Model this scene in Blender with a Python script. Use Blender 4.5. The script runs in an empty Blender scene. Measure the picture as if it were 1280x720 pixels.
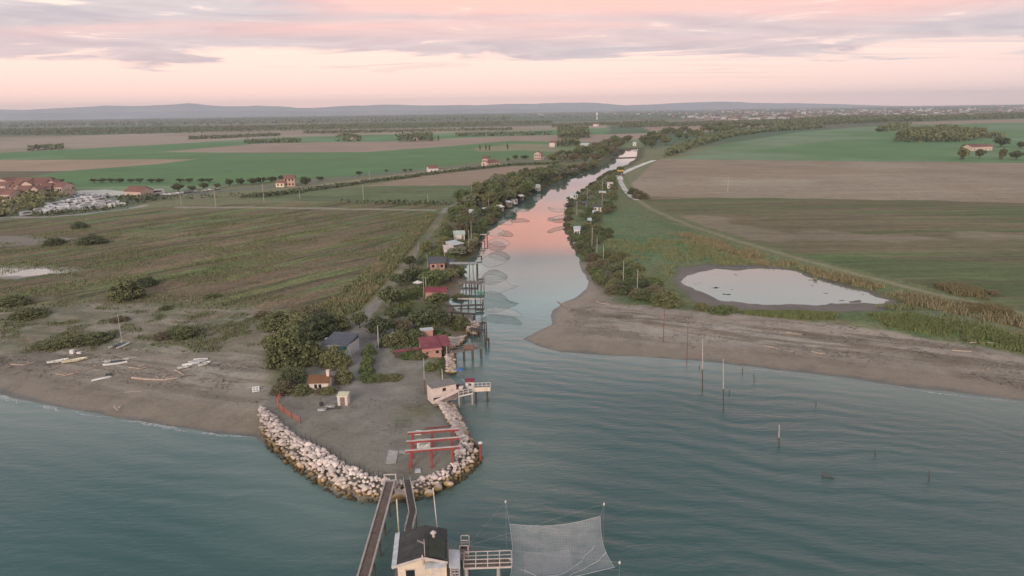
import bpy, math, random
import numpy as np
from mathutils import Vector, Matrix, Euler
random.seed(7); RNG = np.random.default_rng(7)
sc = bpy.context.scene
COL = sc.collection
R = math.radians
H = 50.0                                  # drone height above the water
PITCH = 14.6; ROLL = 0.86; F = 853.3

# ---------------------------------------------------------------- camera
cam_d = bpy.data.cameras.new('camera'); cam = bpy.data.objects.new('camera', cam_d); COL.objects.link(cam)
cam_d.sensor_width = 36; cam_d.lens = 24.0; cam_d.clip_start = 0.5; cam_d.clip_end = 80000
CM = Matrix.Rotation(R(90 - PITCH), 4, 'X') @ Matrix.Rotation(R(-ROLL), 4, 'Z')
cam.matrix_world = Matrix.Translation((0, 0, H)) @ CM
sc.camera = cam
CR = np.array(CM.to_3x3())

def P(px, py, z=0.0):
    """world point at height z that the photograph shows at (px, py) of 1280x720"""
    d = CR @ np.array([(px - 640) / F, (360 - py) / F, -1.0])
    t = (z - H) / min(d[2], -1e-4)
    return Vector((d[0] * t, d[1] * t, z))
def PX(p):
    c = CR.T @ (np.array(p) - np.array([0, 0, H]))
    return 640 + F * c[0] / -c[2], 360 - F * c[1] / -c[2]

# ---------------------------------------------------------------- noise + polygons
def _hash(ix, iy, seed):
    h = (ix.astype(np.int64) * 374761393 + iy.astype(np.int64) * 668265263 + seed * 974634777) & 0x7fffffff
    h = ((h ^ (h >> 13)) * 1274126177) & 0x7fffffff
    return ((h ^ (h >> 16)) & 0xffff) / 65535.0
def vnoise(x, y, seed=0):
    x = np.asarray(x, float); y = np.asarray(y, float)
    ix = np.floor(x); iy = np.floor(y); fx = x - ix; fy = y - iy
    fx = fx * fx * (3 - 2 * fx); fy = fy * fy * (3 - 2 * fy)
    a = _hash(ix, iy, seed); b = _hash(ix + 1, iy, seed); c = _hash(ix, iy + 1, seed); d = _hash(ix + 1, iy + 1, seed)
    return (a + (b - a) * fx) * (1 - fy) + (c + (d - c) * fx) * fy
def fbm(x, y, seed=0, o=4):
    s = 0; a = .5; t = 0
    for k in range(o):
        s = s + a * vnoise(x, y, seed + k * 17); t += a; a *= .5; x = np.asarray(x) * 2.03 + 5.1; y = np.asarray(y) * 2.03 - 3.7
    return s / t
def sdist(x, y, poly):
    """signed distance, positive inside"""
    x = np.asarray(x, float); y = np.asarray(y, float)
    d = np.full(x.shape, 1e18); ins = np.zeros(x.shape, bool); n = len(poly)
    for i in range(n):
        x0, y0 = poly[i][:2]; x1, y1 = poly[(i + 1) % n][:2]
        ex, ey = x1 - x0, y1 - y0; L = ex * ex + ey * ey + 1e-12
        t = np.clip(((x - x0) * ex + (y - y0) * ey) / L, 0, 1)
        d = np.minimum(d, (x - x0 - t * ex) ** 2 + (y - y0 - t * ey) ** 2)
        if y0 != y1:
            c = (y0 > y) != (y1 > y)
            ins ^= c & (x < (x1 - x0) * (y - y0) / (y1 - y0) + x0)
    return np.where(ins, 1, -1) * np.sqrt(d)
def W(pts, z=0.0): return [tuple(P(a, b, z)[:2]) for a, b in pts]
def sstep(a, b, x):
    t = np.clip((x - a) / (b - a), 0, 1); return t * t * (3 - 2 * t)
def lin(r, g, b, k=1.0):
    f = lambda c: (c / 255 / 12.92 if c <= 10 else ((c / 255 + .055) / 1.055) ** 2.4)
    return (f(r) * k, f(g) * k, f(b) * k)

# ---------------------------------------------------------------- properties
def tag(o, label=None, cat=None, group=None, kind=None):
    if label: o['label'] = label
    if cat: o['category'] = cat
    if group: o['group'] = group
    if kind: o['kind'] = kind
    return o
def empty(name, loc, rz=0.0, label=None, cat=None, group=None):
    o = bpy.data.objects.new(name, None); COL.objects.link(o); o.location = loc; o.rotation_euler = (0, 0, rz); o.empty_display_size = .5
    return tag(o, label, cat, group)
class MB:
    """collects shapes and links them as one mesh object"""
    def __init__(s): s.v = []; s.f = []; s.mi = []
    def add(s, vs, fs, mi=0):
        b = len(s.v); s.v += [tuple(p) for p in vs]; s.f += [tuple(i + b for i in f) for f in fs]; s.mi += [mi] * len(fs); return s
    def box(s, c, d, rz=0.0, mi=0, rx=0.0, ry=0.0):
        m = Euler((rx, ry, rz)).to_matrix(); c = Vector(c)
        vs = [c + m @ Vector((x * d[0] / 2, y * d[1] / 2, z * d[2] / 2)) for x in (-1, 1) for y in (-1, 1) for z in (-1, 1)]
        return s.add(vs, [(0, 1, 3, 2), (4, 6, 7, 5), (0, 4, 5, 1), (2, 3, 7, 6), (0, 2, 6, 4), (1, 5, 7, 3)], mi)
    def beam(s, a, b, w, h, mi=0):
        a = Vector(a); b = Vector(b); d = (b - a).normalized()
        up = Vector((0, 0, 1)) if abs(d.z) < .95 else Vector((0, 1, 0))
        x = d.cross(up).normalized(); z = x.cross(d)
        vs = [p + x * (i * w / 2) + z * (j * h / 2) for p in (a, b) for i in (-1, 1) for j in (-1, 1)]
        return s.add(vs, [(0, 1, 3, 2), (4, 6, 7, 5), (0, 4, 5, 1), (2, 3, 7, 6), (0, 2, 6, 4), (1, 5, 7, 3)], mi)
    def tube(s, a, b, r0, r1=None, n=8, mi=0):
        r1 = r0 if r1 is None else r1
        a = Vector(a); b = Vector(b); d = (b - a).normalized(); up = Vector((0, 0, 1)) if abs(d.z) < .9 else Vector((0, 1, 0))
        x = d.cross(up).normalized(); y = d.cross(x)
        vs = [a + (x * math.cos(t) + y * math.sin(t)) * r0 for t in [2 * math.pi * k / n for k in range(n)]]
        vs += [b + (x * math.cos(t) + y * math.sin(t)) * r1 for t in [2 * math.pi * k / n for k in range(n)]]
        fs = [(k, (k + 1) % n, n + (k + 1) % n, n + k) for k in range(n)] + [tuple(range(n))[::-1], tuple(range(n, 2 * n))]
        return s.add(vs, fs, mi)
    def poly_tube(s, pts, r, n=5, mi=0):
        for a, b in zip(pts[:-1], pts[1:]): s.tube(a, b, r, r, n, mi)
        return s
    def quad(s, a, b, c, d, mi=0): return s.add([a, b, c, d], [(0, 1, 2, 3)], mi)
    def slab(s, pts, t, mi=0):
        """polygon of 3-D points extruded down by t"""
        n = len(pts); pts = [Vector(p) for p in pts]
        vs = pts + [p - Vector((0, 0, t)) for p in pts]
        return s.add(vs, [tuple(range(n)), tuple(range(n, 2 * n))[::-1]] + [(k, k + n, (k + 1) % n + n, (k + 1) % n) for k in range(n)], mi)
    def build(s, name, mat, parent=None, loc=None, smooth=False, off=None):
        me = bpy.data.meshes.new(name)
        vs = s.v
        if off is not None: vs = [(a - off[0], b - off[1], c - off[2]) for a, b, c in vs]
        me.from_pydata(vs, [], s.f)
        for m in (mat if isinstance(mat, (list, tuple)) else [mat]): me.materials.append(m)
        me.polygons.foreach_set('material_index', s.mi)
        if smooth: me.polygons.foreach_set('use_smooth', [True] * len(s.f))
        me.update()
        o = bpy.data.objects.new(name, me); COL.objects.link(o)
        if parent: o.parent = parent
        if loc is not None: o.location = loc
        return o
def np_mesh(name, v, quads, mat, colors=None, tri=False, smooth=False):
    k = 3 if tri else 4
    me = bpy.data.meshes.new(name); v = np.asarray(v, np.float32); quads = np.asarray(quads, np.int32)
    me.vertices.add(len(v)); me.vertices.foreach_set('co', v.ravel())
    me.loops.add(quads.size); me.loops.foreach_set('vertex_index', quads.ravel())
    me.polygons.add(len(quads)); me.polygons.foreach_set('loop_start', np.arange(0, quads.size, k, dtype=np.int32))
    me.polygons.foreach_set('loop_total', np.full(len(quads), k, np.int32))
    if smooth: me.polygons.foreach_set('use_smooth', np.ones(len(quads), bool))
    me.update(calc_edges=True)
    if colors:
        for nm, c in colors.items():
            a = me.color_attributes.new(nm, 'FLOAT_COLOR', 'POINT')
            c4 = np.ones((len(v), 4), np.float32); c4[:, :3] = c; a.data.foreach_set('color', c4.ravel())
    for m in (mat if isinstance(mat, (list, tuple)) else [mat]): me.materials.append(m)
    return me
def link(name, me, parent=None, loc=None):
    o = bpy.data.objects.new(name, me); COL.objects.link(o)
    if parent: o.parent = parent
    if loc is not None: o.location = loc
    return o
def copy_tree(o, parent=None):
    c = o.copy(); COL.objects.link(c)
    if parent is not None: c.parent = parent
    for ch in KIDS.get(o.name, []): copy_tree(ch, c)
    return c
KIDS = {}

# ---------------------------------------------------------------- materials
class NT:
    def __init__(s, tree): s.t = tree; s.n = tree.nodes; s.l = tree.links
    def new(s, ty, **kw):
        n = s.n.new(ty)
        for k, v in kw.items():
            if k.startswith('i_'):
                key = k[2:]; key = int(key) if key.isdigit() else key.replace('_', ' ')
                if hasattr(v, 'is_output') or isinstance(v, bpy.types.NodeSocket): s.l.new(v, n.inputs[key])
                else: n.inputs[key].default_value = v
            else: setattr(n, k, v)
        return n
    def math(s, op, a, b=0.0, c=None, clamp=False):
        n = s.n.new('ShaderNodeMath'); n.operation = op; n.use_clamp = clamp
        for i, v in enumerate((a, b) if c is None else (a, b, c)):
            if isinstance(v, bpy.types.NodeSocket): s.l.new(v, n.inputs[i])
            else: n.inputs[i].default_value = v
        return n.outputs[0]
    def vmath(s, op, a, b=(0, 0, 0)):
        n = s.n.new('ShaderNodeVectorMath'); n.operation = op
        for i, v in enumerate((a, b)):
            if isinstance(v, bpy.types.NodeSocket): s.l.new(v, n.inputs[i])
            else: n.inputs[i].default_value = v
        return n.outputs[0]
    def mix(s, f, a, b, bt='MIX'):
        n = s.n.new('ShaderNodeMix'); n.data_type = 'RGBA'; n.blend_type = bt
        for i, v in ((0, f), (6, a), (7, b)):
            if isinstance(v, bpy.types.NodeSocket): s.l.new(v, n.inputs[i])
            else: n.inputs[i].default_value = v if i == 0 else (v[0], v[1], v[2], 1)
        return n.outputs[2]
    def noise(s, vec, scale, detail=4, rough=.55, dist=0.0):
        n = s.n.new('ShaderNodeTexNoise'); n.inputs['Scale'].default_value = scale; n.inputs['Detail'].default_value = detail
        n.inputs['Roughness'].default_value = rough; n.inputs['Distortion'].default_value = dist
        if vec is not None: s.l.new(vec, n.inputs['Vector'])
        return n.outputs[0]
    def ramp(s, f, stops, interp='LINEAR'):
        n = s.n.new('ShaderNodeValToRGB'); s.l.new(f, n.inputs[0]); cr = n.color_ramp; cr.interpolation = interp
        while len(cr.elements) < len(stops): cr.elements.new(.5)
        for e, (p, c) in zip(cr.elements, stops): e.position = p; e.color = (c[0], c[1], c[2], 1) if not isinstance(c, (int, float)) else (c, c, c, 1)
        return n.outputs[0]
    def mapr(s, v, a, b, c=0.0, d=1.0):
        n = s.n.new('ShaderNodeMapRange'); s.l.new(v, n.inputs[0])
        for i, k in enumerate((a, b, c, d)): n.inputs[i + 1].default_value = k
        return n.outputs[0]
def newmat(name):
    m = bpy.data.materials.new(name); m.use_nodes = True; t = NT(m.node_tree); t.n.clear()
    out = t.n.new('ShaderNodeOutputMaterial'); b = t.n.new('ShaderNodeBsdfPrincipled'); t.l.new(b.outputs[0], out.inputs[0])
    return m, t, b, out
def simple(name, col, rough=.8, var=.18, scale=3.0, bump=0.0, dirt=None, metallic=0.0, stretch=None, rand=0.0):
    """procedural painted/wood/stone surface: base colour with two scales of noise, optional grime and grain"""
    m, t, b, out = newmat(name)
    tc = t.n.new('ShaderNodeTexCoord'); v = tc.outputs['Object']
    if stretch: v = t.vmath('MULTIPLY', v, stretch)
    n1 = t.noise(v, scale, 5, .6); n2 = t.noise(v, scale * .17, 3)
    k = t.math('ADD', t.mapr(n1, .25, .75, 1 - var, 1 + var), t.mapr(n2, .3, .7, -var * .7, var * .7))
    if rand:
        oi = t.n.new('ShaderNodeObjectInfo'); k = t.math('MULTIPLY', k, t.mapr(oi.outputs['Random'], 0, 1, 1 - rand, 1 + rand))
    c = t.new('ShaderNodeVectorMath', operation='SCALE'); c.inputs[0].default_value = col; t.l.new(k, c.inputs['Scale'])
    cc = c.outputs[0]
    if dirt: cc = t.mix(t.mapr(t.noise(v, scale * .6, 6, .7), .48, .68, 0, .8), cc, dirt)
    t.l.new(cc, b.inputs['Base Color']); b.inputs['Roughness'].default_value = rough; b.inputs['Metallic'].default_value = metallic
    if bump:
        bn = t.n.new('ShaderNodeBump'); bn.inputs['Strength'].default_value = bump; bn.inputs['Distance'].default_value = .05
        t.l.new(n1, bn.inputs['Height']); t.l.new(bn.outputs[0], b.inputs['Normal'])
    return m
# ================================================================ world
world = bpy.data.worlds.new("World"); sc.world = world; world.use_nodes = True
wt = NT(world.node_tree); wt.n.clear()
wo = wt.n.new('ShaderNodeOutputWorld'); bg = wt.n.new('ShaderNodeBackground'); wt.l.new(bg.outputs[0], wo.inputs[0])
SUN_EL, SUN_AZ = R(16), R(200)      # low soft dawn sun behind the camera's left shoulder
sky = wt.n.new('ShaderNodeTexSky'); sky.sky_type = 'NISHITA'; sky.sun_disc = False; sky.sun_elevation = R(6); sky.sun_rotation = R(200); sky.air_density = 1.5; sky.dust_density = 3
tc = wt.n.new('ShaderNodeTexCoord'); D = tc.outputs['Generated']
sx = wt.n.new('ShaderNodeSeparateXYZ'); wt.l.new(D, sx.inputs[0])
el = wt.math('MULTIPLY', wt.math('ARCSINE', sx.outputs[2]), 180 / math.pi)
az = wt.math('MULTIPLY', wt.math('ARCTAN2', sx.outputs[0], sx.outputs[1]), 180 / math.pi)   # 0 ahead, + right
e30 = wt.math('DIVIDE', el, 60.0, clamp=True)
SKY = 1.0
def L_(r, g, b, k=1.0): return lin(r, g, b, k)
clear = wt.ramp(e30, [(0, L_(255, 204, 182, 1.3)), (.7 / 60, L_(255, 208, 188, 1.22)), (2.2 / 60, L_(255, 213, 196, 1.10)), (4.5 / 60, L_(254, 217, 200, 1.06)), (8 / 60, L_(252, 226, 210)),
                      (12 / 60, L_(236, 232, 226, 1.3)), (17 / 60, L_(192, 212, 216, 1.25)), (28 / 60, L_(150, 176, 190)), (1, L_(130, 156, 180))])
# the right of the view is greyer and a little darker
clear = wt.mix(wt.mapr(az, 5, 45, 0, .55), clear, L_(228, 208, 204))
# cloud deck seen in perspective
zz = wt.math('ADD', sx.outputs[2], .03)
cx = wt.math('DIVIDE', sx.outputs[0], zz); cy = wt.math('DIVIDE', sx.outputs[1], zz)
cv = wt.n.new('ShaderNodeCombineXYZ'); wt.l.new(cx, cv.inputs[0]); wt.l.new(cy, cv.inputs[1])
cvo = wt.vmath('ADD', cv.outputs[0], (3.7, 11.2, 0))
n1 = wt.noise(wt.vmath('MULTIPLY', cvo, (.34, .40, 1)), 1.0, 7, .6, .7)
n2 = wt.noise(wt.vmath('MULTIPLY', cvo, (.75, .95, 1)), 1.0, 7, .62, .8)
n3 = wt.noise(wt.vmath('MULTIPLY', cvo, (.13, .35, 1)), 1.0, 4, .5, .3)
# edge of the deck: clear below, lower and more broken to the right
lowedge = wt.math('ADD', wt.mapr(az, -36, 36, 4.2, 3.6), wt.math('MULTIPLY', wt.math('SUBTRACT', n1, .5), 6.0))
deck = wt.mapr(wt.math('SUBTRACT', el, lowedge), -.22, .30, 0, 1)
gaps = wt.mapr(n2, .585, .66, 0, .85)
topfade = wt.mapr(el, 11.5, 15.5, 1, .25)
cov = wt.math('MULTIPLY', wt.math('MULTIPLY', deck, wt.math('SUBTRACT', 1.0, gaps)), topfade)
streak = wt.noise(wt.vmath('MULTIPLY', cvo, (.10, 1.3, 1)), 1.0, 5, .6, .4)
str_f = wt.math('MULTIPLY', wt.mapr(streak, .52, .66, 0, .65), wt.math('MULTIPLY', wt.mapr(el, 1.6, 3.0, 0, 1), wt.mapr(az, -8, 14, 0, 1)))
cov = wt.math('MAXIMUM', cov, str_f)
grey = wt.mix(wt.mapr(n2, .38, .62, 0, 1), L_(186, 175, 180), L_(210, 197, 196))
pinkf = wt.math('MULTIPLY', wt.mapr(n3, .44, .58, 0, .9), wt.mapr(el, 5.0, 7.4, .25, 1))
ccol = wt.mix(pinkf, grey, L_(250, 192, 178))
# lit underside of the deck overhead of the river mouth: strong salmon
sal = wt.math('MULTIPLY', wt.mapr(el, 7.9, 8.9, 0, 1), wt.mapr(el, 10.8, 12.2, 1, 0))
salaz = wt.mapr(wt.math('ABSOLUTE', wt.math('SUBTRACT', az, 2)), 8, 28, 1, .35)
skyc = wt.mix(cov, clear, ccol)
skyc = wt.mix(wt.math('MULTIPLY', wt.math('MULTIPLY', sal, salaz), .9), skyc, (1.28, .56, .43))
# the physical sky tints the dome above the clouds
skn = wt.n.new('ShaderNodeVectorMath'); skn.operation = 'SCALE'; wt.l.new(sky.outputs[0], skn.inputs[0]); skn.inputs['Scale'].default_value = .10
skyc = wt.mix(wt.mapr(el, 20, 60, 0, .35), skyc, skn.outputs[0])
below = wt.mapr(el, -2, 0, 0, 1)
skyc = wt.mix(below, L_(150, 140, 130), skyc)
wt.l.new(skyc, bg.inputs[0]); bg.inputs[1].default_value = 1.03
sd = bpy.data.lights.new('sun', 'SUN'); sun = bpy.data.objects.new('sun', sd); COL.objects.link(sun)
sd.energy = 2.0; sd.angle = R(20); sd.color = (1.0, .85, .72)
sun.rotation_euler = Euler((R(90) - R(20), 0, R(-20))); sun.location = (0, -50, 90)
sc.view_settings.view_transform = 'Standard'; sc.view_settings.look = 'None'; sc.view_settings.exposure = .40; sc.view_settings.gamma = 1

# ================================================================ land shape
SHORE_PX = [(-420, 452), (-200, 470), (0, 493), (60, 506), (130, 520), (200, 531), (270, 541), (320, 545), (333, 556), (352, 573), (385, 597), (420, 618), (455, 627), (480, 629),
            (512, 626), (545, 616), (575, 602), (601, 578), (597, 558), (582, 545), (573, 528), (563, 505), (560, 488), (562, 470), (566, 460), (565, 440), (576, 424), (594, 416), (597, 405), (590, 395),
            (570, 388), (562, 375), (576, 366), (580, 352), (579, 338), (588, 325), (597, 312), (602, 297), (612, 282), (630, 262), (645, 255), (670, 240), (695, 227), (717, 219), (745, 210),
            (760, 202), (770, 192), (774, 187), (798, 186), (796, 197), (782, 207), (762, 215), (745, 227), (727, 240), (712, 247), (709, 265), (706, 282), (714, 302), (722, 322), (724, 333),
            (734, 353), (733, 361), (717, 373), (703, 378), (689, 387), (690, 406), (668, 418), (653, 424), (674, 433), (702, 440), (752, 443), (865, 450), (921, 457), (1000, 466), (1052, 472),
            (1143, 485), (1280, 501), (1500, 528), (1700, 548)]
WATER = W(SHORE_PX) + [(400, -200), (-400, -200)]
POND = W([(854, 352), (862, 345), (874, 340), (895, 337), (915, 339), (938, 336), (972, 337), (994, 340), (1015, 348), (1040, 356), (1079, 366), (1112, 376), (1090, 379), (1030, 380), (977, 381), (938, 380), (900, 374), (882, 367), (868, 360)], .35)
MUD = W([(836, 356), (832, 338), (850, 328), (900, 326), (980, 330), (1030, 345), (1095, 362), (1130, 378), (1110, 388), (1020, 390), (930, 388), (880, 381), (846, 368)], .6)
SPIT = W([(322, 515), (340, 545), (380, 590), (430, 620), (510, 626), (600, 580), (580, 540), (562, 500), (560, 380), (420, 380), (430, 440), (340, 470)], .5)

def bank(x, y):
    """distance from the waterline, positive on land, with small natural wiggle"""
    d = -sdist(x, y, WATER)
    nb = (fbm(np.asarray(x) / 9, np.asarray(y) / 9, 3, 3) - .5)
    return d + nb * np.clip(np.asarray(y) / 120 - .3, .4, 3) * 1.6
def ground_z(x, y, d=None):
    x = np.asarray(x, float); y = np.asarray(y, float)
    if d is None: d = bank(x, y)
    sp = sdist(x, y, SPIT)
    steep = np.maximum(sstep(-6, 2, sp), sstep(200, 260, y))
    Lr = 14 - 12 * steep
    z = np.where(d > 0, 1.25 * (1 - np.exp(-np.maximum(d, 0) / Lr)), np.maximum(d * .14, -3))
    dn = (fbm(x / 14, y / 9, 11, 4) - .5) * .8 * sstep(4, 25, d) * (1 - sstep(-6, 2, sp) * .75) * (1 - sstep(400, 800, y))
    md = sdist(x, y, MUD); pd = sdist(x, y, POND) + (fbm(x / 6, y / 6, 5, 4) - .5) * 4.5
    z = z + dn
    z = z * (1 - sstep(-8, 2, md)) + .55 * sstep(-8, 2, md)
    z = np.where((pd > -6) & (md > -8), np.minimum(z, .40 - .035 * np.clip(pd, -6, 4)), z)
    isl = (pd > 0) & (pd < 9) & (md > 0); z = z + np.where(isl, .16 * sstep(.70, .76, fbm(x / 4.5, y / 2.5, 88, 3)), 0)
    return z
def gz(x, y): return float(ground_z(np.array([x]), np.array([y]))[0])
def G(px, py):
    """point on the ground under a photo pixel"""
    p = P(px, py, 1.0)
    for _ in range(3): p = P(px, py, max(gz(p.x, p.y), 0))
    return p

# ---- grid: rows closer together near the viewer, columns fan out
ys = [42.0]
while ys[-1] < 16000:
    y = ys[-1]; ys.append(y + max(.45, .34 * y * y / 34000))
ys = np.array(ys)
ts = np.linspace(-1.05, 1.05, 1150)
YY, TT = np.meshgrid(ys, ts, indexing='ij'); XX = TT * (YY + 20)
gx = XX.ravel(); gy = YY.ravel()
nearm = gy < 1500
d_all = np.full(gx.shape, 500.0); d_all[nearm] = bank(gx[nearm], gy[nearm])
gzv = np.full(gx.shape, 1.25); gzv[nearm] = ground_z(gx[nearm], gy[nearm], d_all[nearm])

# ---- albedo zones (sRGB-ish picks divided by the light level)
K = .62
def A(r, g, b): 
    c = lin(r, g, b); return (c[0] * 1.10, c[1] * 1.22, c[2] * 1.18)
C = np.empty((len(gx), 3), np.float32); C[:] = A(112, 108, 84)
T = np.zeros((len(gx), 3), np.float32); T[:, 0] = .6     # R grass tuft, G crop rows, B wet
nbig = fbm(gx / 60, gy / 90, 21, 4)
def paint(pts, col, soft=1.0, wig=0.0, wsc=20, tex=(.5, 0, 0), z=1.2, amt=1.0, world=False, col2=None, n2=None):
    poly = pts if world else W(pts, z)
    xs_ = [p[0] for p in poly]; ys_ = [p[1] for p in poly]; m = soft + wig + 2
    idx = np.where((gx > min(xs_) - m) & (gx < max(xs_) + m) & (gy > min(ys_) - m) & (gy < max(ys_) + m))[0]
    if not len(idx): return
    d = sdist(gx[idx], gy[idx], poly)
    if wig: d = d + (fbm(gx[idx] / wsc, gy[idx] / wsc, 31, 4) - .5) * 2 * wig
    f = (sstep(-soft, soft, d) * amt)[:, None]
    c = np.array(col, np.float32)[None, :]
    if col2 is not None:
        s_ = n2 if n2 else 30
        q = sstep(.38, .62, fbm(gx[idx] / s_, gy[idx] / (s_ * 1.3), 77, 5))[:, None]
        c = c * (1 - q) + np.array(col2, np.float32)[None, :] * q
    C[idx] = C[idx] * (1 - f) + c * f
    T[idx] = T[idx] * (1 - f) + np.array(tex, np.float32)[None, :] * f
GREEN = A(86, 113, 74); TAN = A(143, 122, 106); TAN2 = A(150, 125, 112); OLIVE = A(100, 100, 70); SAND = A(136, 122, 114)
BROWN = A(124, 104, 88)
# far plain: mixed parcels
far = gy > 900
q = (np.floor(gx / 420 + .3 * np.floor(gy / 500)) * 7 + np.floor(gy / 500) * 13)
hsh = _hash(q, np.floor(gy / 500), 5)
pal = np.array([A(88, 96, 74), A(112, 102, 86), A(76, 92, 68), A(92, 90, 74)], np.float32)
C[far] = pal[(hsh[far] * 3.99).astype(int)]
T[far] = (.2, .3, 0)
# left far fields
paint([(-300, 176), (0, 172), (330, 163), (640, 158), (760, 156), (760, 164), (640, 166), (480, 170), (330, 176), (200, 183), (0, 192), (-300, 200)], A(150, 130, 118), 12, tex=(.1, .4, 0), col2=A(138, 120, 104), n2=200)
paint([(-300, 199), (0, 191), (200, 181), (340, 172), (560, 166), (760, 160), (760, 176), (560, 178), (400, 190), (200, 192), (0, 201), (-300, 206)], GREEN, 10, tex=(.1, .4, 0), col2=A(104, 124, 92), n2=150)
paint([(200, 190), (330, 179), (480, 177), (640, 170), (700, 169), (760, 168), (820, 166), (830, 172), (740, 180), (640, 181), (540, 186), (460, 190), (320, 191)], A(146, 122, 110), 8, tex=(.1, .5, 0))
paint([(-300, 207), (0, 201), (200, 192), (460, 190), (545, 184), (640, 176), (740, 178), (760, 184), (740, 192), (620, 200), (540, 210), (470, 219), (400, 223), (300, 231), (200, 234), (0, 236), (-300, 246)], GREEN, 5, tex=(.1, .6, 0), col2=A(86, 111, 70), n2=60)
paint([(-300, 205), (0, 200), (246, 199), (200, 205), (80, 214), (0, 215), (-300, 218)], A(150, 124, 108), 4, tex=(.1, .5, 0))
paint([(-300, 219), (0, 214), (84, 214), (30, 222), (-300, 232)], A(98, 88, 70), 3, tex=(.1, .5, 0))
paint([(640, 180), (697, 181), (740, 184), (700, 190), (650, 188), (600, 190), (590, 186)], A(128, 118, 96), 4, tex=(.1, .5, 0))
paint([(690, 186), (720, 178), (760, 178), (830, 170), (800, 185), (770, 190), (720, 192)], A(110, 120, 88), 8, 6, 30, tex=(.7, .1, 0))
paint([(90, 234), (215, 232), (290, 233), (200, 241), (150, 240), (95, 238)], A(112, 124, 96), 2, tex=(.4, .2, 0))
paint([(-300, 250), (0, 237), (100, 238), (200, 242), (160, 262), (100, 268), (0, 275), (-300, 290)], A(118, 118, 112), 2, tex=(.1, 0, 0), col2=A(100, 104, 84), n2=18)
paint([(96, 239), (130, 237), (205, 243), (140, 245), (100, 243)], A(176, 166, 160), 1.2, tex=(0, 0, 0))
paint([(430, 227), (540, 213), (612, 206), (660, 203), (560, 213), (500, 221), (440, 229), (330, 238)], A(138, 122, 106), 1.5, tex=(.1, .4, 0))
paint([(455, 233), (540, 218), (640, 208), (715, 206), (735, 208), (690, 218), (650, 226), (622, 234), (560, 234)], A(140, 116, 102), 1.5, tex=(.1, .6, 0))
paint([(300, 250), (400, 238), (480, 232), (622, 232), (600, 246), (580, 254), (420, 252)], A(96, 102, 72), 1.5, tex=(.2, .8, 0), col2=A(88, 94, 66))
# left meadow
paint([(-300, 300), (0, 276), (100, 269), (220, 257), (420, 252), (575, 256), (545, 290), (500, 335), (465, 372), (430, 392), (330, 388), (200, 382), (60, 380), (-300, 400)], A(118, 114, 82), 3, 2, tex=(.9, .1, 0), col2=A(107, 114, 76), n2=14)
def streaks(pts, cols, direction, long, short, soft=3, lo=.40, hi=.60, seed=91, amt=.9):
    poly = W(pts, 1.2)
    xs_ = [p[0] for p in poly]; ys_ = [p[1] for p in poly]
    idx = np.where((gx > min(xs_)) & (gx < max(xs_)) & (gy > min(ys_)) & (gy < max(ys_)))[0]
    f0 = sstep(-soft, soft, sdist(gx[idx], gy[idx], poly)) * amt
    c_, s_ = math.cos(direction), math.sin(direction)
    u = (gx[idx] * c_ + gy[idx] * s_) / long; v = (-gx[idx] * s_ + gy[idx] * c_) / short
    for k, col in enumerate(cols):
        q = sstep(lo, hi, fbm(u + 3 * k, v + 5 * k, seed + k, 4)) * f0
        C[idx] = C[idx] * (1 - q[:, None]) + np.array(col, np.float32)[None, :] * q[:, None]
MEADOW = [(-300, 300), (0, 276), (100, 269), (220, 257), (420, 252), (575, 256), (545, 290), (500, 335), (465, 372), (430, 392), (330, 388), (200, 382), (60, 380), (-300, 400)]
pa, pb = P(180, 372), P(540, 292)
DIRM = math.atan2(pb.y - pa.y, pb.x - pa.x)
streaks(MEADOW, [A(118, 98, 80), A(92, 98, 62), A(112, 108, 72), A(86, 106, 66), A(122, 100, 84), A(80, 72, 54), A(112, 92, 78)], DIRM, 55, 4.2, lo=.50, hi=.62)
paint([(218, 258), (300, 258), (545, 262), (545, 264), (300, 260.5), (218, 260)], A(128, 118, 98), .6, tex=(.2, 0, 0))
# mud pools at the far left
paint([(-200, 296), (30, 294), (95, 298), (100, 304), (60, 306), (-200, 316)], A(118, 104, 98), 2, 5, 12, tex=(.2, 0, .3))
paint([(-200, 330), (10, 333), (70, 333), (120, 337), (60, 344), (20, 350), (-200, 362)], A(132, 118, 110), 2, 4, 10, tex=(0, 0, .6))
paint([(-200, 336), (10, 337), (45, 336), (80, 340), (40, 345), (-200, 352)], A(176, 160, 154), 1.0, 2.5, 6, tex=(0, 0, 1))
# left beach and dunes
BEACH = [(-300, 405), (0, 386), (60, 378), (130, 378), (200, 386), (300, 385), (350, 402), (345, 440), (330, 515), (335, 560), (200, 560), (-300, 500)]
paint(BEACH, A(142, 127, 118), 2.5, 5, 11, tex=(.15, 0, 0), col2=A(130, 115, 106), n2=9)
for pts in ([(-200, 400), (60, 385), (130, 395), (160, 420), (80, 432), (-200, 440)], [(170, 392), (300, 390), (340, 402), (330, 425), (250, 432), (200, 425)],
            [(20, 425), (90, 418), (150, 425), (110, 440), (30, 440)], [(60, 372), (160, 378), (260, 376), (350, 388), (300, 400), (150, 392)]):
    paint(pts, A(110, 106, 88), 3, 9, 5, tex=(.8, 0, 0), amt=.6, col2=A(124, 112, 100), n2=4)
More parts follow.
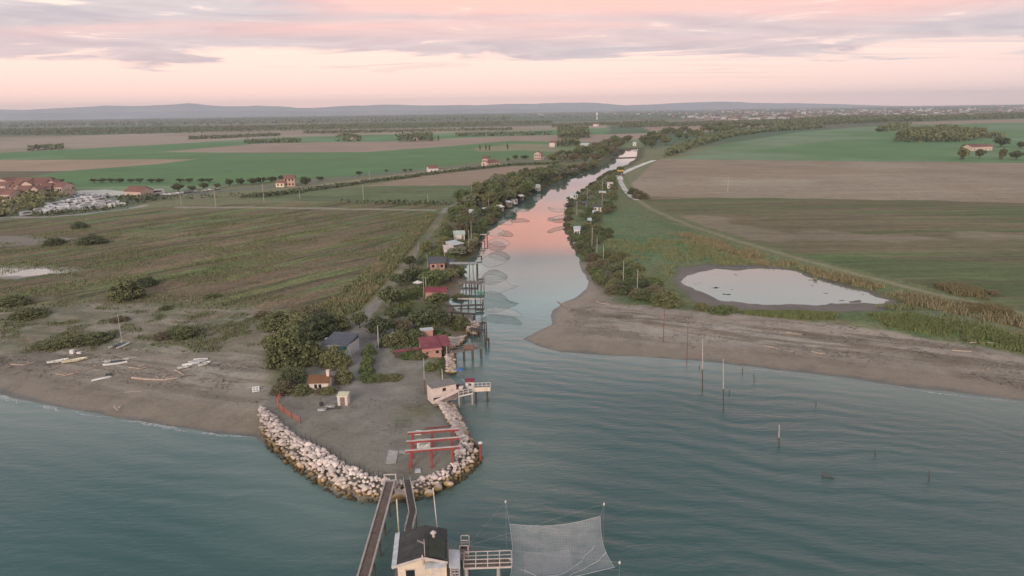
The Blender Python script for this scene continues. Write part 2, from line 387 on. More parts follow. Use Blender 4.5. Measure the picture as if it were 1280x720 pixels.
# spit
paint([(322, 515), (340, 545), (380, 590), (430, 620), (510, 626), (600, 580), (580, 540), (562, 500), (566, 440), (596, 405), (562, 380), (480, 378), (430, 410), (370, 440), (345, 480)], A(119, 109, 101), 1.5, 1.5, 8, tex=(.05, 0, 0), col2=A(128, 119, 112), n2=4)
paint([(432, 430), (470, 440), (470, 480), (540, 488), (545, 530), (500, 555), (440, 530), (425, 490)], A(120, 110, 104), 4, 4, 10, tex=(0, 0, 0), amt=.7)
for pts in ([(545, 445), (575, 440), (570, 470), (548, 468)], [(500, 505), (540, 505), (545, 522), (505, 525)], [(520, 395), (570, 395), (590, 405), (560, 410), (520, 410)]):
    paint(pts, A(98, 98, 76), 2, 3, 4, tex=(.8, 0, 0), amt=.7)
# vegetated left bank of the river
LBANK = [(450, 400), (470, 380), (505, 335), (545, 290), (560, 262), (600, 250), (640, 238), (690, 220), (740, 206), (775, 188), (775, 195), (720, 222), (650, 256), (612, 285), (600, 315), (580, 345), (570, 378), (520, 392)]
paint(LBANK, A(88, 88, 62), 2, 3, 10, tex=(.9, 0, 0), col2=A(108, 98, 82), n2=6)
# dirt lane along the left bank
LANE = [(440, 485), (442, 450), (440, 428), (452, 402), (464, 386), (483, 362), (500, 340), (516, 318), (530, 300), (548, 276), (556, 262), (580, 250)]
def ribbon(pix, w, z=1.2):
    p = [P(a, b, z) for a, b in pix]; Lf, Rt = [], []
    for i, q in enumerate(p):
        t = (p[min(i + 1, len(p) - 1)] - p[max(i - 1, 0)]); t.z = 0; t.normalize(); n = Vector((-t.y, t.x, 0)) * w / 2
        Lf.append((q.x + n.x, q.y + n.y)); Rt.append((q.x - n.x, q.y - n.y))
    return Lf + Rt[::-1]
paint(ribbon([(455, 398), (440, 440), (442, 500)], 9), A(116, 106, 102), 2, 2, 6, tex=(0, 0, 0), world=True)
paint(ribbon(LANE, 3.2), A(126, 117, 112), .6, .5, 5, tex=(0, 0, 0), world=True)
# reed margin between meadow and lane
paint(ribbon([(400, 392), (440, 378), (478, 345), (520, 300), (548, 268)], 9), A(116, 100, 70), 3, 3, 8, tex=(1, 0, 0), world=True, amt=.7, col2=A(84, 90, 56), n2=8)
bk_ = nearm & (gy > 215)
bf = np.where(bk_, (1 - sstep(5, 10, d_all)), 0)[:, None]
C[:] = C * (1 - bf) + np.array(A(84, 80, 58), np.float32) * bf
# ---- right side
paint([(830, 199), (860, 196), (905, 180), (1000, 165), (1085, 158), (1180, 152), (1300, 148), (1600, 142), (1600, 210), (1280, 204), (900, 200)], GREEN, 6, tex=(.1, .5, 0), col2=A(106, 120, 94), n2=90)
paint([(860, 190), (1000, 172), (1050, 176), (960, 186), (880, 196)], A(112, 118, 96), 6, 12, 60, tex=(.1, .5, 0), amt=.5)
paint([(1130, 153), (1300, 148), (1600, 141), (1600, 147), (1300, 153), (1130, 156)], A(140, 118, 104), 12, tex=(.1, .4, 0))
paint([(800, 158), (830, 154), (960, 152), (1060, 150), (1000, 156), (930, 160), (880, 166), (820, 166)], A(144, 118, 104), 10, tex=(.1, .4, 0))
paint([(782, 236), (800, 220), (820, 201), (830, 198.5), (900, 200), (1280, 204), (1600, 208), (1600, 260), (1280, 254), (1060, 249), (800, 246)], A(140, 121, 107), 1.5, tex=(.05, .5, 0), col2=A(134, 113, 98), n2=45)
paint([(880, 226), (960, 222), (1030, 225), (1000, 232), (900, 231)], A(152, 136, 122), 8, 8, 20, tex=(0, .5, 0), amt=.6)
F5 = [(790, 246), (1060, 249), (1280, 253.5), (1600, 260), (1600, 440), (1280, 398), (1180, 374), (1100, 352), (1000, 327), (920, 304), (860, 283), (810, 259)]
paint(F5, A(108, 94, 74), 1.5, 1, tex=(.3, .9, 0), col2=A(100, 94, 70), n2=30)
streaks(F5, [A(118, 98, 80), A(86, 94, 60), A(96, 86, 66)], 0.02, 120, 9, lo=.5, hi=.66)
streaks([(990, 318), (1280, 330), (1600, 350), (1600, 440), (1280, 396), (1170, 370), (1080, 346)], [A(80, 98, 60), A(84, 92, 58)], 0.0, 100, 12, lo=.38, hi=.55)
for pts in ([(840, 266), (900, 272), (960, 288), (1090, 292), (1180, 300), (1000, 300), (930, 298), (870, 284)], [(1180, 288), (1290, 296), (1290, 302), (1200, 298)]):
    paint(pts, A(132, 116, 102), 3, 9, 14, tex=(.1, .5, 0), amt=.6)
# grass on the seaward side of the dyke
paint([(722, 250), (745, 225), (775, 215), (790, 245), (830, 272), (880, 294), (980, 325), (1100, 358), (1280, 405), (1600, 470), (1600, 500), (1280, 440), (1180, 424), (1100, 408), (1040, 399), (960, 392), (880, 387), (830, 381), (770, 376), (745, 360), (735, 345), (722, 330), (716, 300), (710, 280)], A(90, 100, 68), 2, 3, 10, tex=(.9, 0, 0), col2=A(104, 104, 76), n2=16)
paint([(745, 268), (790, 258), (830, 280), (900, 305), (960, 322), (850, 325), (790, 335), (762, 310)], A(84, 103, 72), 4, 6, 12, tex=(.8, 0, 0), col2=A(98, 106, 78), n2=14)
paint(ribbon([(860, 300), (950, 326), (1040, 350), (1120, 374), (1200, 396), (1320, 424)], 9), A(118, 104, 76), 2.5, 3, 8, tex=(1, 0, 0), world=True, col2=A(94, 92, 62), n2=5)
paint([(1085, 394), (1140, 393), (1290, 424), (1600, 480), (1600, 506), (1290, 441), (1180, 420), (1110, 408)], A(84, 102, 58), 1.5, 2, 6, tex=(1, 0, 0), col2=A(100, 108, 68), n2=4)
paint([(1120, 385), (1200, 392), (1290, 415), (1200, 402), (1120, 396)], A(104, 106, 86), 2, 3, 6, tex=(.9, 0, 0))
# dyke crest, its two tracks, and the pale road further on
DYKE = [(775, 222), (783, 238), (796, 250), (812, 260), (835, 271), (860, 281), (920, 301), (1000, 324), (1100, 350), (1180, 370), (1290, 394), (1600, 460)]
paint(ribbon(DYKE, 10), A(100, 102, 72), 1.2, .5, tex=(.8, 0, 0), world=True)
paint(ribbon(DYKE, 4.2), A(108, 104, 80), .5, .3, tex=(.5, 0, 0), world=True)
for o_ in (-.5, .5):
    paint(ribbon([(a, b + o_ * 1.6) for a, b in DYKE], .9), A(138, 126, 104), .4, tex=(0, 0, 0), world=True, amt=.6)
# right beach
RBEACH = [(735, 345), (748, 362), (770, 378), (830, 384), (880, 389), (960, 396), (1040, 403), (1100, 412), (1170, 426), (1280, 444), (1600, 508), (1700, 590), (1280, 540), (1050, 490), (860, 470), (660, 450), (640, 420), (690, 375), (715, 350), (722, 330)]
paint(RBEACH, A(143, 128, 120), 1.2, 2.5, 7, tex=(.1, 0, 0), col2=A(131, 117, 108), n2=8)
paint([(715, 385), (860, 395), (1000, 412), (1100, 432), (1280, 462), (1280, 470), (1080, 444), (900, 415), (720, 400)], A(112, 95, 84), 2, 4, 3, tex=(.3, 0, 0), amt=.6, col2=A(136, 120, 112), n2=3)
paint([(846, 360), (836, 345), (850, 333), (900, 327), (980, 331), (1030, 345), (1095, 362), (1125, 377), (1100, 386), (1010, 387), (930, 386), (880, 380)], A(74, 65, 60), 1.5, 2.5, 8, tex=(.1, 0, .7), col2=A(86, 76, 70), n2=6)
DIRB = math.atan2((P(1143, 485) - P(865, 450)).y, (P(1143, 485) - P(865, 450)).x); DIRL = math.atan2((P(300, 544) - P(20, 498)).y, (P(300, 544) - P(20, 498)).x)
streaks(RBEACH, [A(112, 96, 86), A(152, 138, 132), A(104, 90, 80), A(146, 128, 120)], DIRB, 22, 2.6, lo=.54, hi=.66, amt=.8, seed=140)
streaks([(-300, 440), (0, 425), (60, 432), (140, 440), (330, 455), (330, 560), (200, 560), (-300, 500)], [A(110, 95, 86), A(146, 133, 126), A(104, 92, 84)], DIRL, 20, 2.4, lo=.54, hi=.66, amt=.75, seed=150)
streaks([(-300, 400), (60, 380), (340, 388), (335, 450), (60, 436), (-300, 440)], [A(142, 128, 120), A(100, 96, 78), A(116, 102, 90)], DIRL, 14, 4, lo=.50, hi=.62, amt=.7, seed=160)
# wet sand along the waterline: a darker brown band where the swash reaches
dn_ = d_all + (fbm(gx / 7, gy / 7, 41, 3) - .5) * 3
m_ = nearm & (gy < 225)
spf = sdist(gx, gy, SPIT) < 0
wet = np.where(m_ & spf, (1 - sstep(4, 9, dn_)) * (dn_ > -4), 0)
wet2 = np.where(m_ & spf, (1 - sstep(10, 16, dn_)), 0)
C[:] = C * (1 - .55 * wet2[:, None]) + np.array(A(120, 106, 98), np.float32) * .55 * wet2[:, None]
C[:] = C * (1 - wet[:, None]) + np.array(A(116, 99, 86), np.float32) * wet[:, None]
T[:, 2] = np.maximum(T[:, 2], wet * .8)
wet3 = np.where(m_ & spf, 1 - sstep(.4, 1.6, dn_), 0)[:, None]
C[:] = C * (1 - wet3) + np.array(A(92, 84, 80), np.float32) * wet3
# large patchiness everywhere
C *= (1 + (fbm(gx / 35, gy / 50, 61, 4) - .5) * .28)[:, None]
C *= (1 + (fbm(gx / 3.0, gy / 3.5, 62, 3) - .5) * np.where(gy < 500, .22, 0))[:, None]

gm, t, b, out = newmat('ground')
ca = t.n.new('ShaderNodeVertexColor'); ca.layer_name = 'col'; cx_ = t.n.new('ShaderNodeVertexColor'); cx_.layer_name = 'tex'
sp = t.n.new('ShaderNodeSeparateColor'); t.l.new(cx_.outputs[0], sp.inputs[0])
geo = t.n.new('ShaderNodeNewGeometry'); pos = geo.outputs['Position']
fine = t.noise(pos, 1.9, 6, .68); mid = t.noise(pos, .35, 5, .62); tuft = t.noise(t.vmath('MULTIPLY', pos, (1, .8, 1)), .9, 6, .72, .6)
k = t.math('ADD', t.mapr(fine, .3, .7, .84, 1.16), t.mapr(mid, .3, .7, -.10, .10))
gk = t.mapr(tuft, .36, .64, -.42, .34)
k = t.math('ADD', k, t.math('MULTIPLY', gk, sp.outputs[0]))
rows = t.noise(t.vmath('MULTIPLY', pos, (.012, .22, 1)), 1.0, 6, .7)
rows2 = t.noise(t.vmath('MULTIPLY', pos, (.006, .75, 1)), 1.0, 3, .6)
k = t.math('ADD', k, t.math('MULTIPLY', t.math('ADD', t.mapr(rows, .35, .65, -.24, .24), t.mapr(rows2, .35, .65, -.16, .16)), sp.outputs[1]))
# flecks of wrack, shell and trampled sand on bare ground
bare = t.math('SUBTRACT', 1.0, t.math('ADD', sp.outputs[0], sp.outputs[1], clamp=True))
fl = t.mapr(t.noise(t.vmath('MULTIPLY', pos, (.55, 1.2, 1)), 1.1, 8, .78, .4), .57, .66, 0, .42)
fl2 = t.mapr(t.noise(t.vmath('ADD', pos, (31, 7, 0)), .16, 7, .74, .5), .50, .64, -.05, .17)
k = t.math('SUBTRACT', k, t.math('MULTIPLY', bare, t.math('ADD', fl, fl2)))
k = t.math('ADD', k, t.math('MULTIPLY', bare, .08))
sc_ = t.n.new('ShaderNodeVectorMath'); sc_.operation = 'SCALE'; t.l.new(ca.outputs[0], sc_.inputs[0]); t.l.new(k, sc_.inputs['Scale'])
# straw and green hue breakup inside grass
hue = t.mix(t.mapr(t.noise(pos, .22, 6, .7), .42, .6, 0, 1), (1.16, 1.0, .80), (.86, 1.03, .88))
gcol = t.mix(t.math('MULTIPLY', sp.outputs[0], .55), sc_.outputs[0], t.vmath('MULTIPLY', sc_.outputs[0], hue))
t.l.new(gcol, b.inputs['Base Color'])
t.l.new(t.mapr(sp.outputs[2], 0, 1, .95, .25), b.inputs['Roughness']); b.inputs['Specular IOR Level'].default_value = .3
bn = t.n.new('ShaderNodeBump'); bn.inputs['Strength'].default_value = .7; bn.inputs['Distance'].default_value = .35
t.l.new(t.math('ADD', t.math('MULTIPLY', tuft, sp.outputs[0]), t.math('MULTIPLY', fine, .35)), bn.inputs['Height']); t.l.new(bn.outputs[0], b.inputs['Normal'])
nr, nc = len(ys), len(ts)
ii = (np.arange(nr - 1)[:, None] * nc + np.arange(nc - 1)[None, :]).ravel()
quads = np.stack([ii, ii + 1, ii + nc + 1, ii + nc], 1)
me = np_mesh('ground', np.stack([gx, gy, gzv], 1), quads, gm, {'col': C, 'tex': T}, smooth=True)
tag(link('ground', me), kind='structure')

# ================================================================ water
wy = [30.0]
while wy[-1] < 2600: wy.append(wy[-1] + max(1.2, wy[-1] * .012))
wy = np.array(wy); wts = np.linspace(-1.25, 1.25, 420)
Y2, T2 = np.meshgrid(wy, wts, indexing='ij'); X2 = T2 * (Y2 + 30); wx_, wy_ = X2.ravel(), Y2.ravel()
wd = np.full(wx_.shape, 50.0); mm = wy_ < 1500; wd[mm] = -bank(wx_[mm], wy_[mm])
river = P(640, 420)
calm = sstep(100, 175, wy_ + (fbm(wx_ / 25, wy_ / 25, 8, 3) - .5) * 40) * (1 - sstep(40, 85, np.abs(wx_ - 10) - np.clip(wy_ - 170, 0, 999)))
calm = np.where(wy_ > 230, 1, calm)
shallow = 1 - sstep(0, 22, wd)
leftsea = (1 - sstep(-35, 0, wx_))
wm, t, b, out = newmat('sea_water'); t.n.remove(b)
wa = t.n.new('ShaderNodeVertexColor'); wa.layer_name = 'w'; ws = t.n.new('ShaderNodeSeparateColor'); t.l.new(wa.outputs[0], ws.inputs[0])
geo = t.n.new('ShaderNodeNewGeometry'); pos = geo.outputs['Position']
# swell trains parallel to the beaches, broken into groups, under fine wind ripple
ca_, cb_ = P(1059, 499), P(1175, 512); dirc = math.atan2((cb_ - ca_).y, (cb_ - ca_).x)
warp = t.n.new('ShaderNodeTexNoise'); warp.inputs['Scale'].default_value = .035; warp.inputs['Detail'].default_value = 3; t.l.new(pos, warp.inputs['Vector'])
wp = t.vmath('ADD', pos, t.vmath('MULTIPLY', warp.outputs['Color'], (14, 14, 0)))
def train(lam, ang, dist, dscale):
    mp_ = t.n.new('ShaderNodeMapping'); t.l.new(wp, mp_.inputs[0]); mp_.inputs['Rotation'].default_value = (0, 0, -(dirc + R(ang)))
    w = t.n.new('ShaderNodeTexWave'); w.wave_type = 'BANDS'; w.bands_direction = 'Y'; w.wave_profile = 'SIN'
    w.inputs['Scale'].default_value = .314 / lam * 1.0; w.inputs['Distortion'].default_value = dist; w.inputs['Detail'].default_value = 3; w.inputs['Detail Scale'].default_value = dscale; w.inputs['Detail Roughness'].default_value = .6
    t.l.new(mp_.outputs[0], w.inputs['Vector']); return w.outputs['Fac']
m1 = t.mapr(t.noise(pos, .035, 4, .6), .38, .62, .1, 1); m2 = t.mapr(t.noise(t.vmath('ADD', pos, (90, 40, 0)), .05, 4, .6), .38, .62, 0, 1)
sw = t.math('ADD', t.math('MULTIPLY', train(4.8, 0, 1.8, .5), t.math('MULTIPLY', m1, .8)), t.math('MULTIPLY', train(2.9, 12, 2.2, .6), t.math('MULTIPLY', m2, .34)))
sw = t.math('ADD', sw, t.math('MULTIPLY', train(3.6, -16, 2.4, .6), t.math('MULTIPLY', t.math('SUBTRACT', 1.0, m1), .22)))
rp = t.n.new('ShaderNodeMapping'); t.l.new(pos, rp.inputs[0]); rp.inputs['Rotation'].default_value = (0, 0, -dirc - R(10)); rp.inputs['Scale'].default_value = (.35, 1, 1)
rip = t.noise(rp.outputs[0], 1.3, 6, .68, .3)
hgt = t.math('ADD', t.math('MULTIPLY', sw, .55), t.math('MULTIPLY', rip, .5))
bn = t.n.new('ShaderNodeBump'); bn.inputs['Distance'].default_value = .62; t.l.new(hgt, bn.inputs['Height'])
st = t.math('MULTIPLY', t.mapr(ws.outputs[0], 0, 1, .62, .006), t.math('MULTIPLY', t.mapr(ws.outputs[2], 0, 1, 1.0, .5), t.mapr(t.noise(pos, .02, 3, .5), .35, .65, .7, 1.25))); t.l.new(st, bn.inputs['Strength'])
fr = t.n.new('ShaderNodeFresnel'); t.l.new(bn.outputs[0], fr.inputs['Normal']); t.l.new(t.mapr(ws.outputs[0], 0, 1, 1.38, 1.9), fr.inputs['IOR'])
body = t.mix(ws.outputs[1], A(50, 77, 76), A(92, 106, 102))
body = t.mix(t.mapr(t.noise(pos, .012, 4, .5), .4, .6, 0, .35), body, A(58, 85, 84))
df = t.n.new('ShaderNodeBsdfDiffuse'); t.l.new(body, df.inputs[0])
gl = t.n.new('ShaderNodeBsdfGlossy'); t.l.new(t.mapr(ws.outputs[0], 0, 1, .16, .03), gl.inputs['Roughness']); t.l.new(bn.outputs[0], gl.inputs['Normal']); gl.inputs[0].default_value = (1, 1, 1, 1)
ms = t.n.new('ShaderNodeMixShader'); t.l.new(fr.outputs[0], ms.inputs[0]); t.l.new(df.outputs[0], ms.inputs[1]); t.l.new(gl.outputs[0], ms.inputs[2])
t.l.new(ms.outputs[0], out.inputs[0])
n2c = len(wts); ii = (np.arange(len(wy) - 1)[:, None] * n2c + np.arange(n2c - 1)[None, :]).ravel()
me = np_mesh('water', np.stack([wx_, wy_, np.zeros_like(wx_)], 1), np.stack([ii, ii + 1, ii + n2c + 1, ii + n2c], 1), wm, {'w': np.stack([calm, shallow, leftsea], 1)}, smooth=True)
tag(link('water', me), kind='structure')
# lagoon behind the right beach, shallow standing water
pm, t, b, out = newmat('lagoon_water'); t.n.remove(b)
fr = t.n.new('ShaderNodeFresnel'); fr.inputs[0].default_value = 1.95
df = t.n.new('ShaderNodeBsdfDiffuse'); df.inputs[0].default_value = (*A(112, 112, 106), 1); gl = t.n.new('ShaderNodeBsdfGlossy'); gl.inputs[1].default_value = .06; gl.inputs[0].default_value = (1, 1, 1, 1)
ms = t.n.new('ShaderNodeMixShader'); t.l.new(fr.outputs[0], ms.inputs[0]); t.l.new(df.outputs[0], ms.inputs[1]); t.l.new(gl.outputs[0], ms.inputs[2]); t.l.new(ms.outputs[0], out.inputs[0])
mb = MB(); pq = [P(a, b_, .35) for a, b_ in [(840, 330), (900, 325), (1000, 330), (1140, 376), (1080, 386), (860, 384)]]
mb.add([(p.x, p.y, .42) for p in pq], [tuple(range(len(pq)))[::-1]])
tag(mb.build('lagoon_water', pm), kind='structure')

fmm, t, b, out = newmat('sea_foam'); b.inputs['Base Color'].default_value = (.62, .62, .62, 1)
mx = t.n.new('ShaderNodeMixShader'); tr = t.n.new('ShaderNodeBsdfTransparent'); geo = t.n.new('ShaderNodeNewGeometry')
t.l.new(t.mapr(t.noise(geo.outputs['Position'], 1.6, 6, .75), .38, .62, 0, .85), mx.inputs[0]); t.l.new(tr.outputs[0], mx.inputs[1]); t.l.new(b.outputs[0], mx.inputs[2]); t.l.new(mx.outputs[0], out.inputs[0])
mb = MB()
for pix, w0 in [([(-40, 486), (0, 494.5), (12, 499), (24, 504)], 1.1), ([(46, 507.5), (60, 509.5), (76, 514)], .9), ([(84, 513), (110, 518), (140, 522.5)], .35), ([(150, 524), (190, 531), (215, 535), (238, 541)], .9), ([(240, 539.5), (270, 543.5), (315, 547.5)], .5), ([(676, 436), (702, 443), (752, 446)], .25), ([(900, 457), (960, 463.5), (1010, 469.5)], .25), ([(1100, 481), (1180, 492), (1290, 505)], .35)]:
    pp = []
    for (a_, b_), (c_, d_) in zip(pix[:-1], pix[1:]):
        for k in range(10): pp.append(P(a_ + (c_ - a_) * k / 10, b_ + (d_ - b_) * k / 10, .012))
    n = len(pp)
    for i, q in enumerate(pp): q.y += (float(vnoise(i * .35, w0 * 9, 3)) - .5) * 1.2
    v_ = []
    for i, q in enumerate(pp):
        w_ = w0 * (.1 + math.sin(math.pi * i / (n - 1))) * (.4 + float(vnoise(i * .5, w0 * 5, 8))) ; v_ += [(q.x, q.y - w_ / 2, .012), (q.x, q.y + w_ / 2, .012)]
    mb.add(v_, [(2 * i, 2 * i + 2, 2 * i + 3, 2 * i + 1) for i in range(n - 1)])
tag(mb.build('foam', fmm), kind='stuff')
# ================================================================ hills
hm = simple('hillside', A(122, 122, 120), var=.25, scale=.004, rough=1)
def ridge(D0, prof, name, base=1.0, thick=1800, seed=1, amp=6):
    """a long range of hills; prof = (photo x, height in photo px above the horizon)"""
    xs = np.linspace(-1.0, 1.0, 500) * D0 * 1.0
    pxs = 640 + xs / D0 * F
    hz = np.interp(pxs, [p[0] for p in prof], [p[1] for p in prof]) / F * D0 + H
    hz = hz + (fbm(xs / 900, xs * 0, seed, 5) - .5) * amp * D0 / F
    rows_ = []; n = 14
    for j in range(n):
        q = j / (n - 1); s_ = math.sin(q * math.pi) ** .8
        yy = D0 + (q - .5) * thick
        nz = 1 + (fbm(xs / 700, xs * 0 + q * 9, seed + 9, 5) - .5) * .28 * (1 - abs(2 * q - 1))
        z = np.maximum(hz * s_ * np.where(q == .5, 1, nz), 0) * (1 if q <= .5 else 1)
        rows_.append(np.stack([xs, yy + 0 * xs + (fbm(xs / 1500, xs * 0 + q, seed + 3, 3) - .5) * 900, z - 5 + 5 * s_], 1))
    v = np.concatenate(rows_); m = len(xs)
    ii = (np.arange(n - 1)[:, None] * m + np.arange(m - 1)[None, :]).ravel()
    me = np_mesh(name, v, np.stack([ii, ii + 1, ii + m + 1, ii + m], 1), hm, smooth=True)
    tag(link(name, me), kind='structure')
HZ = lambda x: 138 - (x - 640) * .0150
def prof(pts): return [(x, HZ(x) - y) for x, y in pts]
ridge(15600, prof([(-400, 138), (0, 137), (60, 138), (130, 134), (200, 133), (250, 131), (300, 133.5), (340, 132), (390, 136), (440, 134), (490, 132), (560, 133), (640, 131), (690, 129.5), (745, 129), (780, 132), (850, 129), (900, 128), (960, 130), (1040, 130), (1090, 132), (1200, 134), (1700, 140)]), 'far_hills', seed=3, amp=1.6)
ridge(12600, prof([(-400, 142), (0, 141), (120, 142), (240, 139), (330, 138), (420, 140), (520, 138), (640, 137), (760, 137), (860, 137), (950, 139), (1100, 141), (1700, 146)]), 'near_hills', seed=8, amp=1.6)

# ================================================================ haze
hb = MB(); hb.box((0, 8200, 162), (42000, 18200, 336))
hzm = bpy.data.materials.new('haze'); hzm.use_nodes = True; tt = hzm.node_tree; tt.nodes.clear()
oo = tt.nodes.new('ShaderNodeOutputMaterial'); pv = tt.nodes.new('ShaderNodeVolumePrincipled'); tt.links.new(pv.outputs[0], oo.inputs['Volume'])
pv.inputs['Color'].default_value = (.82, .87, 1.0, 1); pv.inputs['Density'].default_value = 7.6e-5; pv.inputs['Anisotropy'].default_value = 0.0
haze = hb.build('haze', hzm); tag(haze, kind='stuff')
# ================================================================ foliage
LANE_W = ribbon(LANE, 4.6)
def foliage_mat(name, col, col2):
    m, t, b, out = newmat(name)
    geo = t.n.new('ShaderNodeNewGeometry'); oi = t.n.new('ShaderNodeObjectInfo'); tc = t.n.new('ShaderNodeTexCoord')
    n = t.noise(geo.outputs['Position'], .55, 4, .7)
    n2 = t.noise(tc.outputs['Object'], 7.0, 2, .5)
    f = t.math('ADD', t.math('MULTIPLY', n, .6), t.math('MULTIPLY', oi.outputs['Random'], .4))
    c = t.mix(t.mapr(f, .25, .7, 0, 1), col, col2)
    s = t.n.new('ShaderNodeVectorMath'); s.operation = 'SCALE'; t.l.new(c, s.inputs[0]); t.l.new(t.mapr(n2, .3, .7, .62, 1.4), s.inputs['Scale'])
    t.l.new(s.outputs[0], b.inputs['Base Color']); b.inputs['Roughness'].default_value = .75; b.inputs['Specular IOR Level'].default_value = .2
    return m
M_LEAF = foliage_mat('foliage_olive', (.105, .120, .055), (.19, .19, .09))
M_LEAFD = foliage_mat('foliage_dark', (.074, .092, .048), (.14, .155, .08))
M_LEAFG = foliage_mat('foliage_green', (.10, .135, .055), (.17, .20, .085))
M_LEAFB = foliage_mat('foliage_brown', (.13, .11, .065), (.20, .17, .105))
M_LEAFW = foliage_mat('foliage_willow', (.14, .155, .095), (.22, .23, .15))
M_BARK = simple('bark', (.10, .08, .06), scale=6, bump=.6, rough=.95)

def leaf_quads(c, nrm_bias, size, rng):
    """quads centred at c (n,3) with random tilt"""
    n = len(c)
    a = rng.normal(size=(n, 3)) + nrm_bias; a /= np.linalg.norm(a, axis=1)[:, None]
    r = rng.normal(size=(n, 3)); u = np.cross(a, r); u /= np.linalg.norm(u, axis=1)[:, None]; w = np.cross(a, u)
    s = (size * rng.uniform(.55, 1.25, n))[:, None]; s2 = s * rng.uniform(.5, 1.0, n)[:, None]
    v = np.stack([c - u * s - w * s2 * .3, c + w * s2 * .9, c + u * s + w * s2 * .2, c - w * s2], 1).reshape(-1, 3)
    q = np.arange(n * 4).reshape(-1, 4)
    return v, q
def crown_mesh(name, kind, seed, mat):
    rng = np.random.default_rng(seed)
    if kind == 'round': nc, nl, ls = 40, 80, .042
    elif kind == 'shrub': nc, nl, ls = 64, 120, .030
    elif kind == 'pine': nc, nl, ls = 26, 45, .065
    elif kind == 'poplar': nc, nl, ls = 24, 45, .12
    elif kind == 'loose': nc, nl, ls = 26, 42, .050
    elif kind == 'tall': nc, nl, ls = 28, 50, .07
    cs = []
    while len(cs) < nc:
        p = rng.uniform(-1, 1, 3)
        if np.linalg.norm(p) > 1 or (np.linalg.norm(p) < .35 and rng.random() < .8): continue
        if kind == 'round' or kind == 'loose': cs.append((p[0] * .40, p[1] * .40, .60 + p[2] * .33, rng.uniform(.10, .19)))
        elif kind == 'shrub':
            if p[2] < -.1: p[2] *= -1
            cs.append((p[0] * .42, p[1] * .42, .06 + p[2] * (.72 - .25 * np.hypot(p[0], p[1])) * rng.uniform(.8, 1.1), rng.uniform(.09, .18)))
        elif kind == 'pine': cs.append((p[0] * .40, p[1] * .40, .62 + p[2] * .26, rng.uniform(.10, .15)))
        elif kind == 'poplar': cs.append((p[0] * .30 * (1 - abs(p[2]) * .4), p[1] * .30 * (1 - abs(p[2]) * .4), .54 + p[2] * .42, rng.uniform(.12, .2)))
        elif kind == 'tall': cs.append((p[0] * .36, p[1] * .36, .52 + p[2] * .42, rng.uniform(.10, .18)))
    L_c = []; bias = []
    for x, y, z, r in cs:
        d = rng.normal(size=(nl, 3)); d /= np.linalg.norm(d, axis=1)[:, None]
        rr = r * rng.uniform(.45, 1.12, nl)[:, None]
        p = d * rr * np.array([1, 1, .8]) + np.array([x, y, z]); L_c.append(p); bias.append(d * 1.1 + np.array([0, 0, .5]))
    c = np.concatenate(L_c); bias = np.concatenate(bias); k = c[:, 2] > .01; c = c[k]; bias = bias[k]
    c[:, :2] = np.clip(c[:, :2], -.56, .56)
    v, q = leaf_quads(c, bias, ls, rng)
    return np_mesh(name, v, q, mat)
def trunk_mesh(name, kind, seed):
    rng = random.Random(seed); mb = MB(); hh = {'pine': .5, 'poplar': .3, 'tall': .35}.get(kind, .45)
    mb.tube((0, 0, -.04), (.01, .01, hh * .6), .045, .032, 6); mb.tube((.01, .01, hh * .6), (.0, .02, hh), .032, .022, 6)
    for k in range(5):
        a = k * 1.3 + rng.random(); mb.tube((0, 0, hh * rng.uniform(.5, .95)), (.26 * math.cos(a), .26 * math.sin(a), hh + rng.uniform(.1, .28)), .018, .006, 5)
    me = bpy.data.meshes.new(name); me.from_pydata(mb.v, [], mb.f); me.materials.append(M_BARK); return me
TPL = {}
for kind, mats, nv in (('round', (M_LEAF, M_LEAFD, M_LEAFG, M_LEAFB), 2), ('shrub', (M_LEAF, M_LEAFD, M_LEAFG, M_LEAFB), 2), ('pine', (M_LEAFD,), 2), ('poplar', (M_LEAFD,), 2), ('loose', (M_LEAFW, M_LEAFG), 2), ('tall', (M_LEAFD, M_LEAF), 2)):
    for mt in mats:
        for i in range(nv):
            TPL.setdefault((kind, mt.name), []).append((crown_mesh('crown', kind, hash_ := (len(TPL) * 31 + i * 7 + 5), mt), trunk_mesh('trunk', kind, i + 3)))
def fwd_depth(p):
    c = CR.T @ (np.array(p) - np.array([0, 0, H])); return -c[2]
NPL = 0
def plant(x, y, w, h, kind, mat, label, cat=None, group=None, parts=True, name=None):
    """one tree (Empty > trunk, crown) or one shrub at ground point x, y, w wide and h tall, metres"""
    global NPL; NPL += 1
    lst = TPL[(kind, mat.name)]; cr, tr = lst[NPL % len(lst)]
    z = gz(x, y) - .05; rz = random.uniform(0, 6.28)
    if kind == 'shrub':
        o = bpy.data.objects.new(name or 'shrub', cr); COL.objects.link(o); o.location = (x, y, z); o.rotation_euler = (0, 0, rz); o.scale = (w, w * random.uniform(.85, 1.1), h)
        return tag(o, label, cat or 'shrub', group)
    nm = name or {'pine': 'stone_pine', 'poplar': 'poplar_tree'}.get(kind, 'tree')
    r = empty(nm, (x, y, z), rz, label, cat or 'tree', group); r.scale = (w, w * random.uniform(.9, 1.1), h)
    link('trunk', tr, r); link('crown', cr, r)
    return r
def plant_px(px, py, wpx, hpx, kind, mat, label, group=None, cat=None, name=None, zf=.82):
    """plant seen with its foot at (px, py) and so many pixels wide and high"""
    p = G(px, py); mp = fwd_depth(p) / F; w = wpx * mp * (1.18 if kind == 'shrub' else 1.0); h = hpx * mp * (zf * 1.25 if kind == 'shrub' else zf)
    d = Vector((p.x, p.y, 0)).normalized() * (w * .32)
    return plant(p.x + d.x, p.y + d.y, w, h, kind, mat, label, cat, group, name=name)
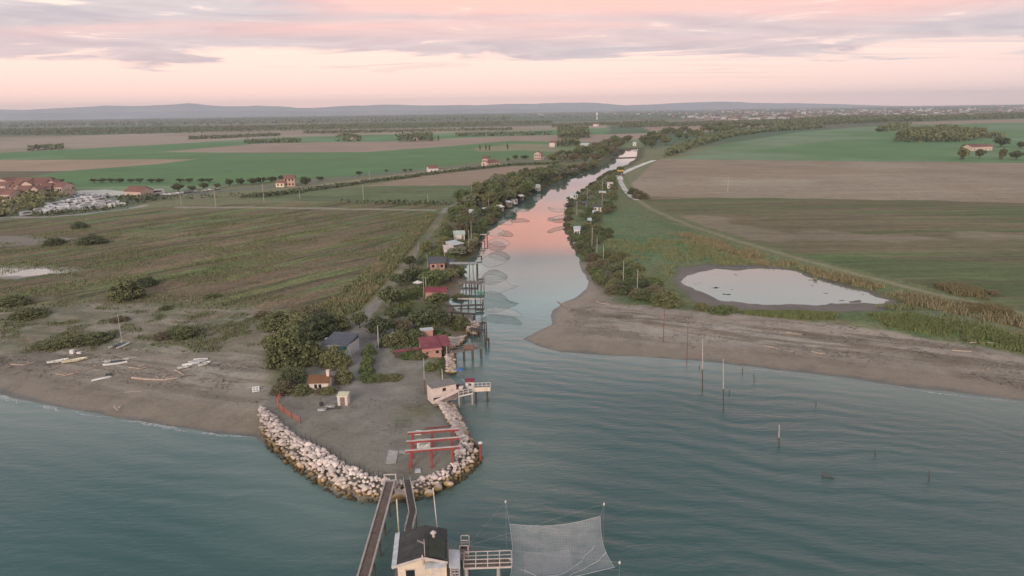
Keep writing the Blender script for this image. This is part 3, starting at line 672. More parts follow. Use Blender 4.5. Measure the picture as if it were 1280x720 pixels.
O_, D_, G_, B_, W_ = M_LEAF, M_LEAFD, M_LEAFG, M_LEAFB, M_LEAFW

# --- single plants on the left
for a in [
    (160, 376, 44, 32, 'shrub', O_, 'broad dark green shrub, largest standing alone in the left meadow above the dunes'),
    (183, 359, 26, 14, 'shrub', D_, 'low dark shrub right behind the broad meadow shrub'),
    (18, 383, 40, 16, 'shrub', O_, 'wide low shrub at the left edge where meadow meets sand'),
    (38, 399, 40, 14, 'shrub', O_, 'wide low shrub on the sand just below the one at the left edge'),
    (232, 424, 34, 17, 'shrub', O_, 'rounded green shrub alone on the sand above the heap of white boats'),
    (207, 425, 26, 11, 'shrub', B_, 'small brownish shrub touching the rounded green one on the sand'),
    (120, 430, 36, 14, 'shrub', O_, 'dark shrub on the dune directly behind the upright catamaran'),
    (92, 434, 44, 15, 'shrub', O_, 'wide dark shrub on the dune behind the cream boat'),
    (60, 437, 36, 10, 'shrub', O_, 'low flat shrub at the left end of the dune shrubs'),
    (150, 403, 22, 9, 'shrub', B_, 'small brown shrub between the dunes and the meadow'),
    (100, 286, 20, 11, 'shrub', D_, 'small round bush far left just below the caravan park'),
    (115, 306, 34, 15, 'shrub', D_, 'wide dark bush beside the pale mud pool'),
    (68, 307, 24, 11, 'shrub', D_, 'smaller bush left of the wide one beside the mud pool'),
    (207, 388, 14, 7, 'shrub', D_, 'tiny bush at the ragged edge of the dune sand'),
    (3, 271, 14, 8, 'shrub', D_, 'little dark bush at the left edge beside the caravan park lane'),
    (265, 373, 20, 7, 'shrub', G_, 'flat green bush in the lower meadow'),
    (329, 438 - 40, 24, 10, 'shrub', B_, 'straw coloured bush at the right end of the dunes'),
]:
    plant_px(*a)
# big thicket round the blue roofed house, each crown its own shrub
for i, (px, py, w, h, k, m, lb) in enumerate([
    (368, 462, 62, 62, 'shrub', O_, 'large round dark tree left of the blue roofed house, biggest in the thicket'),
    (352, 447, 40, 40, 'shrub', O_, 'round tree on the beach side of the biggest thicket tree'),
    (400, 424, 48, 36, 'shrub', D_, 'dark tree behind the blue roofed house'),
    (378, 416, 40, 30, 'shrub', O_, 'tree behind the largest thicket tree on its left'),
    (350, 413, 46, 24, 'shrub', O_, 'wide shrub at the meadow end of the thicket'),
    (420, 414, 34, 26, 'shrub', O_, 'shrub between the blue roofed house and the dirt lane'),
    (380, 392 + 8, 40, 20, 'shrub', B_, 'brownish shrub at the back of the thicket'),
    (392, 458, 42, 32, 'shrub', O_, 'round shrub between the blue roofed and the orange roofed house'),
    (420, 462, 36, 34, 'shrub', O_, 'round shrub right in front of the blue roofed house'),
    (430, 480, 24, 24, 'shrub', O_, 'bushy shrub between the white shed and the dirt lane'),
    (368, 482, 34, 28, 'shrub', D_, 'dark shrub left of the orange roofed house'),
    (356, 494, 30, 20, 'shrub', B_, 'brownish shrub at the landward end of the orange mesh fence'),
    (378, 494, 24, 14, 'shrub', O_, 'low shrub in front and left of the orange roofed house'),
    (412, 494, 20, 12, 'shrub', O_, 'low shrub just left of the white shed'),
    (402, 493, 16, 10, 'shrub', B_, 'tiny brownish shrub below the orange roofed house'),
    (340, 432, 26, 14, 'shrub', O_, 'small shrub on the sand left of the thicket'),
]): plant_px(px, py, w, h, k, m, lb, 'thicket round the houses on the spit')
# hedge by the lane, plants in the gardens
for (px, py, w, h, k, m, lb) in [
    (462, 445, 16, 20, 'shrub', G_, 'green hedge plant nearest the pole at the lane fork'),
    (460, 457, 17, 18, 'shrub', G_, 'green hedge plant, second along the dirt lane'),
    (459, 468, 18, 18, 'shrub', G_, 'green hedge plant, third along the dirt lane'),
    (460, 478, 20, 14, 'shrub', G_, 'hedge plant at the corner where the hedge turns to the yard'),
    (476, 477, 24, 8, 'shrub', O_, 'low hedge plant in the strip that crosses the yard'),
    (492, 476, 22, 7, 'shrub', O_, 'last low hedge plant of the strip that crosses the yard'),
    (512, 449, 22, 14, 'shrub', G_, 'bush against the left end of the salmon wall of the red roofed house'),
    (524, 450, 22, 12, 'shrub', O_, 'bush in front of the red roofed house'),
    (537, 464, 14, 14, 'shrub', G_, 'small bush between the two tall masts'),
    (546, 462, 13, 14, 'shrub', G_, 'small bush beside the bank right of the masts'),
    (496, 434, 30, 24, 'shrub', O_, 'round shrub hiding part of the small red shed'),
    (519, 430, 24, 22, 'shrub', D_, 'dark shrub behind the left end of the red roof'),
    (450, 412, 24, 26, 'round', D_, 'dark tree right of the dirt lane opposite the thicket'),
    (474, 425, 32, 34, 'round', D_, 'dark tree behind the white pole at the lane fork'),
    (492, 404, 26, 24, 'round', D_, 'tree left of the small garden court'),
    (505, 418, 20, 24, 'round', B_, 'brownish tree above the small red shed'),
    (528, 412, 40, 28, 'round', D_, 'broad dark tree behind the red roofed house, left of the pair'),
    (550, 412, 36, 28, 'round', D_, 'broad dark tree behind the red roofed house, right of the pair'),
    (573, 412, 30, 20, 'shrub', O_, 'shrub on the stony point beside the piers'),
    (538, 396, 32, 16, 'shrub', D_, 'dark shrub inland of the stony point'),
    (488, 386, 34, 34, 'round', D_, 'round tree beside the lane, left of the white parasol'),
    (500, 360, 28, 22, 'round', D_, 'tree beside the lane behind the white parasol'),
    (516, 352, 26, 22, 'round', D_, 'tree between the lane and the slate roofed house'),
    (512, 335, 20, 18, 'round', D_, 'small tree where the lane passes the slate roofed house'),
    (548, 388, 34, 26, 'round', O_, 'round olive tree in front of the red tin roof'),
    (545, 358, 40, 22, 'round', G_, 'fresh green tree below the slate roofed house'),
    (563, 354, 32, 20, 'round', O_, 'olive tree at the bank by the brown pier'),
    (572, 345, 22, 16, 'shrub', G_, 'bright shrub on the bank under the high platform'),
    (575, 375, 22, 10, 'shrub', O_, 'low shrub on the bank by the long thin dock'),
    (573, 323, 32, 16, 'loose', W_, 'pale green willow right of the slate roofed house'),
]: plant_px(px, py, w, h, k, m, lb, 'garden trees and bushes on the left bank')

# --- woods, rows: scatter with a minimum spacing inside photo-pixel outlines laid on the ground
def scatter(pix, spacing, seed, maxn=400, jit=True, zs=1.2):
    poly = W(pix, zs); xs_ = [p[0] for p in poly]; ys_ = [p[1] for p in poly]
    rng = random.Random(seed); pts = []
    tries = 0
    while tries < 6000 and len(pts) < maxn:
        tries += 1
        x = rng.uniform(min(xs_), max(xs_)); y = rng.uniform(min(ys_), max(ys_))
        if sdist(np.array([x]), np.array([y]), poly)[0] < 0: continue
        if any((x - a) ** 2 + (y - b) ** 2 < spacing ** 2 for a, b in pts): continue
        pts.append((x, y))
    return pts
def grove(pix, spacing, wr, hr, kinds, label, group, seed, maxn=400, bankmin=1.0):
    for x, y in scatter(pix, spacing, seed, maxn):
        if y < 420 and sdist(np.array([x]), np.array([y]), LANE_W)[0] > -1.6: continue
        if y < 1400 and bank(np.array([x]), np.array([y]))[0] < bankmin: continue
        s = random.random()
        k, m = random.choice(kinds)
        lb = label if isinstance(label, str) else label[0 if k != 'shrub' else 1]
        plant(x, y, wr[0] + (wr[1] - wr[0]) * s, hr[0] + (hr[1] - hr[0]) * (s * .6 + random.random() * .4), k, m, lb, group=group)
RO = [('round', D_), ('round', O_), ('round', B_), ('shrub', O_), ('round', G_), ('loose', W_), ('shrub', G_)]
grove([(500, 345), (530, 306), (548, 278), (560, 262), (584, 254), (592, 262), (578, 300), (560, 302), (552, 316), (528, 318), (516, 340)], 6.6, (3.6, 6.4), (3, 5.6), RO,
      ('dark leafy tree in the crowded gardens between lane and river', 'rounded shrub in the crowded gardens between lane and river'), 'trees in the riverside gardens', 1)
grove([(580, 300), (592, 264), (612, 256), (628, 256), (612, 276), (598, 298), (586, 318), (584, 305)], 6.4, (3.4, 5.6), (2.4, 4.6), RO,
      ('dark tree at the waterside of the left bank among the small huts', 'shrub at the waterside of the left bank among the small huts'), 'waterside trees of the left bank', 2)
grove([(575, 256), (598, 240), (630, 226), (660, 224), (690, 216), (712, 214), (700, 224), (664, 240), (640, 253), (612, 262), (588, 262)], 8.4, (6.5, 11), (5.5, 9.5), [('round', D_), ('round', O_), ('loose', W_), ('round', G_), ('round', O_)],
      'tall dark tree in the unbroken belt along the left bank', 'belt of trees on the left bank', 3, maxn=62)
grove([(700, 214), (735, 207), (748, 205), (738, 211), (712, 220), (700, 224)], 8, (6, 9), (4, 6), [('round', B_ if ('round', B_.name) in TPL else O_), ('round', O_)],
      'low brown-green tree on the tan bank at the far bend', 'brownish bank trees at the far bend', 4, maxn=14)
grove([(690, 204), (700, 196), (735, 192), (765, 180), (790, 176), (772, 186), (768, 193), (752, 202), (728, 205), (700, 205)], 16, (11, 17), (8, 13), [('round', D_), ('round', O_), ('round', G_), ('loose', W_), ('round', B_)],
      'big tree of the wood on the far left bank', 'wood on the left bank at the far end of the river', 5, maxn=34)
grove([(800, 184), (812, 172), (850, 164), (905, 158), (960, 158), (930, 164), (885, 172), (850, 180), (822, 190), (808, 200), (790, 208), (784, 212), (797, 200)], 16, (14, 20), (10, 15), [('round', G_), ('round', O_), ('round', D_), ('loose', G_)],
      'big green tree in the long wood at the far right bank', 'wood on the right bank at the far end of the river', 6, maxn=55, bankmin=8)
grove([(735, 240), (752, 226), (768, 214), (778, 212), (772, 222), (768, 240), (768, 262), (752, 276), (738, 282), (722, 276), (714, 272), (716, 258)], 7.6, (4, 7), (2.4, 4.6), RO,
      ('dark tree among the cabins of the right bank', 'shrub among the cabins of the right bank'), 'trees round the right bank cabins', 7, maxn=60, bankmin=4)
grove([(716, 286), (736, 284), (752, 286), (768, 294), (752, 302), (736, 318), (726, 316), (720, 300)], 4.5, (3, 5.5), (2, 3.4), [('shrub', D_), ('shrub', O_), ('shrub', G_)],
      'low shrub beside the white cabin of the right bank', 'shrubs by the white cabin', 8, maxn=34)
grove([(732, 322), (752, 316), (775, 318), (786, 328), (812, 348), (822, 366), (800, 370), (775, 368), (752, 350)], 5.0, (3.4, 6.6), (1.8, 4.0), [('shrub', D_), ('shrub', O_), ('shrub', G_), ('shrub', B_), ('round', D_)],
      'dense dark shrub in the thicket at the head of the right beach', 'thicket at the head of the right beach', 9, maxn=46, bankmin=3)
for a in [(832, 384, 38, 22, 'shrub', O_, 'large rounded shrub where thicket, beach and lagoon meet'),
          (806, 376, 34, 16, 'shrub', O_, 'shrub beside the large rounded one at the beach head'),
          (779, 368, 30, 18, 'shrub', D_, 'dark shrub at the seaward tip of the thicket'),
          (878, 388, 22, 11, 'shrub', O_, 'first small shrub along the sandy edge right of the rounded one'),
          (900, 393, 28, 13, 'shrub', G_, 'second small shrub along the sandy edge below the lagoon'),
          (915, 390, 20, 9, 'shrub', O_, 'third small shrub along the sandy edge below the lagoon'),
          (1240, 391 - 22, 16, 8, 'shrub', B_, 'small straw coloured bush on the dyke at the far right'),
          (800, 255 - 6, 20, 14, 'shrub', B_, 'brown bush where the pale road meets the ploughed field'),
          (792, 243, 14, 10, 'shrub', D_, 'dark bush next to the bend of the pale road')]:
    plant_px(*a)
# shrubs that hang over the water all along both banks
def bankline(i0, i1, spacing, wr, hr, kinds, label, group):
    pts = [P(a, b) for a, b in SHORE_PX[i0:i1 + 1]]
    for a, b in zip(pts[:-1], pts[1:]):
        L_n = (b - a).length; n = max(1, int(L_n / spacing)); d = (b - a).normalized(); nrm = Vector((-d.y, d.x, 0))
        for k in range(n):
            p = a + d * ((k + random.random() * .7) * L_n / n) + nrm * random.uniform(.4, 1.6)
            w = random.uniform(*wr); kd, m = random.choice(kinds); plant(p.x, p.y, w, random.uniform(*hr), kd, m, label, group=group)
SO = [('shrub', D_), ('shrub', O_), ('shrub', O_), ('shrub', D_), ('shrub', B_)]
ia = SHORE_PX.index((597, 312)); ib = SHORE_PX.index((745, 210)); ic = SHORE_PX.index((762, 215)); id_ = SHORE_PX.index((722, 322))
bankline(ia, ib, 9.0, (4, 8), (1.6, 4), SO, 'dark shrub overhanging the left waterline', 'shrubs on the left waterline')
bankline(ic, id_, 8.0, (3, 5.5), (1.2, 3), SO, 'dark shrub overhanging the right waterline', 'shrubs on the right waterline')
# --- row of small round trees along the far road and others in the left fields
for i, px in enumerate([3, 12, 23, 30, 38, 48, 58, 66, 76]):
    plant_px(px, 230 - (i % 2) * 2.0, 11, 8, 'pine', D_, 'small flat-topped pine in the left group of the row by the holiday village', 'row of small pines along the green field')
for i, px in enumerate([118, 128, 140, 150, 164, 175, 189, 200, 226, 237, 253, 262]):
    plant_px(px, 229, 11, 8, 'pine', D_, 'small flat-topped pine in the right group of the row behind the car park', 'row of small pines along the green field')
for px, py, w, h, lb in [(223, 240, 15, 13, 'first larger round tree beside the line of parked cars'), (240, 239, 12, 9, 'second round tree beside the line of parked cars'), (255, 237, 12, 11, 'third round tree beside the line of parked cars'),
                         (272, 236, 9, 9, 'slim round tree near the end of the line of parked cars'), (287, 233, 11, 12, 'round tree between the parked cars and the orange farmhouse'), (301, 232, 12, 12, 'second round tree between the parked cars and the orange farmhouse'),
                         (316, 231, 13, 11, 'tree left of the pole by the orange farmhouse'), (327, 230, 14, 11, 'tree right of the pole by the orange farmhouse'), (340, 228, 14, 9, 'low tree nearest the left gable of the orange farmhouse'),
                         (357, 226, 20, 8, 'low tree behind the roof of the orange farmhouse'), (382, 233, 15, 15, 'large round tree right of the orange farmhouse'), (400, 226, 11, 7, 'bush on the roadside right of the large round tree'),
                         (449, 219, 9, 6, 'lone small tree halfway along the straight field road'), (483, 215, 5, 4, 'tiny bush on the straight field road'), (506, 215, 6, 5, 'first of two small bushes on the road before the white barn'), (513, 214, 5, 4, 'second of two small bushes on the road before the white barn'),
                         (644, 200, 8, 8, 'round tree left of the pink farmhouse'), (635, 202, 5, 6, 'small tree beside the road left of the pink farmhouse'), (656, 199, 12, 6, 'low trees edge next to the pink farmhouse')]:
    plant_px(px, py, w, h, 'round', D_, lb)
for i, (px, py) in enumerate([(600, 188), (607.5, 188), (612, 188), (634.5, 187), (548, 176.5)]):
    plant_px(px, py, 2.6, 9, 'poplar', B_ if ('poplar', B_.name) in TPL else D_, 'thin bare poplar standing in the green field beyond the pink farmhouse', 'thin poplars in the green field')
for px, py, w, h, lb in [(698, 183, 7, 9, 'left dark cypress in front of the far dark wood'), (702, 183, 5, 10, 'right dark cypress in front of the far dark wood')]:
    plant_px(px, py, w, h, 'poplar', D_, lb)
for px, py, w, h, m, k, lb in [(1203, 200, 16, 20, O_, 'tall', 'upright round tree left of the pink farm on the right'), (1224, 199, 14, 16, O_, 'round', 'round tree in front of the pink farm on the right'), (1252, 200, 11, 18, O_, 'tall', 'narrow tree right of the pink farm on the right'),
                      (1251, 184, 22, 16, D_, 'round', 'large dark tree behind the pink farm on the right'), (1212, 187, 18, 9, D_, 'round', 'low tree on the left gable of the pink farm'), (1276, 186, 12, 12, D_, 'round', 'dark tree at the right edge beyond the pink farm'),
                      (1270, 200, 18, 14, D_, 'round', 'bushy tree at the right edge by the field boundary'), (1099, 165, 12, 6, D_, 'round', 'small tree left of the wood in the right green field')]:
    plant_px(px, py, w, h, k, m, lb)

# --- distant woods and hedges: canopies nobody could count
def canopy(name, strips, size, mat, seed, kind='stuff', lab=None):
    rng = np.random.default_rng(seed); vs = []; qs = []; b = 0
    for pix, hgt, dens in strips:
        poly = W(pix, 1.2); xs_ = [p[0] for p in poly]; ys_ = [p[1] for p in poly]
        area = abs(sum(poly[i][0] * poly[(i + 1) % len(poly)][1] - poly[(i + 1) % len(poly)][0] * poly[i][1] for i in range(len(poly)))) / 2
        n = int(min(area * dens, 26000)); k = int(n * ((max(xs_) - min(xs_)) * (max(ys_) - min(ys_))) / max(area, 1)) + 10
        k = min(k, 400000)
        x = rng.uniform(min(xs_), max(xs_), k); y = rng.uniform(min(ys_), max(ys_), k)
        ok = sdist(x, y, poly) > 0; x = x[ok]; y = y[ok]
        # crowns: height follows cell noise so that the top is uneven
        cell = vnoise(x / (hgt * .8), y / (hgt * .8), seed) * .6 + vnoise(x / (hgt * 3), y / (hgt * 3), seed + 2) * .5
        top = hgt * (.45 + .6 * cell); z = 1.0 + top * (1 - rng.random(len(x)) ** 2 * .95)
        c = np.stack([x, y, z], 1); v, q = leaf_quads(c, np.array([0, 0, .8]), size, rng)
        vs.append(v); qs.append(q + b); b += len(v)
    o = link(name, np_mesh(name, np.concatenate(vs), np.concatenate(qs), mat)); tag(o, kind='stuff'); return o
canopy('distant_wood', [([(-260, 166), (0, 164), (320, 159.5), (560, 155.5), (690, 153.5), (690, 156), (560, 159.5), (440, 163), (320, 165), (110, 169), (0, 170), (-260, 173)], 12, .05),
                        ([(236, 173), (350, 168.5), (350, 170), (236, 175)], 6, .06), ([(306, 178), (376, 175), (376, 178), (306, 180)], 6, .05),
                        ([(418, 176), (437, 173), (452, 176), (437, 178)], 12, .07), ([(494, 176), (520, 173), (541, 173), (541, 177), (500, 178)], 13, .07),
                        ([(570, 169.5), (690, 167.5), (690, 169), (570, 171)], 7, .05), ([(696, 167), (735, 166), (737, 173), (698, 175)], 16, .10),
                        ([(702, 180), (722, 177), (724, 183), (704, 184)], 12, .10),
                        ([(380, 166), (640, 162), (640, 163), (380, 167.5)], 7, .04), ([(690, 157), (830, 152), (835, 154), (690, 159.5)], 7, .03),
                        ([(772, 158.5), (960, 152), (1000, 151.5), (1000, 153), (900, 157), (775, 160)], 10, .05),
                        ([(36, 187), (80, 185), (80, 187), (36, 189)], 8, .08)], 2.6, M_LEAFD, 31)
canopy('wood_in_right_field', [([(1118, 178), (1122, 170), (1150, 165), (1180, 164), (1230, 168), (1232, 173), (1200, 178)], 13, .16),
                        ([(1095, 163), (1130, 157), (1140, 159), (1110, 166)], 12, .08), ([(1225, 170), (1256, 171), (1254, 174), (1226, 173)], 9, .1)], 2.2, M_LEAF, 32)
canopy('tree_belt_before_town', [([(955, 159), (990, 152), (1040, 148), (1140, 147), (1150, 151), (1040, 156), (980, 162)], 13, .05), ([(1135, 149), (1290, 143), (1600, 138), (1600, 141), (1290, 147.5), (1140, 152)], 13, .03),
                        ([(860, 180), (905, 167), (940, 163), (1030, 158), (1030, 160), (950, 166), (912, 172), (872, 184), (840, 196), (830, 198), (832, 194)], 7, .08)], 3.0, M_LEAFD, 33)
canopy('hedgerow', [([(300, 246), (345, 242), (400, 236), (450, 228.5), (500, 222.5), (560, 214.5), (640, 206), (700, 204), (700, 205.2), (640, 207.5), (560, 216), (500, 224.4), (450, 230.5), (400, 238), (340, 246), (300, 248.5)], 2.4, 1.0),
                    ([(140, 250), (180, 246), (205, 247), (180, 255), (150, 256)], 4, .5), ([(40, 269), (100, 266), (160, 259.5), (160, 261), (100, 268), (40, 272)], 3, .6),
                    ([(425, 253), (560, 253.5), (590, 255), (590, 257), (500, 257), (425, 254.5)], 2.2, .5),
                    ([(180, 250), (300, 245), (300, 246), (185, 252)], 3, .3)], .9, M_LEAFD, 34)
canopy('village_garden_trees', [([(-200, 268), (20, 256), (45, 250), (70, 238), (90, 236), (96, 246), (60, 262), (30, 272), (-200, 290)], 7, .25), ([(0, 240), (60, 236), (70, 240), (0, 246)], 5, .1), ([(18, 266), (30, 252), (56, 252), (58, 262), (46, 268)], 9, .5)], 1.1, M_LEAF, 35)

# --- grasses and reeds (stuff)
def blades(name, pixs, n, hr, wr, mat, seed, minbank=3.0, clump=5.0, thr=.5, world=False):
    rng = np.random.default_rng(seed); cs = []
    for pix in pixs:
        poly = pix if world else W(pix, 1.2); xs_ = [p[0] for p in poly]; ys_ = [p[1] for p in poly]
        k = n * 5; x = rng.uniform(min(xs_), max(xs_), k); y = rng.uniform(min(ys_), max(ys_), k)
        ok = (sdist(x, y, poly) > 0); x = x[ok]; y = y[ok]
        f = fbm(x / clump, y / clump, seed, 3); keep = rng.random(len(x)) < sstep(thr - .12, thr + .1, f); x = x[keep][:n]; y = y[keep][:n]
        cs.append(np.stack([x, y], 1))
    c = np.concatenate(cs); bk = bank(c[:, 0], c[:, 1]); c = c[(bk > minbank) & (sdist(c[:, 0], c[:, 1], LANE_W) < -.3)]; z = ground_z(c[:, 0], c[:, 1]); kz = z > .5; c = c[kz]; z = z[kz]
    m = len(c); hgt = rng.uniform(hr[0], hr[1], m) * (.6 + .8 * fbm(c[:, 0] / 6, c[:, 1] / 6, seed + 3, 2)); w = rng.uniform(wr[0], wr[1], m); a = rng.uniform(0, 6.28, m)
    u = np.stack([np.cos(a), np.sin(a), 0 * a], 1) * w[:, None]
    b0 = np.stack([c[:, 0], c[:, 1], z - .05], 1); tip = b0 + np.stack([rng.normal(0, .25, m) * hgt, rng.normal(0, .25, m) * hgt, hgt], 1)
    v = np.stack([b0 - u, b0 + u, tip + u * .5, tip - u * .25], 1).reshape(-1, 3)
    o = link(name, np_mesh(name, v, np.arange(m * 4).reshape(-1, 4), mat)); tag(o, kind='stuff'); return o
M_REED = foliage_mat('reed_straw', (.16, .135, .070), (.25, .215, .125))
M_REEDG = foliage_mat('reed_green', (.12, .14, .065), (.19, .20, .10))
M_GRASS = foliage_mat('beach_grass', (.11, .14, .055), (.18, .20, .085))
blades('straw_reeds', [ribbon([(845, 292), (950, 322), (1040, 346), (1120, 368), (1200, 388), (1320, 412)], 9)], 22000, (.6, 1.4), (.08, .2), M_REED, 51, world=True, thr=.46)
blades('straw_reeds_on_the_dyke', [[(1168, 358), (1190, 356), (1240, 368), (1236, 376), (1190, 368)], [(1200, 382), (1260, 388), (1270, 396), (1210, 390)]], 5000, (.7, 1.5), (.08, .2), M_REED, 52, thr=.40)
blades('green_reeds', [[(860, 305), (940, 325), (1040, 352), (1120, 378), (1290, 420), (1290, 428), (1120, 390), (1020, 352), (940, 330), (860, 318)]], 9000, (.5, 1.1), (.08, .2), M_REEDG, 53, thr=.52)
blades('meadow_edge_reeds', [ribbon([(392, 396), (440, 378), (478, 345), (520, 300), (548, 268)], 11)], 7000, (.5, 1.2), (.08, .2), M_REED, 54, world=True, thr=.56)
blades('meadow_edge_grass', [ribbon([(392, 396), (440, 378), (478, 345), (520, 300), (548, 268)], 14)], 14000, (.4, 1.1), (.1, .22), M_REEDG, 59, world=True, thr=.45)
blades('beach_grass', [[(930, 388), (1000, 390), (1045, 393), (1045, 399), (980, 397), (930, 393)], [(1085, 394), (1140, 393), (1290, 424), (1400, 445), (1400, 468), (1290, 442), (1180, 421), (1110, 408)]], 16000, (.4, 1.0), (.09, .22), M_GRASS, 55, thr=.36, clump=4)
blades('dune_grass', [[(0, 386), (60, 380), (130, 385), (200, 388), (345, 392), (335, 440), (240, 440), (150, 436), (20, 440), (0, 425)]], 7000, (.2, .5), (.08, .2), M_REEDG, 56, thr=.60, clump=4)
blades('meadow_tussocks', [[(0, 300), (200, 272), (560, 264), (520, 318), (460, 378), (340, 388), (0, 384)]], 30000, (.2, .6), (.1, .22), M_REEDG, 57, thr=.55, clump=12)
blades('lagoon_side_grass', [[(745, 300), (860, 300), (960, 330), (850, 328), (835, 350), (845, 372), (800, 345), (770, 318)]], 7000, (.3, .8), (.1, .2), M_REEDG, 58, thr=.53, clump=7)
blades('riverbank_grass', [[(540, 380), (575, 372), (580, 340), (600, 310), (575, 300), (530, 320), (490, 380), (470, 440), (520, 450), (565, 440), (590, 402)]], 9000, (.3, .9), (.14, .3), M_GRASS, 60, minbank=1.5, thr=.5, clump=4)

blades('yard_weeds', [[(545, 448), (575, 442), (570, 470), (548, 470)], [(440, 396), (520, 392), (560, 400), (520, 425), (480, 440), (470, 420)]], 1500, (.12, .4), (.06, .16), M_REEDG, 61, minbank=1, thr=.55, clump=2.5)

def wrack(name, bands, n, mat, seed, lr=(.25, 1.1)):
    """washed-up twigs and weed lying flat in drift lines"""
    rng = np.random.default_rng(seed); vs = []
    for pix, off in bands:
        p = [P(a, b, 1.0) for a, b in pix]; seg = [(a, b) for a, b in zip(p[:-1], p[1:])]; Ls = np.array([(b - a).length for a, b in seg]); k = rng.choice(len(seg), n, p=Ls / Ls.sum()); u = rng.random(n)
        x = np.array([seg[i][0].x + (seg[i][1].x - seg[i][0].x) * q for i, q in zip(k, u)]); y = np.array([seg[i][0].y + (seg[i][1].y - seg[i][0].y) * q for i, q in zip(k, u)])
        x = x + rng.normal(0, .5, n); y = y + rng.normal(0, off, n) + (fbm(x / 9, x * 0, seed, 3) - .5) * 5
        keep = rng.random(n) < sstep(.42, .62, fbm(x / 5, y / 3, seed + 1, 3)); x, y = x[keep], y[keep]; kb = (bank(x, y) > 3); x, y = x[kb], y[kb]
        z = ground_z(x, y) + .03; m = len(x); L = rng.uniform(*lr, m) * rng.random(m) ** .7; a = rng.normal(0, .6, m) - .1; w = rng.uniform(.03, .09, m)
        d = np.stack([np.cos(a) * L, np.sin(a) * L, rng.uniform(0, .10, m)], 1); s_ = np.stack([-np.sin(a) * w, np.cos(a) * w, 0 * a], 1); c = np.stack([x, y, z], 1)
        vs.append(np.stack([c - s_, c + d - s_ * .5, c + d + s_ * .5, c + s_], 1).reshape(-1, 3))
    v = np.concatenate(vs); tag(link(name, np_mesh(name, v, np.arange(len(v)).reshape(-1, 4), mat)), kind='stuff')
M_WRACK = simple('dark_wrack', (.085, .060, .048), scale=2); M_WRACKP = simple('bleached_wrack', (.36, .30, .26), scale=2)
RB1 = [(705, 384), (760, 392), (860, 402), (980, 418), (1080, 432), (1180, 446), (1290, 462)]; RB2 = [(700, 398), (800, 415), (900, 426), (1000, 437), (1100, 449), (1290, 478)]; RB3 = [(760, 382), (900, 396), (1040, 407), (1180, 432), (1290, 448)]
LB1 = [(-20, 452), (60, 458), (160, 468), (250, 478), (330, 498)]; LB2 = [(-20, 478), (80, 490), (200, 508), (320, 530)]; LB3 = [(-20, 446), (100, 444), (220, 450), (330, 460)]
wrack('beach_wrack', [(RB1, 2.2), (RB2, 2.0), (RB3, 2.5), (LB1, 2.0), (LB3, 2.5)], 1500, M_WRACK, 71)
wrack('bleached_beach_wrack', [(RB1, 2.5), (RB3, 2.2), (LB1, 2.2), (LB3, 2.2)], 800, M_WRACKP, 72, (.4, 1.6))
wrack('yard_litter', [([(400, 520), (450, 540), (520, 530)], 5), ([(440, 500), (520, 490), (560, 520)], 4)], 500, M_WRACK, 73, (.2, .6))
# ================================================================ surfaces of built things
M_WHITE = simple('white_paint', (.68, .64, .60), dirt=(.42, .38, .34), scale=1.5, var=.08)
M_CREAM = simple('cream_render', (.72, .60, .46), dirt=(.5, .42, .34), scale=1.2, var=.08)
M_PINKW = simple('pinkish_white_boards', (.66, .55, .50), dirt=(.44, .36, .33), scale=1.5, var=.08)
M_SALMON = simple('salmon_render', (.46, .26, .21), dirt=(.42, .22, .18), scale=1.5)
M_RED = simple('red_paint', (.27, .055, .05), dirt=(.17, .075, .065), scale=2.5)
M_MAROON = simple('maroon_sheet_roof', (.20, .035, .05), dirt=(.26, .09, .09), scale=1.2, rough=.6)
M_PALETOP = simple('weathered_pale_wood', (.52, .45, .42), scale=5, dirt=(.36, .30, .28))
M_WOOD = simple('grey_brown_wood', (.20, .165, .14), scale=4, var=.3, dirt=(.11, .09, .075), stretch=(1, .3, 1))
M_DWOOD = simple('dark_wet_wood', (.075, .06, .05), scale=5, var=.3, dirt=(.04, .045, .035))
M_DECK = simple('brown_deck_boards', (.13, .088, .070), scale=3.5, var=.3, dirt=(.19, .14, .115))
M_KERB = simple('pale_walkway_beam', (.42, .37, .34), scale=3, dirt=(.28, .25, .23))
M_DARK = simple('dark_metal', (.04, .04, .042), rough=.5)
M_GREY = simple('grey_metal', (.32, .33, .34), rough=.5, metallic=.3)
M_SLATE = simple('slate_roof', (.075, .08, .09), scale=1.6, dirt=(.12, .12, .12))
M_BLUEROOF = simple('dark_blue_roof', (.085, .088, .11), scale=1.4, dirt=(.12, .12, .14))
M_ORANGE = simple('orange_tile_roof', (.17, .085, .04), scale=4, dirt=(.13, .075, .04), bump=.4)
M_TERRA = simple('terracotta_tiles', (.22, .105, .08), scale=.8, dirt=(.20, .10, .075), rand=.2)
M_PINKR = simple('pink_render', (.54, .40, .34), scale=.4, var=.06, rand=.1)
M_ROOFDARK = simple('black_felt_roof', (.042, .040, .039), scale=1.6, var=.35, dirt=(.075, .072, .066))
M_ROOFMOSS = simple('mossy_roof_sheet', (.035, .046, .026), scale=1.6, var=.3, dirt=(.05, .055, .04))
M_PANEL = simple('pale_grey_sheet', (.50, .51, .52), scale=2, dirt=(.38, .39, .38), rough=.5)
M_GLASS = simple('dark_window_glass', (.022, .026, .03), rough=.15)
M_TEAL = simple('dark_green_awning', (.03, .085, .075), scale=2)
M_LBLUE = simple('pale_blue_wall', (.42, .52, .56), scale=2)
M_GREENB = simple('green_boat_paint', (.04, .32, .22), rough=.4)
M_BLUE = simple('blue_tarpaulin', (.05, .14, .38), rough=.5)
M_YEL = simple('yellow_awning', (.55, .36, .06))
M_MESH = simple('orange_plastic_mesh', (.48, .12, .07), rough=.6)
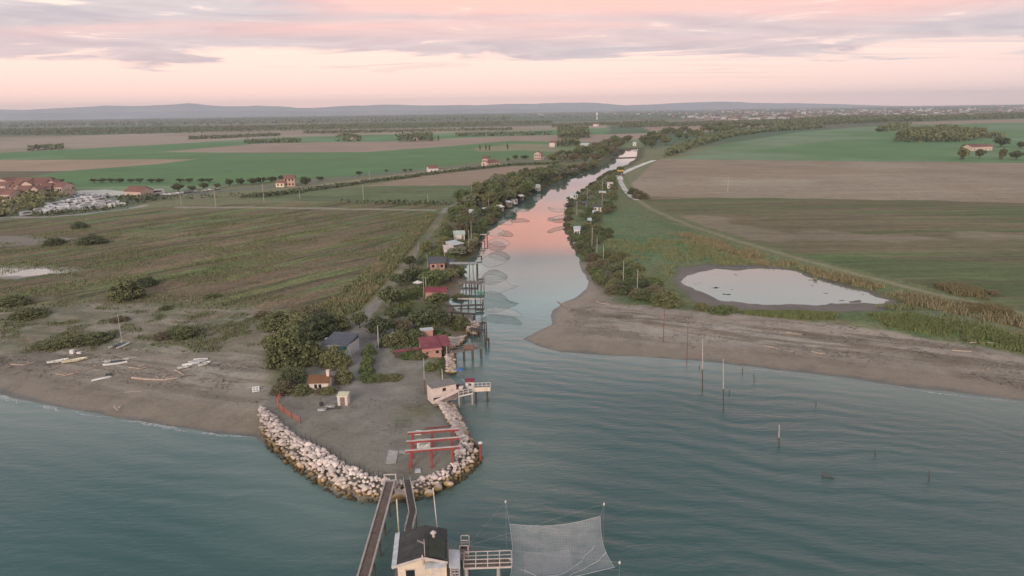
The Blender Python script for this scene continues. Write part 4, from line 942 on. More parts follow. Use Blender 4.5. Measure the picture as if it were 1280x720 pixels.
M_SLAB = simple('pale_concrete', (.40, .37, .345), scale=2, dirt=(.30, .28, .26))
M_DRIFT = simple('bleached_driftwood', (.42, .33, .27), scale=5, dirt=(.26, .20, .16))
M_BOATW = simple('boat_white_gelcoat', (.70, .69, .66), rough=.35, dirt=(.5, .5, .48), var=.05)
M_BOATC = simple('boat_cream', (.66, .60, .44), rough=.4, dirt=(.5, .46, .36))
M_ROPE = simple('dark_rope', (.13, .12, .11))
M_WIRE = simple('pale_wire', (.45, .45, .44), rough=.5)
def net_mat(name, col, alpha):
    m, t, b, out = newmat(name)
    tr = t.n.new('ShaderNodeBsdfTransparent'); mx = t.n.new('ShaderNodeMixShader')
    geo = t.n.new('ShaderNodeNewGeometry')
    f = t.mapr(t.noise(geo.outputs['Position'], .8, 4, .6), .3, .7, alpha * .8, alpha * 1.2)
    px_ = t.n.new('ShaderNodeSeparateXYZ'); t.l.new(t.vmath('MULTIPLY', geo.outputs['Position'], (3.4, 3.4, 1)), px_.inputs[0])
    ln = t.math('MAXIMUM', t.math('GREATER_THAN', t.math('FRACT', px_.outputs[0]), .72), t.math('GREATER_THAN', t.math('FRACT', px_.outputs[1]), .72))
    f = t.math('MULTIPLY', f, t.math('ADD', .90, t.math('MULTIPLY', ln, .24)))
    t.l.new(f, mx.inputs[0]); t.l.new(tr.outputs[0], mx.inputs[1]); t.l.new(b.outputs[0], mx.inputs[2]); t.l.new(mx.outputs[0], out.inputs[0])
    b.inputs['Base Color'].default_value = (*col, 1); b.inputs['Roughness'].default_value = .9
    return m
M_NET = net_mat('pale_fishing_net', (.40, .40, .41), .40)
M_NETD = net_mat('river_fishing_net', (.42, .41, .38), .34)

# ---- rocks
rm, t, b, out = newmat('breakwater_rock')
geo = t.n.new('ShaderNodeNewGeometry'); oi = t.n.new('ShaderNodeObjectInfo'); rs = t.n.new('ShaderNodeVertexColor'); rs.layer_name = 'col'
sz = t.n.new('ShaderNodeSeparateXYZ'); t.l.new(geo.outputs['Position'], sz.inputs[0])
nz = t.noise(geo.outputs['Position'], .9, 4, .6); n4 = t.noise(geo.outputs['Position'], 5, 5, .7)
hz_ = t.math('ADD', sz.outputs[2], t.math('MULTIPLY', t.math('SUBTRACT', nz, .5), .9))
c = t.ramp(t.mapr(hz_, -.1, 1.9, 0, 1), [(0, (.03, .028, .018)), (.16, (.065, .052, .022)), (.30, (.19, .125, .045)), (.44, (.38, .26, .13)), (.56, (.60, .49, .42)), (1, (.70, .60, .55))])
rv = t.math('ADD', t.math('MULTIPLY', oi.outputs['Random'], .5), .72)
s_ = t.n.new('ShaderNodeVectorMath'); s_.operation = 'SCALE'; t.l.new(c, s_.inputs[0]); t.l.new(t.math('MULTIPLY', rv, t.mapr(n4, .3, .7, .8, 1.18)), s_.inputs['Scale'])
t.l.new(t.mix(1.0, s_.outputs[0], rs.outputs[0], 'MULTIPLY'), b.inputs['Base Color']); b.inputs['Roughness'].default_value = .85
import bmesh
rock_me = []
for i in range(7):
    bm = bmesh.new(); bmesh.ops.create_icosphere(bm, subdivisions=2, radius=1); rr = random.Random(i + 50)
    planes = [Vector((rr.gauss(0, 1), rr.gauss(0, 1), rr.gauss(0, 1))).normalized() for _ in range(7)]
    for v in bm.verts:
        d = v.co.normalized(); k = 1.0
        for p in planes:
            q = d.dot(p)
            if q > .02: k = min(k, .60 / q)
        v.co = d * k * Vector((1, .82, .66)).length * .78; v.co.x *= 1.15; v.co.y *= .9; v.co.z *= .75
    me = bpy.data.meshes.new('boulder'); bm.to_mesh(me); bm.free(); me.materials.append(rm)
    a = me.color_attributes.new('col', 'FLOAT_COLOR', 'POINT'); a.data.foreach_set('color', np.ones(len(me.vertices) * 4, np.float32)); rock_me.append(me)
OUT = [(333, 556), (352, 573), (385, 597), (420, 618), (455, 627), (480, 629), (512, 626), (545, 616), (575, 602), (601, 578), (597, 558), (582, 545), (573, 528), (563, 505)]
INN = [(326, 509), (345, 525), (368, 546), (400, 562), (430, 581), (460, 597), (488, 603), (512, 603), (530, 598), (548, 590), (568, 578), (576, 560), (574, 545), (560, 520), (546, 503)]
rk_poly = [P(a, b_, .2) for a, b_ in [(326, 524), (330, 546)] + OUT] + [P(a, b_, 1.3) for a, b_ in INN[::-1]]
rkp = [(p.x, p.y) for p in rk_poly]
cand = []
rng_ = random.Random(99); xs_ = [p[0] for p in rkp]; ys_ = [p[1] for p in rkp]
nr_ = np.random.default_rng(5)
qx = nr_.uniform(min(xs_), max(xs_), 60000); qy = nr_.uniform(min(ys_), max(ys_), 60000)
qi = sdist(qx, qy, rkp); k_ = qi > -.1; qx, qy, qi = qx[k_], qy[k_], qi[k_]; qd = -sdist(qx, qy, WATER)
grid = {}
for x, y, di, dd in zip(qx.tolist(), qy.tolist(), qi.tolist(), qd.tolist()):
    key = (int(x / .49), int(y / .49))
    if any((a - x) ** 2 + (b2 - y) ** 2 < .235 for kx in (-1, 0, 1) for ky in (-1, 0, 1) for a, b2 in grid.get((key[0] + kx, key[1] + ky), [])): continue
    z = min(-.25 + max(dd + 1.0, 0) * .55, 1.75) - max(0, .6 - di) * .5
    grid.setdefault(key, []).append((x, y)); cand.append((x, y, z, rng_.choice([.24, .28, .32, .38, .44, .55])))
for px, py, r in [(499, 617, 1.15), (548, 608, .85), (561, 610 - 6, .7), (536, 616, .7)]:
    q = P(px, py, .7); cand.append((q.x, q.y, .55, r))
cand.sort(key=lambda c: (c[1] + 0 * c[0]) - c[3] * 40)
big = cand[:296]; rest = cand[296:]
for i, (x, y, z, r) in enumerate(big):
    o = bpy.data.objects.new('boulder', rock_me[i % 7]); COL.objects.link(o); o.location = (x, y, z); o.scale = (r, r, r)
    o.rotation_euler = (rng_.uniform(-.4, .4), rng_.uniform(-.4, .4), rng_.uniform(0, 6.28))
    tag(o, 'angular boulder near the seaward tip of the rock breakwater, pale above and algae-stained below', 'boulder', 'boulders of the breakwater tip')
V_, Q_, CC_ = [], [], []; b0 = 0
for i, (x, y, z, r) in enumerate(rest):
    me = rock_me[i % 7]; n = len(me.vertices); co = np.empty(n * 3, np.float32); me.vertices.foreach_get('co', co); co = co.reshape(-1, 3)
    m = np.array(Euler((rng_.uniform(-.4, .4), rng_.uniform(-.4, .4), rng_.uniform(0, 6.28))).to_matrix()); V_.append(co @ m.T * r + np.array([x, y, z]))
    f = np.empty(len(me.polygons) * 3, np.int32); me.polygons.foreach_get('vertices', f); Q_.append(f.reshape(-1, 3) + b0); b0 += n
    k = rng_.uniform(.72, 1.2); CC_.append(np.full((n, 3), k))
me = np_mesh('breakwater_boulders', np.concatenate(V_), np.concatenate(Q_), rm, {'col': np.concatenate(CC_)}, tri=True)
tag(link('breakwater_boulders', me), kind='stuff')
# smaller rock revetments up the bank
V_, Q_, CC_ = [], [], []; b0 = 0
for pix, nn, sc0 in [([(543, 503), (566, 505), (578, 530), (586, 545), (574, 548), (556, 520)], 380, .42), ([(559, 441), (567, 441), (569, 466), (558, 466)], 190, .42), ([(560, 425), (580, 421), (584, 416), (578, 428), (564, 436)], 130, .5), ([(585, 400), (599, 405), (596, 418), (584, 416)], 120, .45)]:
    poly = W(pix, .6); xs_ = [p[0] for p in poly]; ys_ = [p[1] for p in poly]; c_ = 0
    while c_ < nn:
        x = rng_.uniform(min(xs_), max(xs_)); y = rng_.uniform(min(ys_), max(ys_))
        if sdist(np.array([x]), np.array([y]), poly)[0] < 0: continue
        c_ += 1; r = rng_.uniform(.6, 1.25) * sc0; me = rock_me[c_ % 7]; n = len(me.vertices); co = np.empty(n * 3, np.float32); me.vertices.foreach_get('co', co); co = co.reshape(-1, 3)
        m = np.array(Euler((rng_.uniform(-.4, .4), rng_.uniform(-.4, .4), rng_.uniform(0, 6.28))).to_matrix()); V_.append(co @ m.T * r + np.array([x, y, max(gz(x, y), .1) + .25 + .35]))
        f = np.empty(len(me.polygons) * 3, np.int32); me.polygons.foreach_get('vertices', f); Q_.append(f.reshape(-1, 3) + b0); b0 += n; CC_.append(np.full((n, 3), rng_.uniform(.6, .95)))
me = np_mesh('bank_rubble', np.concatenate(V_), np.concatenate(Q_), rm, {'col': np.concatenate(CC_)}, tri=True); tag(link('bank_rubble', me), kind='stuff')

# ================================================================ built things, photo points turned into world points at stated heights
def V3(p): return Vector(p)
def root_at(name, p, label, cat, group=None, rz=0.0):
    return empty(name, (p[0], p[1], p[2]), rz, label, cat, group)
class Part:
    """world-coordinate part builder under a root"""
    def __init__(s, root): s.root = root
    def __call__(s, name, mb, mat, parent=None, label=None):
        par = parent or s.root; o = mb.build(name, mat, par, off=tuple(s.root.location))
        if label: o['label'] = label
        return o
def sea_bed(x, y): return -2.2

# ---- long plank walkway to the left foreground
a = P(487.5, 602, 2.2); b2 = P(454, 722, 2.9); d = (b2 - a).normalized(); end = b2 + d * 16; L = (end - a).length
rt = root_at('walkway', a, 'long straight plank walkway on piles at the breakwater tip, left of two', 'walkway'); pt = Part(rt)
side = Vector((-d.y, d.x, 0)).normalized()
mb = MB()
n = int(L / .24)
for k in range(n):
    p = a + d * (k + .5) * L / n; mb.beam(p - side * .50, p + side * .50, .21, .05)
pt('deck', mb, M_DECK)
for s in (-1, 1):
    mb = MB(); mb.beam(a + side * s * .62 + Vector((0, 0, .02)), end + side * s * .62 + Vector((0, 0, .02)), .20, .26); pt('edge_beam', mb, M_KERB)
for k in range(0, int(L / 4) + 1):
    for s in (-1, 1):
        p = a + d * (k * 4 + .8) + side * s * .5; mb = MB(); mb.tube((p.x, p.y, -2.2), (p.x, p.y, p.z - .1), .13, .12, 8); pt('pile', mb, M_DWOOD)
mb = MB(); p = a - d * .3
for s in (-1, 1): mb.box((p.x + side.x * s * .75, p.y + side.y * s * .75, p.z + .3), (.16, .16, 1.3))
mb.beam(p - side * .75 + Vector((0, 0, .9)), p + side * .75 + Vector((0, 0, .9)), .1, .1); mb.box((p.x, p.y, p.z - .25), (1.9, .8, .3), rz=math.atan2(d.y, d.x) + R(90))
pt('gateway', mb, M_PALETOP)
# ---- narrow walkway to the foreground hut
pl = [P(508.5, 598, 2.1), P(511.5, 643, 2.8), P(513, 662, 3.2)]
pl[1] = P(516, 641, 2.8); pl[0] = P(508.5, 600, 2.1); pl[2] = P(510.5, 663, 3.4)
rt = root_at('walkway', pl[0], 'narrow railed walkway running from the breakwater to the foreground fishing hut', 'walkway'); pt = Part(rt)
mb = MB(); rl = [MB(), MB()]
for a_, b_ in zip(pl[:-1], pl[1:]):
    d = (b_ - a_).normalized(); side = Vector((-d.y, d.x, 0)).normalized(); Ls = (b_ - a_).length; n = max(2, int(Ls / .26))
    for k in range(n):
        p = a_ + d * (k + .5) * Ls / n; mb.beam(p - side * .40, p + side * .40, .22, .05)
    for i, s in enumerate((-1, 1)):
        rl[i].beam(a_ + side * s * .44, b_ + side * s * .44, .08, .14); rl[i].beam(a_ + side * s * .44 + Vector((0, 0, .5)), b_ + side * s * .44 + Vector((0, 0, .5)), .04, .05)
        for k in range(int(Ls / 1.6) + 1):
            q = a_ + d * k * 1.6 + side * s * .44; rl[i].beam(q, q + Vector((0, 0, .5)), .05, .05)
    for k in range(int(Ls / 3) + 1):
        for s in (-1, 1):
            p = a_ + d * k * 3 + side * s * .35; m2 = MB(); m2.tube((p.x, p.y, -2.2), (p.x, p.y, p.z - .05), .09, .08, 7); pt('pile', m2, M_DWOOD)
pt('deck', mb, M_DWOOD)
for r_ in rl: pt('railing', r_, M_KERB)

# ---- foreground fishing hut, standing on piles
ze = 5.6; zr = 6.45
FL = P(492, 708, ze); FR = P(559.5, 703, ze); BL = P(506, 666, ze); BR = P(565, 662, ze)
ux = (FR - FL).normalized(); uy = Vector((-ux.y, ux.x, 0)); Wd = (FR - FL).length; Dp = ((BL - FL).dot(uy) + (BR - FR).dot(uy)) / 2
rzh = math.atan2(ux.y, ux.x)
rt = root_at('fishing_hut', (FL.x, FL.y, 3.2), 'cream fishing hut on piles in the foreground with a shallow black roof', 'hut', rz=rzh)
def LP(x, y, z): return (x, y, z - 3.2)
xr = Wd * .56
mb = MB(); w0, w1 = .35, Wd - .15; y0, y1 = .35, Dp - .25
mb.add([LP(w0, y0, 3.2), LP(w1, y0, 3.2), LP(w1, y0, ze - .08), LP(xr, y0, zr - .16), LP(w0, y0, ze - .08), LP(w0, y1, 3.2), LP(w1, y1, 3.2), LP(w1, y1, ze - .08), LP(xr, y1, zr - .16), LP(w0, y1, ze - .08)],
       [(0, 1, 2, 3, 4), (9, 8, 7, 6, 5), (0, 4, 9, 5), (1, 6, 7, 2), (4, 3, 8, 9), (3, 2, 7, 8), (0, 5, 6, 1)])
wall = mb.build('wall', M_CREAM, rt)
mb = MB(); mb.box(LP(1.6, y0 - .015, 4.3), (.9, .05, 1.0)); pw = mb.build('window', M_GLASS, rt)
mb = MB(); mb.box(LP(1.6, y0 - .03, 4.85), (1.1, .07, .1)); mb.build('lintel', M_PALETOP, pw); mb = MB(); mb.box(LP(1.6, y0 - .03, 3.77), (1.1, .07, .1)); mb.build('sill', M_PALETOP, pw)
mb = MB(); mb.box(LP(4.2, y0 - .015, 4.15), (.95, .06, 1.9)); mb.build('door', M_PINKW, rt)
def roofplane(xa, za, xb, zb, mat, nm, ya=0.0, yb=None, mats=None):
    yb = yb if yb is not None else Dp; mb = MB(); n = 9
    L_ = math.hypot(xb - xa, zb - za)
    for k in range(n):                     # corrugated sheets lapped with small steps
        q0, q1 = ya + (yb - ya) * k / n, ya + (yb - ya) * (k + 1) / n
        dz = .025 * (k % 2)
        mb.slab([LP(xa, q0, za + dz), LP(xb, q0, zb + dz), LP(xb, q1 - .01, zb + dz), LP(xa, q1 - .01, za + dz)], .07)
    return mb.build(nm, mat, rt)
rf = roofplane(.30, ze + .03, xr, zr, M_ROOFDARK, 'roof')
rf2 = roofplane(xr + .01, zr, Wd, ze + .12, M_ROOFDARK, 'roof')
mb = MB(); mb.slab([LP(xr + .5, .15, zr - .03 - .5 * .24 + .14), LP(Wd - .25, .15, ze + .34), LP(Wd - .25, Dp * .62, ze + .34), LP(xr + .5, Dp * .62, zr - .03 - .5 * .24 + .14)], .05)
mb.build('patch', M_ROOFMOSS, rf2, label=None) if False else mb.build('patch', M_ROOFMOSS, rf2)
mb = MB(); mb.slab([LP(-.22, -.1, ze + .02), LP(.29, -.1, ze + .1), LP(.29, Dp + .05, ze + .1), LP(-.22, Dp + .05, ze + .02)], .08); mb.build('eave_board', M_PANEL, rt)
mb = MB(); mb.beam(LP(-.2, -.05, ze - .12), LP(xr, -.05, zr - .12), .06, .30); mb.beam(LP(xr, -.05, zr - .12), LP(Wd, -.05, ze - .02), .06, .26); mb.build('barge_board', M_PALETOP, rt)
mb = MB(); mb.slab([LP(xr + .1, -.65, ze - .05), LP(Wd - .2, -.65, ze - .05), LP(Wd - .2, .2, ze + .1), LP(xr + .1, .2, ze + .1)], .08); mb.build('door_canopy', M_PANEL, rt)
mb = MB(); mb.tube(LP(xr + .95, Dp * .62, zr - .5), LP(xr + .95, Dp * .62, zr + .35), .16, .14, 10); mb.tube(LP(xr + .95, Dp * .62, zr + .36), LP(xr + .95, Dp * .62, zr + .62), .34, .05, 10); mb.tube(LP(xr + .95, Dp * .62, zr + .3), LP(xr + .95, Dp * .62, zr + .35), .30, .34, 10); mb.build('chimney_cowl', M_PALETOP, rt)
mb = MB(); mb.tube(LP(xr + .12, .2, zr - .3), LP(xr + .12, .2, zr + 1.9), .035, .03, 6)
mb.beam(LP(xr - .55, .2, zr + 1.8), LP(xr + .2, .2, zr + 1.35), .04, .04)
for k in range(5): mb.beam(LP(xr - .5 + k * .16, .0, zr + 1.78 - k * .09), LP(xr - .5 + k * .16, .4, zr + 1.78 - k * .09), .03, .03)
mb.tube(LP(xr - .12, .0, zr - 1.0), LP(xr - .12, .0, zr + .2), .07, .07, 8); mb.build('aerial', M_PALETOP, rt)
mb = MB(); mb.box(LP(Wd / 2 + .1, Dp / 2, 3.12), (Wd + .5, Dp + .8, .16)); mb.build('platform', M_WOOD, rt)
for i in range(3):
    for j in range(3):
        mb = MB(); mb.tube(LP(.4 + i * (Wd - .8) / 2, .3 + j * (Dp - .6) / 2, -2.2), LP(.4 + i * (Wd - .8) / 2, .3 + j * (Dp - .6) / 2, 3.05), .15, .14, 8); mb.build('pile', M_DWOOD, rt)
# side lean-to with pale sheet, and the winch frame
mb = MB(); mb.slab([LP(Wd + .1, .35, 4.75), LP(Wd + 1.25, .35, 4.55), LP(Wd + 1.25, 3.1, 4.75), LP(Wd + .1, 3.1, 4.95)], .06); mb.build('lean_to_roof', M_PANEL, rt)
mb = MB()
for x, y in ((Wd + .25, .45), (Wd + 1.15, .45), (Wd + 1.15, 3.0)): mb.box(LP(x, y, 3.9), (.08, .08, 1.6))
mb.build('support', M_PALETOP, rt); mb = MB()
for k in range(3): mb.beam(LP(Wd + .25, .45, 3.4 + k * .4), LP(Wd + 1.15, .45, 3.65 + k * .35), .05, .05); mb.beam(LP(Wd + .25, .45, 3.7 + k * .35), LP(Wd + 1.15, .45, 3.4 + k * .4), .05, .05) 
mb.beam(LP(Wd + .2, .45, 4.5), LP(Wd + 1.2, .45, 4.5), .05, .05); mb.beam(LP(Wd + .7, .45, 3.3), LP(Wd + .7, .45, 4.5), .05, .05)
mb.build('bracing', M_PALETOP, rt)
# pier arm with rails, on the right
pa, pb = P(580, 705, 3.1), P(639.5, 703, 3.1); d = (pb - pa).normalized(); side = Vector((-d.y, d.x, 0))
rt2 = root_at('pier', pa, 'railed wooden pier arm between the foreground hut and its big lift net', 'pier'); pt = Part(rt2)
mb = MB(); Ls = (pb - pa).length
for k in range(int(Ls / .3)): p = pa + d * (k + .5) * .3; mb.beam(p - side * .62, p + side * .62, .24, .06)
pt('deck', mb, M_DECK)
for s in (-1, 1):
    mb = MB(); 
    for z_ in (.5, 1.0): mb.beam(pa + side * s * .66 + Vector((0, 0, z_)), pb + side * s * .66 + Vector((0, 0, z_)), .07, .07)
    for k in range(5): q = pa + d * (Ls * k / 4) + side * s * .66; mb.beam(q, q + Vector((0, 0, 1.0)), .08, .08)
    mb.beam(pa + side * s * .60 - Vector((0, 0, .1)), pb + side * s * .60 - Vector((0, 0, .1)), .1, .22); pt('railing', mb, M_PALETOP)
for q in (.05, .72):
    for s in (-1, 1):
        p = pa + d * Ls * q + side * s * .4; mb = MB(); mb.tube((p.x, p.y, -2.2), (p.x, p.y, 3.0), .22, .2, 9); pt('pile', mb, M_KERB)
# winch housing beside the hut
pz = P(581, 690, 3.2); rt3 = root_at('net_winch', pz, 'grey timber winch frame standing at the landward end of the net pier', 'winch'); pt = Part(rt3)
for x in (-.45, .45):
    for y in (-.9, .9): mb = MB(); mb.box((pz.x + x, pz.y + y, pz.z - .1 + .75), (.1, .1, 1.5)); pt('post', mb, M_PALETOP)
for y in (-.9, 0, .9):
    for z in (.5, 1.45): mb = MB(); mb.beam(pz + Vector((-.4, y, z)), pz + Vector((.4, y, z)), .08, .08); pt('crossbar', mb, M_PALETOP)
mb = MB(); mb.tube(pz + Vector((-.4, -.3, .9)), pz + Vector((.4, -.3, .9)), .22, .22, 12); pt('drum', mb, M_DARK)
mb = MB(); mb.box((pz.x, pz.y, pz.z - .1), (1.3, 2.4, .16)); pt('platform', mb, M_WOOD)
for s in (-1, 1): mb = MB(); mb.tube((pz.x + .4 * s, pz.y, -2.2), (pz.x + .4 * s, pz.y, 3.0), .12, .12, 8); pt('pile', mb, M_DWOOD)

# ---- lift nets
def net_surface(c4, sag, n=16, folds=0.0, seed=0, edge_in=.06):
    """bilinear patch between four corners, edges pulled in, sagging to the middle"""
    A0, B0, C0, D0 = [np.array(p) for p in c4]; vs = []; cen = (A0 + B0 + C0 + D0) / 4
    for j in range(n + 1):
        for i in range(n + 1):
            u, v = i / n, j / n; p = A0 * (1 - u) * (1 - v) + B0 * u * (1 - v) + C0 * u * v + D0 * (1 - u) * v
            e = 4 * u * (1 - u); g = 4 * v * (1 - v)
            p = p + (cen - p) * edge_in * (e * (1 - g) + g * (1 - e)) * 1.3
            p[2] -= sag * (e * g) ** .8 + .22 * sag * (e * (1 - g) + g * (1 - e)) + folds * math.sin(u * 9 + v * 5 + seed) * e * g
            vs.append(tuple(p))
    fs = [(j * (n + 1) + i, j * (n + 1) + i + 1, (j + 1) * (n + 1) + i + 1, (j + 1) * (n + 1) + i) for j in range(n) for i in range(n)]
    rim = [vs[i] for i in range(n + 1)] + [vs[j * (n + 1) + n] for j in range(1, n + 1)] + [vs[n * (n + 1) + i] for i in range(n - 1, -1, -1)] + [vs[j * (n + 1)] for j in range(n - 1, -1, -1)]
    return vs, fs, rim
c4 = [P(637, 655, 4.2), P(750.5, 645, 4.2), P(768, 709, 3.8), P(634, 738, 3.8)]
ctr = sum(c4, Vector()) / 4
rt = root_at('lift_net', (ctr.x, ctr.y, 0), 'big square pale lift net hung over the sea beside the foreground pier', 'net'); pt = Part(rt)
vs, fs, rim = net_surface(c4, 1.9, 22, .06)
mb = MB(); mb.add(vs, fs); nt = mb.build('netting', M_NET, rt, off=tuple(rt.location), smooth=True)
mb = MB(); mb.poly_tube(rim, .022, 4); pt('rim_rope', mb, M_WIRE)
lw = lambda u, v: vs[int(round(v * 22)) * 23 + int(round(u * 22))]
mb = MB(); mb.poly_tube([Vector(lw(.08 + .85 * k / 12, min(.95, .62 + .12 * math.sin(k / 12 * 3.14) - .42 * max(0, k / 12 - .45)))) + Vector((0, 0, .02)) for k in range(13)], .03, 4)
mb.poly_tube([Vector(lw(.6 + .4 * k / 8, .8 - .12 * k / 8)) + Vector((0, 0, .02)) for k in range(9)], .03, 4); pt('gathering_line', mb, M_WIRE)
# denser inner panel
mb = MB(); iv = []; m_ = 8
for j in range(m_ + 1):
    for i in range(m_ + 1): iv.append(Vector(lw(.12 + .5 * i / m_, .32 + .36 * j / m_)) + Vector((0, 0, -.03)))
mb.add(iv, [(j * (m_ + 1) + i, j * (m_ + 1) + i + 1, (j + 1) * (m_ + 1) + i + 1, (j + 1) * (m_ + 1) + i) for j in range(m_) for i in range(m_)]); mb.build('inner_panel', M_NETD if False else M_NET, rt, off=tuple(rt.location))
for (tx, ty, corner) in [(632, 627, 0), (755, 630, 1), (774.5, 703, 2)]:
    cp = c4[corner]; out_ = Vector((cp.x - ctr.x, cp.y - ctr.y, 0)).normalized()
    base = P(tx, ty, 6.2)
    mb = MB(); mb.tube((base.x, base.y, -2.2), (base.x, base.y, 6.1), .014, .012, 5); pl_ = pt('corner_pole', mb, M_GREY)
    mb = MB(); mb.tube((base.x, base.y, 6.1), (base.x, base.y, 6.32), .11, .09, 8); mb.build('pulley', M_WHITE, pl_, off=tuple(rt.location))
    mb = MB(); mb.tube(base, cp, .008, .008, 4); mb.tube(base, P(585, 682, 4.6), .005, .005, 4); pt('cable', mb, M_WIRE)
# white mast behind the hut and the leaning mooring pole
def pole(px, py_base, py_top, r, mat, label, cat='pole', zbase=None, name='pole', px_top=None, cap=None, group=None, band=None):
    """upright whose foot and tip the photo shows at these pixels"""
    p = G(px, py_base) if zbase is None else P(px, py_base, zbase)
    # height that reaches the top pixel
    lo, hi = 0.0, 40.0
    for _ in range(40):
        m = (lo + hi) / 2
        if PX((p.x, p.y, p.z + m))[1] > py_top: lo = m
        else: hi = m
    h = lo; q = Vector((p.x, p.y, p.z + h))
    if px_top is not None: q.x += (px_top - PX(q)[0]) * fwd_depth(q) / F
    zb = -2.2 - p.z if zbase is not None and zbase < .2 else -.6
    dirv = (q - p)
    rt = root_at(name, p, label, cat, group); pt = Part(rt)
    mb = MB(); mb.tube(p + dirv * (zb / max(h, .1)), q, r * 1.15, r * .8, 8)
    if band: 
        mb = MB(); mid_ = p + dirv * band[0]; mb.tube(p + dirv * (zb / max(h, .1)), mid_, r * 1.2, r * 1.1, 8); pt('lower_shaft', mb, band[1]); mb = MB(); mb.tube(mid_, q, r, r * .8, 8)
    pt('shaft', mb, mat)
    mb = MB()
    if cap: mb.tube(q, q + Vector((0, 0, .18)), r * 1.5, r * 1.3, 8); pt('cap', mb, cap)
    return rt
pole(546.5, 660, 612, .06, M_WHITE, 'slim white mast rising just behind the black roof of the foreground hut', 'mast', zbase=3.0, name='mast', px_top=541.5, cap=M_WHITE)
pole(498.5, 666, 624, .10, M_BOATC, 'leaning yellowish mooring pole between the two walkways', zbase=0, name='mooring_pole', px_top=495.8)
pole(601, 577, 554, .22, M_RED, 'thick red pile with white cap in the water beside the breakwater', 'pile', zbase=0, name='mooring_pile', cap=M_WHITE)
# ================================================================ red timber frame on the point
def on(px, py, h=0.0):
    p = G(px, py); return Vector((p.x, p.y, p.z + h))
feet = {(0, 0): on(514.4, 585), (1, 0): on(540, 585), (2, 0): on(565.6, 582.5)}
row = on(541, 560) - on(540, 584.5)
rt = root_at('timber_frame', feet[(0, 0)], 'open red timber frame of three long beams on posts at the tip of the point', 'frame'); pt = Part(rt)
HB = 2.55
for j in range(3):
    off = row * (j / 2); off.z = 0; ps = []
    for i in range(3):
        p = feet[(i, 0)] + off; p.z = 1.2; ps.append(p)
        mb = MB(); mb.box((p.x, p.y, p.z + HB / 2 - .15), (.30, .30, HB)); pt('post', mb, M_RED)
    a, b2 = ps[0] + Vector((-.75, 0, HB)), ps[2] + Vector((1.15, 0, HB)); a.y += -.06; b2.y = ps[2].y + .06
    mb = MB(); mb.beam(a, b2, .26, .34); bm_ = pt('beam', mb, M_RED)
    mb = MB(); mb.beam(a + Vector((0, 0, .21)), b2 + Vector((0, 0, .21)), .34, .06); mb.build('capping', M_PALETOP, bm_, off=tuple(rt.location))
p0 = feet[(0, 0)] + Vector((0, row.y, .1))
s0 = on(521.5, 561); s1 = on(538, 560)
rt = root_at('notice_board', s0, 'white board with a blue-grey painted scrawl leaning inside the red frame', 'board'); pt = Part(rt)
bd = (s1 - s0); bd.z = 0; ux_ = bd.normalized(); Wb = bd.length
mb = MB(); cb = s0 + ux_ * Wb / 2; rzb = math.atan2(ux_.y, ux_.x); mb.box((cb.x, cb.y, cb.z + .75), (Wb, .06, 1.5), rz=rzb, rx=-R(35)); pt('panel', mb, M_WHITE)
mb = MB()
def bp(u, v): return cb + ux_ * (u * Wb / 2) + Vector((0, -.045 + .62 * math.sin(R(22)) * v, .75 + .62 * math.cos(R(22)) * v))
for seg in ([(-.7, -.3), (-.35, -.15), (0, -.28), (.3, -.05), (.75, .0)], [(-.6, -.05), (-.2, .1), (.15, .05), (.45, .25), (.8, .3)], [(-.1, .35), (.1, .5), (.4, .42)]):
    mb.poly_tube([bp(*q) for q in seg], .05, 4)
pt('painted_marks', mb, simple('blue_grey_marks', (.16, .22, .28)))
p = on(522.5, 543); mb = MB(); mb.slab([p + Vector(q) for q in ((-.55, -.2, .5), (.5, -.25, .55), (.7, .25, .6), (-.3, .4, .55))], .5)
tag(mb.build('canvas_bundle', M_WHITE), 'small white bundle on the sand behind the red frame', 'bundle')
rt = root_at('barrier', on(534, 541), 'low red rail standing behind the red frame beside the rocks', 'barrier'); pt = Part(rt)
mb = MB(); q0, q1 = on(532, 541), on(560, 538.5); mb.beam(q0 + Vector((0, 0, .75)), q1 + Vector((0, 0, .75)), .1, .18); pt('rail', mb, M_RED)
for q in (q0, (q0 + q1) / 2, q1): mb = MB(); mb.box((q.x, q.y, q.z + .3), (.12, .12, .9)); pt('post', mb, M_RED)
p = on(512, 592.5); mb = MB(); mb.tube(p - Vector((0, 0, .4)), p + Vector((0, 0, 2.0)), .07, .06, 7); tag(mb.build('stake', M_RED), 'thin red stake in front of the left post of the red frame', 'stake')
def slab_on(pix, t, mat, name, label, cat):
    ps = [on(a_, b_, .06) for a_, b_ in pix]; zt = max(p.z for p in ps)
    for p in ps: p.z = zt + .03
    mb = MB(); mb.slab(ps, t); return tag(mb.build(name, mat), label, cat)
slab_on([(486, 563), (498, 564), (495, 579), (482, 580)], .3, M_SLAB, 'concrete_slab', 'pale concrete slab lying left of the red frame', 'slab')
slab_on([(499, 563.5), (513, 564), (513, 567), (499, 566.5)], .25, M_SLAB, 'concrete_slab', 'narrow pale slab between the wide slab and the red frame', 'slab')
slab_on([(519, 586.5), (526, 586.5), (526, 591), (518.5, 591)], .3, M_PANEL, 'concrete_slab', 'small square grey slab under the front beam of the red frame', 'slab')
